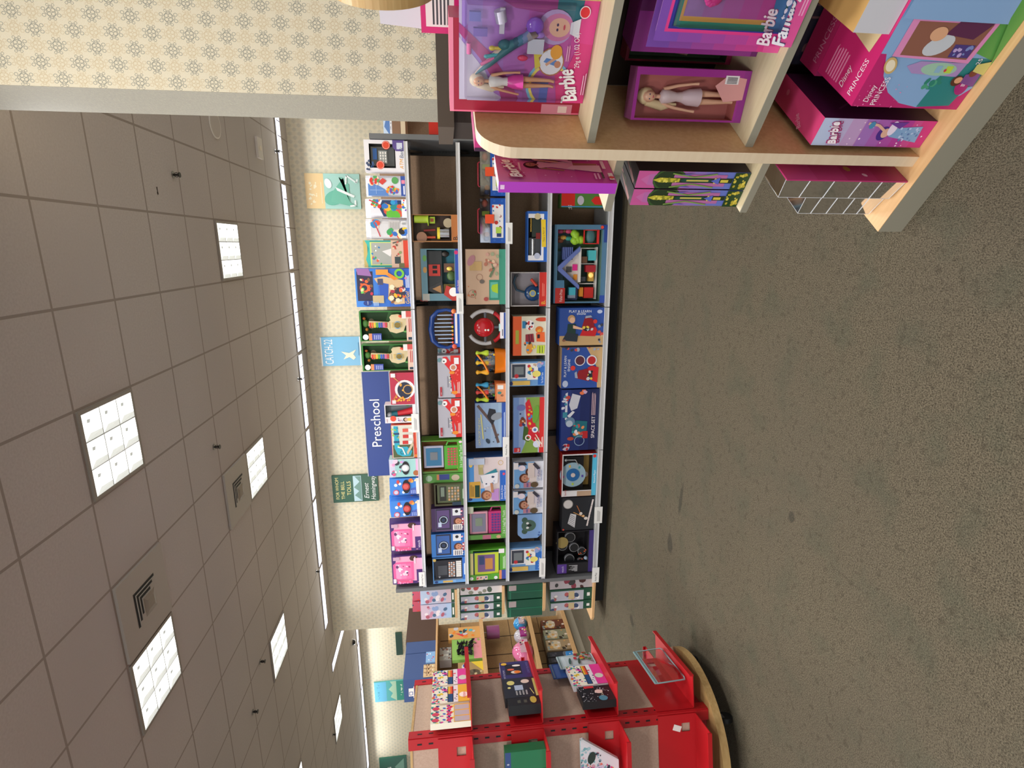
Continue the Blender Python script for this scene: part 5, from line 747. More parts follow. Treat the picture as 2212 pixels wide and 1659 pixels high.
G(750, 838, 1213, 'B', 'engine_set_box', 'navy box of a red toy engine with two round inset pictures', '2B4C96', [('r', 0, 0, 1, 1, '2C4E9C'), ('p', [(0, 0), (1, 0), (1, .4), (.75, .25), (.5, .12), (0, .1)], 'C4A272'), ('t', .28, .88, .085, 'PLAY & LEARN', 'E8ECF6', 0, 0, .52), ('t', .42, .79, .085, 'ENGINE', 'E8ECF6', 0, 0, .32), ('e', .11, .9, .085, .07, 'B8C4E0'), ('e', .68, .55, .13, .13, 'DDDDE4'), ('e', .68, .55, .11, .11, '5A2A3A'), ('e', .68, .26, .13, .13, 'DDDDE4'), ('e', .68, .26, .1, .1, 'B8282C'), ('e', .5, .72, .06, .06, 'D83A34'), ('k', .92, .1, .99, .9, 8, .045, ['9AA4B8', 'C84A44', '3A3E4C'])] + CAR(.3, .1, .85), side='C9A882', d=.14, group='navy toy engine boxes')
G(841, 972, 1212, 'B', 'toy_box', 'wide dark navy boxed space playset in the middle of the base shelf', '1A2458', [('g', 0, 0, 1, 1, '16204E', '22387E', 4), ('p', [(.5, .84), (.96, .84), (.94, .9), (.52, .9)], 'D8DAE6'), ('r', .55, .84, .64, .96, '3A8AA0'), ('k', .7, .82, .98, .98, 8, .06, ['D8D8E4', 'C84A44', '3A8AA8']), ('p', [(.7, .58), (.9, .5), (.94, .72), (.76, .8), (.66, .74)], 'CFD2DE'), ('p', [(.66, .7), (.58, .84), (.54, .78), (.64, .64)], 'E2E4EC'), ('e', .48, .76, .13, .13, '6A8AA8'), ('e', .45, .78, .09, .09, 'B8C8D8'), ('p', [(.2, .32), (.48, .3), (.5, .6), (.36, .72), (.22, .66)], '1E6A78'), ('k', .24, .4, .46, .68, 12, .05, ['E8905A', 'E8E4E8', 'C84A44', '2A9AA0']), ('o', .16, .5, .12, .14, '8AA0C0'), ('e', .2, .74, .05, .09, 'B84A3A'), ('r', .2, .28, .32, .42, 'B8262C'), ('e', .06, .86, .1, .1, 'C8B8C8'), ('k', .02, .78, .12, .94, 5, .05, ['B8262C', '2A2A5A']), ('t', .2, .1, .13, 'SPACE SET', 'EDE4E8', 0, 0, .36), ('x', .58, .1, .96, .22, 3, 'C8A8B0'), ('k', .88, .3, .99, .5, 4, .07, ['E8784A', 'C8A8C8'])], side='1F3A8A', d=.2, back=.06)
def recp(m, w, h, d):
    m.box((-.42 * w, -.25 * d, .35 * h), (.4 * w, .1 * d, .98 * h), mat('16171B', .35)); m.cyl((-.02 * w, -.3 * d, .66 * h), (-.02 * w, -.251 * d, .66 * h), .29 * w, mat('9AB8C8', .3), 28); m.cyl((-.02 * w, -.33 * d, .66 * h), (-.02 * w, -.301 * d, .66 * h), .15 * w, mat('2A6AA8', .3), 24); m.cyl((-.02 * w, -.36 * d, .66 * h), (-.02 * w, -.331 * d, .66 * h), .05 * w, mat('D8CCC8', .2), 16)
    for a, c in ((20, 'E8B84A'), (100, 'C85AA0'), (180, 'B8D24A'), (260, '5A4AA8'), (320, '3AA0A8')): m.box((-.02 * w + .22 * w * math.cos(R(a)) - .01, -.32 * d, .66 * h + .22 * w * math.sin(R(a)) - .008), (-.02 * w + .22 * w * math.cos(R(a)) + .01, -.301 * d, .66 * h + .22 * w * math.sin(R(a)) + .008), mat(c))
    m.ball((.34 * w, -.3 * d, .88 * h), .016, mat('C8CCD0', .2, .7)); m.tube([(.34 * w, -.3 * d, .86 * h), (.34 * w, -.32 * d, .6 * h), (.22 * w, -.34 * d, .52 * h)], .006, mat('C8CCD0', .2, .7), 8)
G(980, 1071, 1214, 'B', 'toy_box', 'white and red open box with a black toy record player', 'DCDADC', [('r', 0, 0, 1, .13, '4FB0D0'), ('t', .3, .03, .07, 'Record Player', 'F0F4F8', 0, 0, .45), ('r', 0, .55, .12, 1, 'E4E2E4'), ('t', .02, .86, .09, 'Fisher-Price', 'B8222C', 0, 0, .14), ('e', .94, .07, .05, .05, 'D8302C'), ('r', .0, .13, .12, .55, 'B89A80')], win=(.14, .13, .97, .97), wback='22201F', inside=recp, iname='record_player', side='A82420', d=.16, back=.05, wart=[('r', 0, 0, 1, .3, 'B0904A'), ('e', .3, .1, .1, .08, 'E8D8CC')])
G(1073, 1144, 1214, 'B', 'toy_box', 'near black box with a white drum, drumsticks and flute', '22252B', [('e', .8, .82, .15, .15, 'DAD6D4', 0), ('o', .8, .82, .13, .15, 'A8A4A0'), ('l', [(.55, .65), (.4, .35)], .02, 'D9A05A'), ('l', [(.75, .55), (.45, .4)], .02, 'C8743A'), ('e', .42, .34, .04, .04, 'E0B07A'), ('e', .5, .42, .05, .05, 'D8D0C8'), ('e', .35, .26, .05, .06, 'D8D0C8'), ('p', [(.22, .82), (.52, .74), (.48, .56), (.08, .6)], 'D8D8DC')] + [('l', [(.12 + k * .055, .62 - k * .005), (.24 + k * .05, .8 - k * .012)], .012, '6A6A6E') for k in range(6)] + [('l', [(.92, .06), (.12, .22)], .05, 'D8CCC8'), ('k', .2, .07, .9, .22, 10, .012, ['5A4A44']), ('e', .04, .95, .03, .03, 'C84A3A')], d=.12, back=.06)
def drums(m, w, h, d):
    for x, z, r in ((.3, .62, .1), (.1, .82, .09), (.05, .5, .09), (-.22, .62, .095), (-.05, .28, .08), (-.3, .3, .07)): m.cyl((x * w, -.3 * d, z * h), (x * w, -.2 * d, z * h), r * w * 1.15, mat('B8BCC4', .25, .6), 22); m.cyl((x * w, -.32 * d, z * h), (x * w, -.301 * d, z * h), r * w, mat('1E2024', .3), 22)
    m.cyl((.2 * w, -.36 * d, .84 * h), (.2 * w, -.34 * d, .84 * h), .13 * w, mat('B8A468', .25, .5), 22); m.tube([(-.2 * w, -.35 * d, .15 * h), (-.42 * w, -.4 * d, .02 * h)], .006, mat('B89A80'), 6); m.ball((-.2 * w, -.35 * d, .17 * h), .018, mat('9AB0C4'))
G(1146, 1241, 1203, 'B', 'drum_kit_box', 'black boxed toy drum kit with brass cymbal at the left end of the base shelf', '1B1A20', [('r', 0, 0, 1, .12, '3A2A6E'), ('r', 0, .72, .22, .98, '5A3A94'), ('t', .02, .8, .09, 'vtech', 'D8D0EC', 0, 0, .16), ('k', .3, .2, .6, .4, 8, .02, ['E2602E'])] + [('r', .04 + k * .02, .42, .05 + k * .02, .5 + (k * 7 % 5) * .04, 'C8C8CC') for k in range(8)], win=(.24, .13, .98, .97), wback='141318', inside=drums, iname='drum_kit', d=.2, back=.05)
# ================================================================== doll boxes on the maple fixture
def FX(s, d, z): return FM @ Vector((s, d, z))
def FB(name, label, s0, s1, d0, z0, z1, dp, face, art=(), rot=0, cat='doll box', group=None, **kw):
    mb = carton(s1 - s0, z1 - z0, dp, face, art=art, eps=.0002, **kw)
    return tag(mb.build(name, loc=FX((s0 + s1) / 2, d0 + dp / 2, z0 + .0008), rz=FRZ + R(rot)), label, cat, group)
def doll3(m, x, y, z, h, skin, hair, top, skirt, long=False, arm=12):
    s = mat(skin, .35); q = h
    m.ball((x, y, z + .91 * q), (.06 * q, .06 * q, .075 * q), s, 14); m.ball((x, y + .02 * q, z + .93 * q), (.08 * q, .06 * q, .09 * q), mat(hair, .5), 14); m.tube([(x - .05 * q, y + .02 * q, z + .92 * q), (x - .09 * q, y + .02 * q, z + .75 * q), (x - .07 * q, y + .02 * q, z + .6 * q)], [.04 * q, .045 * q, .015 * q], mat(hair, .5), 8)
    m.ball((x, y - .035 * q, z + .905 * q), (.048 * q, .03 * q, .062 * q), s, 12); m.ball((x - .02 * q, y - .064 * q, z + .915 * q), .007 * q, mat('2A3A6A'), 6); m.ball((x + .02 * q, y - .064 * q, z + .915 * q), .007 * q, mat('2A3A6A'), 6); m.ball((x, y - .066 * q, z + .88 * q), (.012 * q, .004 * q, .005 * q), mat('C8305A'), 6)
    m.cyl((x, y, z + .78 * q), (x, y, z + .86 * q), .02 * q, s, 8)
    m.tube([(x, y, z + .56 * q), (x, y, z + .62 * q), (x, y, z + .7 * q), (x, y, z + .77 * q), (x, y, z + .79 * q)], [.05 * q, .042 * q, .062 * q, .065 * q, .03 * q], mat(top, .4), 12)
    m.tube([(x, y, z + (.05 if long else .38) * q), (x, y, z + .5 * q), (x, y, z + .57 * q)], [(.11 if long else .085) * q, .075 * q, .047 * q], mat(skirt, .3), 14)
    for sg in (-1, 1):
        m.tube([(x + sg * .065 * q, y, z + .76 * q), (x + sg * .1 * q, y - .01 * q, z + .62 * q), (x + sg * .12 * q, y - .03 * q, z + .48 * q), (x + sg * .125 * q, y - .04 * q, z + .42 * q)], [.02 * q, .016 * q, .012 * q, .014 * q], s, 8)
        m.tube([(x + sg * .035 * q, y, z + .42 * q), (x + sg * .035 * q, y, z + .24 * q), (x + sg * .03 * q, y, z + .05 * q), (x + sg * .03 * q, y - .03 * q, z + .0 * q)], [.036 * q, .026 * q, .018 * q, .015 * q], s, 8)
def script(x, y, sz, c, rot=14, mw=.34, txt='Barbie', sh='A81E66', b=.005): return [('t', x + b * 1.6, y - b * 2, sz, txt, sh, rot, .4, mw)] + [('t', x + p, y + q, sz, txt, c, rot, .4, mw) for p, q in ((-b, 0), (b, 0), (0, b), (0, -b))]
# -- top shelf: clear carded doll with hair pieces
def blister(name, label, s0, s1, d0, z0, z1, dp, art, fill, inset=(.06, .2, .94, .95), rot=0, cat='doll pack', group=None, r=.012):
    w, h = s1 - s0, z1 - z0; o = empty(name, FX((s0 + s1) / 2, d0, z0 + .0008), FRZ + R(rot)); tag(o, label, cat, group)
    mb = MB(); PMx = Matrix(((1, 0, 0, 0), (0, 0, 1, 0), (0, 1, 0, 0), (0, 0, 0, 1))); pts = []
    for cx, cz, a0 in ((w / 2 - r, r, -90), (w / 2 - r, h - r, 0), (-w / 2 + r, h - r, 90), (-w / 2 + r, r, 180)): pts += [(cx + r * math.cos(R(a0 + a)), cz + r * math.sin(R(a0 + a))) for a in (0, 30, 60, 90)]
    mb.prism(pts, dp, dp + .002, mat('A87AB4', .35), PMx); Face(mb, (-w / 2, dp, 0), (1, 0, 0), (0, 0, 1), w, h, .0002).draw(art); mb.build('card', o)
    c = MB(); x0, z_0, x1, z_1 = [(-w / 2 + inset[0] * w), inset[1] * h, (-w / 2 + inset[2] * w), inset[3] * h]; G_ = glassy('F4F0FA', .05)
    b = .006; y1 = dp - .001
    c.mesh([(x0, y1, z_0), (x1, y1, z_0), (x1, y1, z_1), (x0, y1, z_1), (x0 + b, 0, z_0 + b), (x1 - b, 0, z_0 + b), (x1 - b, 0, z_1 - b), (x0 + b, 0, z_1 - b)], [(0, 1, 5, 4), (1, 2, 6, 5), (2, 3, 7, 6), (3, 0, 4, 7), (4, 5, 6, 7)], G_)
    c.build('clear_bubble', o)
    for nm, fn in fill:
        q = MB(); fn(q, w, h, dp); q.build(nm, o)
    return o
A1 = [('g', 0, .0, 1, 1, 'C24A9C', '9A7AC4', 6), ('p', [(0, .62), (.25, .95), (.7, 1), (1, 1), (.98, .98), (0, .98)], 'BDB0CC'), ('p', [(0, .7), (.3, .8), (.62, 1), (0, 1)], 'C4BCD2'), ('p', [(0, .52), (.2, .6), (.5, .78), (.75, 1), (.66, 1), (.42, .84), (.15, .7), (0, .66)], 'A8407E'), ('p', [(.72, .0), (1, .0), (1, .42), (.8, .36)], '2E6F7E'), ('p', [(.86, .3), (1, .3), (1, .75), (.9, .6)], 'A0408C'), ('g', 0, .3, .22, .5, '5A6AB8', 'A060A8', 3),
      ('o', .18, .3, .16, .18, '7AB8D8'), ('o', .18, .3, .14, .16, 'E8D86A'), ('p', [(0, .0), (1, .0), (.99, .1), (.62, .1), (.36, .17), (.3, .26), (0, .22)], 'D4387E'), ('p', [(.6, .0), (1, .0), (1, .11), (.62, .13)], 'D8408A'),
      ('e', .42, .3, .1, .1, 'B87A5A'), ('e', .42, .3, .09, .09, 'E4E8F0'), ('p', [(.38, .26), (.42, .36), (.46, .34), (.44, .26)], '5A8ACB'), ('l', [(.39, .34), (.46, .27)], .02, 'D8A88A'), ('e', .4, .25, .025, .025, 'C88A6A'), ('e', .52, .27, .05, .045, 'E8A43A'), ('p', [(.34, .42), (.5, .44), (.52, .36), (.46, .4), (.38, .38)], 'D8C848'),
      ('e', .75, .3, .115, .13, 'B49ACE'), ('e', .75, .28, .09, .115, 'C878A8'), ('e', .75, .27, .062, .078, 'DDAE98'), ('e', .73, .285, .01, .008, '3A2A5A'), ('e', .775, .285, .01, .008, '3A2A5A'), ('e', .755, .235, .018, .007, 'C8405A'), ('p', [(.66, .12), (.84, .12), (.8, .19), (.7, .19)], 'D8DCE8')] + script(.03, .055, .17, 'FFFFFF', 17, .36) + [('t', .38, .08, .055, '29g e (1.02 OZ)', 'F2E8F0', 9, 0, .34), ('x', .44, .17, .6, .2, 2, 'F0B8D4'), ('x', .1, .01, .34, .045, 2, 'F0B8D4'), ('e', .9, .1, .04, .04, 'E8D8E0'), ('e', .9, .1, .034, .034, 'D82A34')]
def f_doll(m, w, h, d): doll3(m, -.27 * w, d * .5, .27 * h, .64 * h, 'D8A078', 'D8C8B0', 'E6E4E0', 'E24AA8')
def f_hair(m, w, h, d):
    for k, c in enumerate(['35707A', '2A5A6E', '4A7A98', '7A8AB4', 'A8A0A8', 'C8B4A8']): m.tube([(-.2 * w, d * .5, .88 * h), ((-.1 + k * .02) * w, d * .5, (.78 - k * .01) * h), ((.1 + k * .025) * w, d * .35, (.62 - k * .035) * h), ((.22 + k * .008) * w, d * .45, (.42 + k * .02) * h)], [.003, .008, .011, .004], mat(c, .5), 8)
    m.ball((.1 * w, d * .3, .67 * h), (.05 * w, .01, .05 * h), mat('2F6A74', .6))
def f_acc(m, w, h, d):
    y = d * .35; m.ball((.28 * w, y, .46 * h), (.08 * w, .01, .065 * h), mat('8A5AC8', .2)); m.ball((.2 * w, y, .42 * h), (.03 * w, .008, .04 * h), mat('A884D8', .2)); m.box((.3 * w, y - .005, .85 * h), (.38 * w, y + .005, .93 * h), mat('6E6ABC', .3)); m.box((.17 * w, y - .005, .8 * h), (.24 * w, y + .005, .9 * h), mat('7A5AB8', .3))
    m.tube([(.0 * w, y, .93 * h), (.1 * w, y, .93 * h)], .006, mat('E86AA8', .3), 8); m.tube([(-.1 * w, y, .84 * h), (.0 * w, y, .7 * h)], .004, mat('E26AA0', .3), 8); m.tube([(-.02 * w, y, .8 * h), (.02 * w, y, .66 * h)], .0045, mat('3FA8B0', .3), 8); m.ball((-.02 * w, y, .8 * h), (.02 * w, .005, .02 * h), mat('3FA8B0', .3)); m.tube([(.06 * w, y, .76 * h), (.07 * w, y, .62 * h)], .004, mat('E0C84A', .3), 8); m.ball((.06 * w, y, .76 * h), (.025 * w, .005, .025 * h), mat('E0C84A', .3))
    m.tube([(.3 * w, y, .7 * h), (.4 * w, y, .72 * h)], .014, mat('BDB8CC', .25), 10); m.box((.2 * w, y - .004, .68 * h), (.42 * w, y + .004, .715 * h), mat('D4D0DC')); m.box((.02 * w, y, .38 * h), (.16 * w, y + .008, .5 * h), mat('C8CCD8', .3)); m.ball((-.02 * w, y, .53 * h), (.03 * w, .006, .04 * h), mat('E2406A', .3))
blister('carded_doll_pack', 'clear carded blonde doll in a pink skirt with coloured hair pieces on the top shelf', .27, .508, .16, 1.034, 1.367, .032, A1, [('doll', f_doll), ('hair_piece', f_hair), ('accessories', f_acc)], inset=(.03, .17, .97, .96))
FB('doll_box', 'red and pink doll box standing directly behind the clear carded doll', .2265, .45, .215, 1.034, 1.391, .075, 'A81E3A', [('r', 0, 0, .02, 1, 'E86A8A'), ('r', 0, .97, 1, 1, 'F08AA4'), ('r', .0, .06, .12, .3, 'D8889A'), ('r', .02, .1, .1, .17, 'EBD0C8')], side='C8506E', top='E8708E')
t = FB('display_flap', 'white notched hang tag above a pink card with a fine print label', .372, .5, .33, 1.034, 1.46, .05, 'C8246E', [('r', .12, .8, .9, .97, 'E2DCD8'), ('x', .16, .83, .86, .94, 5, '3A3A40')], cat='doll box'); t.name = 'doll_box_tall'
mb = MB(); PMx = Matrix(((1, 0, 0, 0), (0, 0, 1, 0), (0, 1, 0, 0), (0, 0, 0, 1)))
mb.prism([(-.055, .4265), (.055, .4265), (.05, .53), (.03, .53), (.02, .515), (.0, .515), (-.01, .53), (-.048, .53)], -.024, -.022, mat('D8D6DE', .5), PMx); mb.build('hang_tag', t)
bx('gift_box', (-.05, -.02, 0), (.05, .02, .3), mat('A8203A', .4)); o = bpy.data.objects['gift_box']; o.location = FX(.6, .33, 1.035); o.rotation_euler.z = FRZ; tag(o, 'dark red box behind the round navy sign on the top shelf', 'doll box')
# -- middle shelf
A2 = [('g', 0, 0, 1, 1, 'D8408C', '7A4AA8', 6), ('r', .06, .1, 1, .94, 'D83A86'), ('r', .08, .12, 1, .92, '2A2E86'), ('r', .1, .15, 1, .89, '1F8A72'), ('r', .13, .18, 1, .86, 'C8984A'), ('g', .16, .2, 1, .84, 'B03A8C', '8A6AA0', 5), ('e', .66, .45, .2, .3, '5A7AB0', 20), ('e', .67, .45, .18, .27, 'C8A25A', 20), ('e', .68, .44, .165, .25, 'C8244E', 20), ('k', .5, .3, .9, .62, 14, .03, ['8A7AA0', 'B8A88A', 'C85A7A']), ('p', [(.3, .55), (.5, .6), (.5, .5), (.34, .48)], 'E0B83A'), ('p', [(0, 0), (1, 0), (1, .2), (.5, .17), (0, .12)], 'E0569A'), ('p', [(.1, .14), (.62, .2), (.7, .3), (.1, .22)], '2F6AA0'),
       ('t', .65, .08, .06, '60 mm', 'F4D0E4', 10, 0, .2), ('x', .2, .02, .5, .06, 2, 'F0A8CC')] + script(.0, .17, .13, 'F6E4EE', 10, .24, b=.003) + script(.0, .06, .13, 'F4F2FA', 10, .36, 'Fantasy', '2A3A7A', b=.004)
def f_shell(m, w, h, d):
    for a in range(9): q = R(60 + a * 30); m.ball((-.2 * w + .04 * w * math.cos(q), d * .4, .67 * h + .03 * h * math.sin(q) + .01), (.026 * w, .008, .026 * w), mat('D83A94', .25))
    m.ball((-.2 * w, d * .4, .68 * h), (.06 * w, .01, .05 * h), mat('CF3088', .25)); m.tube([(-.19 * w, d * .35, .64 * h), (-.13 * w, d * .35, .5 * h)], .008, mat('D83A94', .25), 8)
blister('fantasy_doll_pack', 'pink and purple carded pack with a pink shell comb, front of the middle shelf', .475, .8, .035, .59, .928, .03, A2, [('shell_comb', f_shell)], inset=(.1, .15, .98, .9), r=.02)
blister('fantasy_doll_pack', 'pink and purple carded pack just behind the one with the shell comb', .445, .74, .09, .59, .926, .02, [a for a in A2 if a[0] != 't'], [], inset=(.1, .15, .98, .9), r=.02)
FB('doll_box', 'dark purple box behind the carded packs on the middle shelf', .4, .7, .2, .59, .93, .1, '6A1E66', [('r', 0, .05, .3, 1, '8A2A84'), ('g', .3, .1, 1, 1, '3A1236', '5A1A54', 3)], side='A0309A', top='8A2A84')
def f_long(m, w, h, d): doll3(m, -.05 * w, -.05 * d, .06 * h, .86 * h, 'D8A88C', 'D2BC94', 'CDB8BC', 'CBB4BC')
o = FB('tall_doll_box', 'purple edged window box with a blonde doll in a pale checked dress', .237, .362, .165, .59, .905, .065, '9A2A8C', [('r', 0, 0, 1, .06, '8E2A86'), ('p', [(.45, .03), (.85, .03), (.9, .2), (.7, .3), (.4, .2)], 'D89A9A'), ('r', .74, .1, .9, .22, 'E8E4E8')] + [('r', .755 + k * .025, .115, .767 + k * .025, .205, '22222A') for k in range(5)], rot=20, side='A0528A', win=(.04, .08, .86, .97), wback='A8605A')
pb = MB(); f_long(pb, .125, .315, .065); pb.build('doll', o)
def f_white(m, w, h, d):
    doll3(m, 0, .0, .05 * h, .85 * h, 'C89A7A', 'C2A26A', 'A8202C', '8A1A24'); m.tube([(-.25 * w, -.2 * d, .4 * h), (.2 * w, -.3 * d, .5 * h), (.3 * w, -.2 * d, .62 * h)], .014, mat('D4D0CC', .4), 10); m.box((-.3 * w, -.3 * d, .04 * h), (.4 * w, -.1 * d, .2 * h), mat('B0306A'))
o = FB('doll_box', 'clear fronted doll box with a white band, between the checked dress doll and carded packs', .325, .425, .33, .59, .9, .06, '7A1C34', [('r', .0, .0, 1, .05, 'A8305A')], rot=8, side='8A2238', win=(.05, .05, .95, .97), wback='3E5A3E')
pb = MB(); f_white(pb, .1, .31, .05); pb.build('doll', o)
# -- base deck
UB = [('g', 0, 0, 1, 1, 'C8307E', 'B8C4E0', 8), ('g', 0, .2, 1, .62, 'B03A94', 'A070B8', 4), ('k', .05, .05, .95, .7, 16, .008, ['F0D8EC']), ('e', .5, .42, .06, .05, '4A2A86'), ('e', .52, .4, .04, .035, 'DDAE98'), ('p', [(.2, .08), (.8, .1), (.72, .32), (.4, .36)], '7FA4CC'), ('k', .25, .1, .75, .3, 22, .012, ['B8C8E8', '5A7AB0']), ('e', .7, .36, .06, .035, 'E6D8EC'), ('l', [(.6, .42), (.8, .5), (.86, .6)], .02, 'DDAE98'), ('e', .8, .56, .03, .025, '4A8AB0'), ('p', [(.7, .3), (.95, .25), (.9, .42)], '6A3A94'), ] + script(.08, .8, .085, 'B8246E', 20, .9, b=.018) + script(.08, .8, .085, 'FAF0F6', 20, .9, b=.006)
FB('unicorn_doll_box', 'narrow pink and blue doll box with a mermaid haired figure and unicorn on the base', .24, .315, .06, .0802, .41, .26, 'B03A94', UB, side='4A1844', top='D8447C', tart=[('t', .12, .3, .1, 'Barbie', 'E8A8C0', 60, .3, .6), ('e', .6, .8, .03, .03, 'E87AA0')], rart=[('e', .5, .4, .2, .15, '2E1030'), ('l', [(.2, .8), (.6, .4), (.9, .3)], .02, '6A3A60')])
CB = [('r', 0, 0, 1, 1, 'B8246A'), ('e', .89, .4, .58, .58, '86A8D0'), ('p', [(.62, 0), (1.2, 0), (1.2, 1), (.62, 1)], '86A8D0'), ('p', [(.05, .1), (.62, 0), (.62, .34), (.02, .4)], '2E7F7E'), ('p', [(.3, 0), (.62, 0), (.62, .3), (.24, .42), (.23, .2)], '2E7F7E'), ('p', [(.6, 0), (1, 0), (1, .2), (.7, .25)], '5A9A4A'), ('k', .26, .3, .36, .46, 8, .03, ['2E7F6E', '4A9A7A']),
      ('p', [(.4, .22), (.56, .2), (.56, .62), (.5, .72), (.42, .64)], 'A88ABC'), ('e', .48, .42, .05, .16, '9CC0A8', 0), ('r', .44, .3, .52, .36, 'B8D04A'), ('r', .44, .4, .52, .45, '8AB0C8'), ('e', .47, .36, .012, .012, 'C83A4A'), ('p', [(.56, .2), (1, .16), (1, .9), (.6, .9)], 'D98AB8'), ('p', [(.6, .24), (.98, .2), (.98, .84), (.62, .84)], '8A5A4A'), ('e', .74, .56, .07, .12, 'C2C6CC', 20), ('r', .62, .24, .76, .42, '4A3A7A'), ('k', .64, .26, .76, .4, 8, .02, ['7A8AC0', 'B8A0D0']), ('p', [(.82, .3), (1, .2), (1, .5), (.86, .56)], '5A2A4A'), ('e', .86, .62, .05, .07, 'D8A480'), ('e', .5, .87, .07, .05, 'C8A86A', 40), ('e', .5, .87, .05, .035, 'E8DCC0', 40),
      ('e', .3, .12, .075, .055, 'A82472', 30), ('t', .26, .1, .05, '25', 'F2E0EA', 0, 0, .07), ('x', .3, .1, .36, .14, 3, 'F2E0EA'), ('e', .36, .2, .04, .05, '5A3424'), ('e', .37, .19, .025, .035, 'D8A078'), ('p', [(.3, .02), (.48, .03), (.44, .16), (.34, .16)], '7A4A8A'), ('e', .46, .1, .03, .035, '7A4030'), ('p', [(.44, 0), (.6, 0), (.56, .12), (.48, .12)], 'C8C070'),
      ('t', .03, .89, .07, 'Disney', 'F4E4EE', 0, .2, .1), ('t', .015, .81, .07, 'PRINCESS', 'F4E4EE', 0, 0, .16), ('k', 0, .6, .3, 1, 24, .006, ['E87AAE'])]
def squeeze(a, f=.47):
    t = a[0]
    if t in 'rxgk' : return (t, a[1] * f, a[2], a[3] * f) + tuple(a[4:])
    if t in 'eo': return (t, a[1] * f) + tuple(a[2:])
    if t in 'pl': return (t, [(x * f, y) for x, y in a[1]]) + tuple(a[2:])
    return a
CB = [('r', 0, 0, 1, 1, 'B8246A')] + [squeeze(a) for a in CB[1:]] + [('r', .47, 0, 1, 1, '86A8D0'), ('p', [(.26, 0), (1, 0), (1, .2), (.5, .12)], '5A9A4A')]
FB('playset_box', 'large pink boxed dollhouse playset with a pale turret picture on the base', .36, .78, .032, .0802, .378, .2, 'B8246A', CB, side='8E1E56', top='C8286E', tart=[('t', .03, .35, .14, 'Disney', 'F4E4EE', 0, .2, .12), ('t', .03, .12, .12, 'PRINCESS', 'F4E4EE', 0, 0, .2), ('x', .03, .5, .2, .85, 6, 'E88AB4'), ('p', [(.26, .2), (.5, .1), (.55, .9), (.3, .8)], 'D8C49A'), ('r', .36, .3, .48, .7, '6A4A7A')])
FB('playset_box', 'second pink playset box standing behind the large one on the base', .345, .72, .236, .0802, .376, .1, 'A0245E', [], side='8E1E56', top='B82A66', tart=[('t', .06, .2, .3, 'PRINCESS', 'D88AAE', 0, 0, .3)])
o = FB('toy_carton', 'plain pale box with a thin wooden look edge on top of the pink playset box', .52, .8, .04, .379, .47, .2, 'C8C8CE', [], side='C9A878', top='D2A868'); tag(o, cat='box')
FB('doll_box', 'near black box with faint lettering behind the playset boxes', .33, .6, .345, .0802, .5, .055, '1E1E30', [('t', .12, .5, .3, 'Barbie', '6A4A4E', 10, .3, .6)], side='181826')
# -- left bay
TB = [('g', 0, 0, 1, 1, 'C43A94', 'D87AB4', 6), ('k', .05, .1, .95, .95, 20, .008, ['E8B4D8']), ('d', .62, .12, .66, 'A8745A', '3A2018', 'E0A8C4'), ('p', [(.35, .1), (.62, .1), (.6, .34), (.48, .4)], 'E8C0D4'), ('d', .9, .15, .68, 'D8A88C', '2A1818', 'DDA0C0'),  ('x', .3, .8, .7, .83, 1, 'F0D0E4'), ('r', .06, .02, .3, .06, 'E8D8DC'), ('e', .14, .04, .022, .022, 'D82A34'), ('r', .1, .1, .32, .12, '3A2A3A'), ('r', .45, .06, .75, .09, 'E8C8DC'), ('r', .8, .03, .98, .08, 'E8C8DC'), ('x', .06, .14, .3, .2, 2, 'E8A8D0')] + script(.06, .8, .12, 'B8246E', 18, .7, b=.016) + script(.06, .8, .12, 'FAF0F6', 18, .7, b=.006)
FB('tall_doll_box', 'tall pink doll box with two dolls in pale gowns, standing on the left bay shelf', .103, .134, .018, .942, 1.268, .15, 'B03ABC', [('r', .3, .95, .7, .985, 'E8C8E8')], side='C24AA0', top='E0C8D0', rart=TB, rot=4)
FB('doll_box', 'pink and dark box with white rings behind the tall pink doll box', .138, .19, .17, .942, 1.325, .2, 'C0307C', [('o', .5, .9, .04, .05, 'F0D8E4'), ('o', .5, .9, .02, .028, 'F0D8E4'), ('r', 0, 0, .2, 1, '3A1A3A')], side='3A1A3A', top='B02A6E')
EM = [('g', 0, 0, 1, 1, '5A78C8', 'C86AA8', 10), ('p', [(0, .5), (0, 1), (1, 1), (1, .5), (.96, .72), (.8, .9), (.5, .97), (.2, .9), (.04, .72)], 'C85A9A'), ('o', .5, .72, .11, .13, '1E2A30'), ('e', .5, .71, .105, .15, '3A5A2A', 0), ('e', .5, .71, .09, .13, '26381E'), ('r', .16, .2, .84, .68, 'B46AA0'), ('r', .36, .14, .64, .74, '28361E'), ('p', [(.4, .62), (.6, .62), (.64, .8), (.5, .86), (.36, .8)], 'C4B83A'), ('k', .38, .64, .62, .8, 10, .014, ['8A8A2A', 'E0D45A']), ('p', [(.4, .34), (.6, .34), (.6, .58), (.5, .62), (.4, .58)], '1E4A3A'), ('l', [(.5, .36), (.5, .56)], .015, 'C8B85A'), ('e', .5, .3, .03, .012, 'C8B85A'), ('p', [(.3, .26), (.7, .26), (.5, .34)], '5A6AC0'), ('r', .42, .18, .58, .25, 'D0C04A'), ('l', [(.1, .7), (.3, .5), (.1, .3)], .012, '7A9A4A'), ('l', [(.9, .7), (.7, .5), (.9, .3)], .012, '7A9A4A'), ('p', [(.08, .5), (.2, .56), (.14, .62)], '6A5AA8'), ('p', [(.92, .5), (.8, .56), (.86, .62)], '6A5AA8'), ('r', 0, 0, 1, .14, '23401E'), ('k', .1, .01, .9, .13, 20, .016, ['D0C04A', 'B0A030'])]
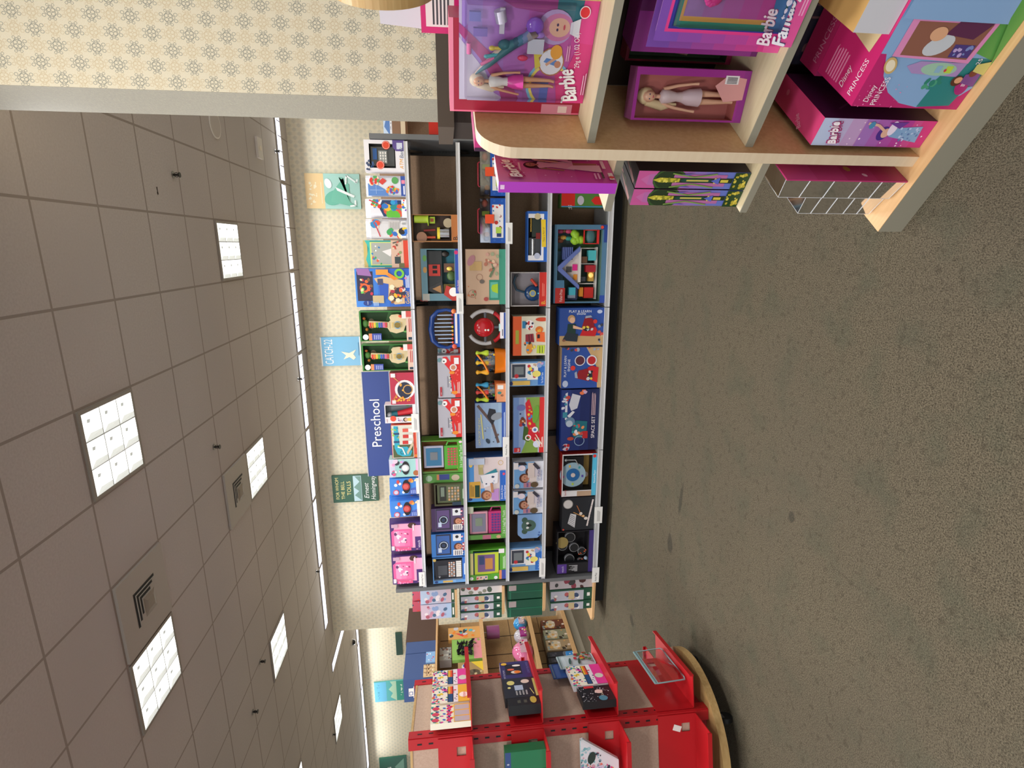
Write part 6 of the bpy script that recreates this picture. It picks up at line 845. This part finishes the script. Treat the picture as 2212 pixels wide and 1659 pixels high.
for s0, s1, lab in ((.014, .068, 'green and violet patterned tall box, nearer the open floor'), (.072, .127, 'green and violet patterned tall box, nearer the maple divider')):
    FB('patterned_doll_box', lab, s0, s1, .105, .5152, .855, .22, 'B46AA0', EM, side='26202E', top='2A2428', tart=[('l', [(.1, .1), (.8, .9)], .06, 'B07A7A'), ('p', [(.3, .3), (.7, .4), (.5, .7)], '4A4A3A')], group='green and violet patterned boxes')
for s0, s1, d0, z1, dp, lab, rot in ((.095, .16, .02, .455, .05, 'clear plastic pack with pink doll dresses on the base deck, nearer the divider', 0), (.02, .09, .05, .34, .06, 'empty clear plastic pack at the corner of the base deck', 0)):
    w, h = .2, z1 - .0805; o = empty('plastic_pack', FX((s0 + s1) / 2, d0, .0808), FRZ); tag(o, lab, 'doll pack', 'clear plastic packs on the base deck')
    hw = (s1 - s0) / 2; m = MB()
    if 'pink' in lab:
        m.box((hw - .004, .0, 0), (hw, .26, h), mat('B0306A', .4)); Face(m, (hw, 0, 0), (0, 1, 0), (0, 0, 1), .26, h, .0004).draw([('g', 0, 0, 1, 1, 'A8265E', 'C8488A', 4), ('k', .1, .3, .8, .7, 6, .04, ['B88A4A', 'E8B8D0'])]); m.build('card', o)
        m = MB(); m.box((-hw * .2, .03, h * .16), (hw * .7, .2, h * .4), mat('C86AB0', .3)); m.box((-hw * .2, .04, h * .48), (hw * .7, .18, h * .8), mat('D070A8', .3)); m.build('doll_dress', o)
    else:
        m.box((hw - .003, .0, 0), (hw, .2, h), mat('8E2A4E', .4)); m.box((hw - .0032, -.003, 0), (hw + .0002, 0, h), mat('C8824A')); m.build('card', o)
        m = MB(); m.ball((hw - .02, .1, h * .4), (.006, .022, .05), mat('C8B4C0', .3)); m.build('toy_bone', o)
    c = MB(); g_ = glassy('E4E6EA', .2); X0, X1 = -hw, hw - .0045; Y0, Y1 = .004, .19
    c.mesh([(X1, Y0, .002), (X1, Y1, .002), (X1, Y1, h), (X1, Y0, h), (X0, Y0 + .008, .01), (X0, Y1 - .008, .01), (X0, Y1 - .008, h - .01), (X0, Y0 + .008, h - .01)], [(0, 1, 5, 4), (1, 2, 6, 5), (2, 3, 7, 6), (3, 0, 4, 7), (4, 5, 6, 7)], g_)
    for p_, q_ in ((4, 5), (5, 6), (6, 7), (7, 4), (0, 4), (1, 5), (2, 6), (3, 7)): c.tube([c.v[p_], c.v[q_]], .0007, mat('D8DADE', .1), 5)
    for q in (.2, .38, .6, .8): c.tube([(X1, Y0 - .001, h * q), (X0, Y0 + .007, h * q)], .0007, mat('E8EAEE', .1), 5)
    c.tube([(X1, Y0, .004), (X1, Y0, h)], .0014, mat('E8EAEE', .1), 5); c.build('clear_shell', o)
# ================================================================== goods on the end shelves
def EB(yR, yL, xT, z0, c, lab, art, nm='toy_box', Y=4.285, d=.3, top=None, group=None):
    xm = (xT + 0) and xT + 30; l = onY(xm, yL, Y).x; r = min(onY(xm, yR, Y).x, EX - .014); zt = onY(xT, (yR + yL) / 2, Y).z; w = r - l - .003
    return tag(carton(w, zt - z0 - .001, d, c, art=art, top=top).build(nm, loc=((l + r) / 2, Y + d / 2, z0 + .0008)), lab, 'toy box', group)
PZ = lambda c1, c2: [('g', 0, 0, 1, 1, c1, c2, 4), ('k', .1, .25, .9, .85, 14, .07, ['C88AA0', '8AA0C8', 'B05A6A', 'E8DCE0', '4A6A8A']), ('r', 0, 0, 1, .1, '1F4A34'), ('r', .2, .03, .7, .07, 'E8E8E8')]
P2 = [('r', 0, 0, 1, 1, '1E4E3A'), ('r', .0, .2, .85, .98, 'B8B8C4'), ('k', .05, .3, .8, .95, 10, .06, ['3A4A6A', 'B05A5A', '8A7A6A', 'E8E4E0']), ('r', .1, .42, .8, .56, 'C8B48A'), ('r', .3, .05, .6, .12, 'E8E8E8')]
for yr, yl, xt, z0, art, c, lab in ((1274, 1304, 908, 1.415, PZ('C8B0BC', 'B8C8E0'), 'C8B0BC', 'pink toned puzzle box on the top end shelf, nearer the gondola'), (1305, 1337, 909, 1.415, PZ('A8C0E0', 'D0B8C8'), 'A8C0E0', 'blue toned puzzle box on the top end shelf, farther from the gondola'),
     (1266, 1284, 994, .985, [('r', 0, 0, 1, 1, 'D8D4D4'), ('k', .1, .2, .9, .95, 8, .08, ['8A8A7A', 'B04A4A', '4A5A4A'])], 'D8D4D4', 'white photo box on the second end shelf'), (1285, 1302, 994, .985, P2, '1E4E3A', 'green spined photo box on the second end shelf, nearest the white one'), (1303, 1319, 994, .985, P2, '1E4E3A', 'green spined photo box on the second end shelf, middle of the three'), (1320, 1338, 994, .985, P2, '1E4E3A', 'green spined photo box on the second end shelf, outermost of the three'),
     (1250, 1272, 1188, .135, [('r', 0, 0, 1, 1, 'B8B0B4'), ('k', .1, .2, .9, .9, 6, .09, ['4A2A2A', '3A3A3A', '8A3A4A'])], 'B8B0B4', 'pale photo box on the bottom end shelf'), (1273, 1298, 1188, .135, P2, '1E4E3A', 'green edged photo box in the middle of the bottom end shelf'), (1299, 1318, 1188, .135, P2, '1E4E3A', 'outermost green edged photo box on the bottom end shelf')):
    EB(yr, yl, xt, z0, c, lab, art, group='photo covered boxes on the end shelves')
for yr, yl, lab in ((1262, 1294, 'dark green lidded bin on the third end shelf, nearer the gondola'), (1296, 1332, 'dark green lidded bin on the third end shelf, outer one')):
    EB(yr, yl, 1096, .605, '16523C', lab, [('r', 0, .9, 1, .94, '2A7A5C'), ('r', .6, .75, .95, .96, 'B8A8A8'), ('r', .47, .0, .53, 1, '1E6A4E')], nm='storage_bin', top='1E6A4E', group='dark green bins')
for k, (yr, yl) in enumerate(((1275, 1296), (1298, 1320))):
    EB(yr, yl, 891, 1.415, 'B84A5A', ['small red and blue box behind the puzzle boxes, nearer the gondola', 'small red and blue box behind the puzzle boxes, outer one'][k], [('k', .0, .6, 1, 1, 8, .05, ['3A8AA8', 'E8E0E0', '2A3A5A', 'C83A3A'])], Y=4.6, d=.1, group='small red and blue boxes')
# ================================================================== goods on the slat wall unit
def SB(name, lab, y0, y1, z0, z1, c, art=(), xf=-.06, d=.12, group=None, cat='toy'):
    return tag(carton(y1 - y0 - .004, z1 - z0, d, c, art=art).build(name, loc=(SX + xf - d / 2, (y0 + y1) / 2, z0 + .0008), rz=math.pi / 2), lab, cat, group)
def ballpack(y, z, r, c1, c2, lab):
    o = empty('surprise_ball', (SX - .13, y, z)); tag(o, lab, 'toy ball', 'shiny wrapped toy balls'); m = MB(); m.ball((0, 0, r), (r * .8, r, r), mat(c1, .15, coat=.5), 20); m.build('ball', o)
    m = MB(); m.box((r * .55, -r * .7, r * .5), (r * .82, r * .7, r * 1.3), mat(c2, .2)); Face(m, (r * .82, -r * .7, r * .5), (0, 1, 0), (0, 0, 1), r * 1.4, r * .8).draw([('k', .1, .1, .9, .9, 12, .15, ['E8E4EC', 'C83A7A', '3A2A2A', 'E8C84A'])]); m.build('label_band', o)
def yz(x, y, X=-4.4): p = onX(x, y, X); return p.y, p.z
for (x, y, r, c1, c2, lab) in ((1150, 1341, .085, '3A94D0', 'C8B8C0', 'blue wrapped toy ball nearest the end shelves'), (1152, 1368, .095, 'C0BCC4', 'A83A90', 'silver and purple wrapped toy ball, middle of the row'), (1154, 1401, .12, 'E078A4', 'D8B0C0', 'large pink wrapped toy ball nearest the red spinner')):
    ballpack(yz(x, y)[0], .5508, r, c1, c2, lab)
def SP(x0, x1, y0, y1, zb): a = yz((x0 + x1) / 2, y0); b = yz((x0 + x1) / 2, y1); return min(a[0], b[0]), max(a[0], b[0]), zb, yz(x0, (y0 + y1) / 2)[1]
y0, y1, z0, z1 = SP(1043, 1077, 1330, 1367, 1.118); 
m = MB(); m.cyl((0, 0, 0), (0, 0, .15), .075, mat('8A4A74', .3), 24); o = m.build('purple_canister', loc=(SX - .16, 5.47, .9)); tag(o, 'purple round canister hanging under the upper slat shelf', 'canister')
m = MB(); m.cyl((0, 0, .15), (0, 0, .1975), .004, mat('C8C8CC', .3, .8), 8); m.build('hook', o)
y0, y1, z0, z1 = SP(992, 1052, 1352, 1394, 1.118)
o = SB('mask_pack', 'green and pink card with a shaggy black mask on the upper slat shelf', 4.98, 5.3, 1.1185, 1.46, '8ABA5A', [('r', 0, 0, 1, .3, 'E0909A'), ('k', .5, .1, 1, .6, 12, .06, ['D88A8A', '9AA85A', '3A2A2A'])], d=.04, xf=-.08)
m = MB()
for k in range(60): rd = random.Random(k); a = rd.uniform(-1, 1); b = rd.uniform(-1, 1); m.tube([(a * .09, -.025, .2 + b * .08), (a * .12 + rd.uniform(-.01, .01), -.05, .19 + b * .1)], [.016, .002], mat('0E0D10', .8), 5)
m.build('mask', o)
SB('character_pack', 'clear costume pack with a yellow edged card on the upper slat shelf', 4.68, 4.94, 1.119, 1.4, 'A88A5A', [('p', [(.4, 0), (1, 0), (1, .5)], 'E8C83A'), ('e', .75, .72, .14, .14, 'D8D4D4'), ('e', .8, .72, .09, .09, '2A4AA0'), ('e', .35, .4, .2, .25, '5A4A3A'), ('k', .1, .1, .6, .7, 14, .06, ['3A3024', 'C8B48A', '6A5A4A'])], d=.05, xf=-.08)
SB('character_pack', 'red and orange carded toy hanging above the black mask', 5.3, 5.5, 1.119, 1.5, 'D8A05A', [('p', [(.1, .5), (.5, .8), (.4, .4)], 'D8303A'), ('k', .1, .1, .9, .95, 16, .07, ['5AB0B8', '2A3A4A', 'E8842A', 'C8C4C8'])], d=.05, xf=-.08)
SB('silver_toy_pack', 'silver wrapped pack beside the orange carded toy on the upper slat shelf', 5.06, 5.26, 1.47, 1.6, 'B8B4B4', [('k', 0, 0, 1, 1, 20, .12, ['4A4A54', 'E8E4E0', '8A5A4A'])], xf=-.14, d=.1)
for k in range(4): SB('black_toy_pack', 'black packed toy in the row on the lowest slat shelf, %s from the spinner end' % ['first', 'second', 'third', 'fourth'][k], 4.62 + k * .085, 4.7 + k * .085, .1308, .42, '1A1A20', [('r', .1, .1, .9, .9, '2C2E38'), ('e', .5, .3, .12, .1, '6A6A70'), ('k', .1, .5, .9, .9, 4, .05, ['4A4A54'])], group='black packed toys')
for k, (c, lab) in enumerate((('A08A6A', 'brown and cream animal toy pack on the lowest slat shelf, left one'), ('8A8A70', 'olive toned animal toy pack in the middle of the lowest slat shelf'), ('6A3A2A', 'rust brown animal toy pack on the lowest slat shelf, right one'))): SB('animal_pack', lab, 4.98 + k * .17, 5.14 + k * .17, .1308, .4, c, [('e', .5, .6, .25, .2, 'C8B89A'), ('k', .05, .05, .95, .95, 16, .07, ['3A2E24', 'C89A5A', '8A9A9A', 'D8CCC0'])])
SB('blue_toy_box', 'bright blue slim box in front of the black packed toys', 4.62, 4.9, .1308, .22, '3A8AD0', [('k', .1, .1, .9, .9, 6, .1, ['E8E8F0'])], xf=-.017, d=.03)
for k in range(3): SB('puzzle_box', '%s cream wooden puzzle box under the navy header, counted from the spinner' % ['nearest', 'second', 'third'][k], 4.705 + k * .055, 4.757 + k * .055, 1.6415, 1.76, 'D8B88A', [('k', .1, .1, .9, .9, 8, .1, ['8A5A4A', '5A3A2A', 'E8D8B8'])], xf=.0, d=.018, group='cream puzzle boxes')
SB('puzzle_box_blue', 'blue and white small box under the navy header, right of the cream ones', 4.89, 5.05, 1.6415, 1.74, '8AB4E0', [('k', .1, .1, .9, .9, 8, .1, ['D83A4A', 'F2F2F2'])], xf=.0, d=.018)
# ================================================================== goods in the red spinner trays
def RL(r, f, z): return RMX @ Vector((r, f, z))
def RB_(name, lab, fc, a0, a1, z0, h, off, d, c, art=(), tilt=0, cat='book', group=None, **kw):
    mb = carton(a1 - a0, h, d, c, art=art, eps=.0003, **kw); w = (a0 + a1) / 2
    if fc == 'A': loc = RL(-1.98 + H_ + .012 + off + d / 2, w, z0 + .001); rz = TH + math.pi / 2
    else: loc = RL(w, 2.93 - H_ - .012 - off - d / 2, z0 + .001); rz = TH
    o = mb.build(name, loc=loc, rz=rz); o.rotation_euler.y = R(tilt); return tag(o, lab, cat, group)
DOTS = ['D8304A', '2F6FC4', '3A2A6A', '2A9A8A', 'E8C83A', 'D8409A']
PK = lambda c, txt: [('r', 0, 0, 1, 1, 'F0ECD8'), ('k', 0, .55, 1, 1, 60, .045, DOTS), ('r', .04, .42, .96, .58, '2A1E2A'), ('g', .3, .44, .95, .56, 'D83A2A', 'E8C83A', 4), ('r', .04, .44, .5, .56, '1E4A7A'), ('r', 0, .3, 1, .42, 'E4E4EA'), ('k', .1, .31, .8, .41, 8, .03, ['3A3A5A', 'D8304A', '3A3A5A']), ('r', 0, 0, 1, .3, c), ('e', .4, .15, .12, .12, 'C8DCC8' if c[0] == 'D' else 'F2F0E8'), *([('t', .2, .1, .12, txt, 'C8304A', 0, 0, .5)] if txt else [])]
RB_('marker_pack', 'polka dot marker pack with a pink label, top spinner tray', 'A', 3.03, 3.19, 1.352, .2, .004, .03, 'F0ECD8', PK('D8409A', ''), group='polka dot marker packs', cat='art pack')
RB_('marker_pack', 'polka dot marker pack with a yellow kitten label, top spinner tray', 'A', 2.86, 3.02, 1.352, .2, .004, .03, 'F0ECD8', PK('E0B83A', 'kitten'), group='polka dot marker packs', cat='art pack')
for k in range(3): RB_('marker_pack', 'polka dot pack seen by its barcode edge, %s from the yellow one' % ['first', 'second', 'third'][k], 'A', 2.79 - k * .055, 2.843 - k * .055, 1.352, .2, .004 + k * .004, .03, 'F0ECD8', [('k', 0, .4, 1, 1, 26, .05, DOTS), ('e', .5, .88, .07, .09, 'D84060'), ('r', 0, 0, 1, .42, 'E2B24A'), ('r', .08, .03, .85, .4, 'B8B4B8')], group='polka dot marker packs', cat='art pack')
RB_('card_game_box', 'navy box with candy corn picture in the second spinner tray', 'A', 2.96, 3.16, .996, .17, .02, .045, '2F2C68', [('r', .3, .3, .86, .84, '1A1626'), ('e', .42, .5, .09, .17, 'E8E0D0'), ('e', .42, .46, .085, .11, 'E8802A'), ('e', .56, .66, .06, .12, 'E86A4A'), ('e', .76, .45, .06, .14, 'F0EEE8'), ('e', .88, .86, .08, .1, 'E8B83A'), ('t', .04, .88, .08, 'LOVE YOU MORE', 'C8C8E0', 0, 0, .5), ('t', .3, .05, .1, 'LOVE YOU MOST', '6A7AC0', 0, 0, .6)], side='4A1A4A', cat='boxed game')
RB_('night_book', 'black box with pale moon and fox pictures in the second spinner tray', 'A', 2.77, 2.955, .996, .175, .03, .05, '1D222E', [('e', .75, .75, .12, .12, 'D8CC7A'), ('e', .5, .82, .05, .05, 'E0D88A'), ('r', .35, .4, .6, .66, 'A8B8D0'), ('e', .78, .3, .11, .13, 'DCCABC'), ('x', .1, .3, .34, .7, 4, '9A9A9A'), ('r', 0, 0, .9, .07, 'B8B86A'), ('l', [(.1, .12), (.4, .2)], .02, 'E0D88A')], side='101216', cat='boxed book')
RB_('night_book', 'plain black box at the near end of the second spinner tray', 'A', 2.7, 2.768, .996, .165, .03, .05, '121418', [('x', .3, .2, .7, .8, 3, '4A4A40'), ('e', .6, .2, .18, .1, 'B8A84A')], side='101216', cat='boxed book')
def zpouch(o_name, lab, side, a0, a1, z0, h, off, c, trim, art, rz=0, th=.012, clear=False):
    w = a1 - a0; loc = RL(-1.98 + H_ + .012 + off, (a0 + a1) / 2, z0 + .001) if side == 'A' else RL((a0 + a1) / 2, 2.93 - H_ - .012 - off, z0 + .001)
    o = empty(o_name, loc, (TH + math.pi / 2 if side == 'A' else TH) + R(rz)); tag(o, lab, 'pouch')
    m = MB(); n = 8; body = glassy('F0F4F6', .12, .08) if clear else mat(c, .25)
    for i in range(n):
        for j in range(n):
            P = lambda a, b: ((a / n - .5) * w, -th * (1 - (2 * a / n - 1) ** 4) * (1 - (2 * b / n - 1) ** 4) - .012 * (1 - b / n) * (1 if clear else .3) * math.sin(a * 1.1), b / n * h)
            m.poly([P(i, j), P(i + 1, j), P(i + 1, j + 1), P(i, j + 1)], body, True)
            if not clear: m.poly([(P(i, j)[0], .001, P(i, j)[2]), (P(i, j + 1)[0], .001, P(i, j + 1)[2]), (P(i + 1, j + 1)[0], .001, P(i + 1, j + 1)[2]), (P(i + 1, j)[0], .001, P(i + 1, j)[2])], body)
    m.build('pouch_body', o)
    if art: m = MB(); Face(m, (-w / 2 * .9, -th - .005, h * .04), (1, 0, 0), (0, 0, 1), w * .9, h * .9, .0003).draw(art); m.build('print', o)
    t = MB(); t.tube([(-w / 2, 0, h), (-w / 2, -.008, .01), (-w / 2 + .02, -.01, .004), (w / 2 - .02, -.01, .004), (w / 2, -.008, .01), (w / 2, 0, h)], .0035, mat(trim, .4), 6); t.box((-w / 2, -.003, h - .004), (w / 2, .003, h + .016), mat(trim, .4)); t.box((-w / 2, -.004, h + .004), (w / 2, -.0031, h + .009), mat('6A7A7C', .5)); t.build('zip_edge', o)
    return o
zpouch('zip_pouch', 'pale zip pouch with red flowers in the third spinner tray', 'A', 3.04, 3.175, .607, .2, .06, 'B8C4C8', 'A8BCC0', [('k', .3, .1, 1, .6, 26, .07, ['B8303A', '4A6A3A', 'C8A83A', '8A2A34']), ('e', .3, .8, .04, .2, '3A5A54', 80), ('e', .25, .5, .04, .2, '3A4A3A', 80)])
zpouch('zip_pouch', 'blue zip pouch behind the flowered one in the third spinner tray', 'A', 3.0, 3.15, .607, .25, .03, '3A5A9A', '24488A', [('k', .1, .1, .9, .5, 8, .06, ['6A8AC0', '8AA0C8'])], th=.006)
RB_('marker_pack', 'polka dot marker pack with a pink label, third spinner tray', 'A', 2.83, 3.03, .606, .19, .045, .03, 'F0ECD8', PK('D8409A', ''), group='polka dot marker packs', cat='art pack', side='D8D4D8')
RB_('marker_pack', 'black speckled marker pack with a blue patch in the third spinner tray', 'A', 2.69, 2.825, .606, .175, .03, .04, '16161C', [('k', 0, .1, 1, 1, 60, .02, ['D8D4D8', 'A8A8B0']), ('e', .16, .35, .13, .13, '4A8AA0'), ('e', .6, .4, .1, .12, 'E8C8C0'), ('r', .85, .5, 1, .8, 'C82A34'), ('t', .3, .3, .1, 'Cuddly', 'E8E0C8', 0, 0, .3)], side='101014', cat='art pack', group='polka dot marker packs' if False else None)
o = zpouch('clear_pouch', 'clear plastic pouch with a teal zip edge in the lowest spinner tray', 'A', 2.74, 3.08, .203, .16, .1, 'FFFFFF', '8FB4B8', [], clear=True, th=.03)
for q, c in ((0, '2F9A5A'), (1, '1F7A44')): RB_('notebook_box', ['green box with a blue spine tab, upper right on the left spinner face', 'green box with a blue spine tab, left one on the left spinner face'][q], 'B', -1.87 - q * .1, -1.775 - q * .1, .996, .2, .01, .06, '1F7A4E', [('r', 0, .86, 1, 1, '34508A'), ('r', .0, .0, .04, .86, '0E4A2C'), ('e', .4, .93, .02, .03, 'C8D0E0')], cat='boxed book', group='green boxes with blue tabs')
o = empty('zip_pouch', RL(-1.87, 2.605, .632), TH); tag(o, 'white pouch of spray markers leaning slanted on the left spinner face', 'pouch')
PMx = Matrix(((1, 0, 0, 0), (0, 0, 1, 0), (0, 1, 0, 0), (0, 0, 0, 1))); m = MB(); m.prism([(-.13, 0), (-.005, 0), (.11, .175), (.105, .19), (-.13, .19)], -.011, .011, mat('DCDCE0', .25), PMx); m.build('pouch_body', o)
m = MB(); Face(m, (-.13, -.0112, 0), (1, 0, 0), (0, 0, 1), .24, .19, .0002).draw([('p', [(0, 0), (.5, 0), (.97, .95), (.95, 1), (0, 1)], 'E2DEE4')] + [('k', 0, .05, .48, 1, 60, .05, ['7AB0B8', 'B86AB8', 'E8A83A', 'D84A8A', '3A3A4A', '6A4A9A', 'E87A6A']), ('k', .45, .4, .72, 1, 26, .045, ['7AB0B8', '3A3A4A', '8AA8B8', 'D8A0B0']), ('k', .7, .78, .88, 1, 8, .05, ['7AB0B8', 'A8C8D0']), ('e', .62, .72, .1, .16, '2A3A34', 70), ('p', [(.1, .3), (.46, .42), (.42, .66), (.06, .54)], 'D8C8E0'), ('t', .12, .46, .12, 'SPRAY', '4A2A7A', 18, .2, .3), ('t', .1, .34, .12, 'MARKERS!', '4A2A7A', 18, .2, .34)]); m.build('print', o)
m = MB(); m.tube([(-.008, -.004, .004), (.11, -.004, .182)], .006, mat('B8CCD0', .4), 6); m.tube([(.108, -.004, .19), (-.13, -.004, .19)], .003, mat('9ABCC0', .4), 6); m.build('zip_edge', o)
m = MB(); m.box((-.022, -.001, 0), (.022, .001, .03), WHITE); m.box((-.03, -.006, 0), (.03, .006, .003), WHITE); Face(m, (-.022, -.001, .0), (1, 0, 0), (0, 0, 1), .044, .03).draw([('r', .15, .2, .6, .9, '4A6AA0'), ('r', .22, .32, .53, .78, 'E8E8EA')]); tag(m.build('card_holder', loc=RL(-1.74, 3.12, 1.6608), rz=TH), 'small white card with a blue square on top of the red spinner', 'card')
m = MB(); m.box((-.015, -.001, 0), (.015, 0, .042), WHITE); t_ = m.build('sticker', loc=RL(-1.8, 2.93 - H_ - .0095, .28), rz=TH); t_.rotation_euler.y = R(20); tag(t_, 'small white sticker on the lowest tray of the left spinner face', 'sticker')
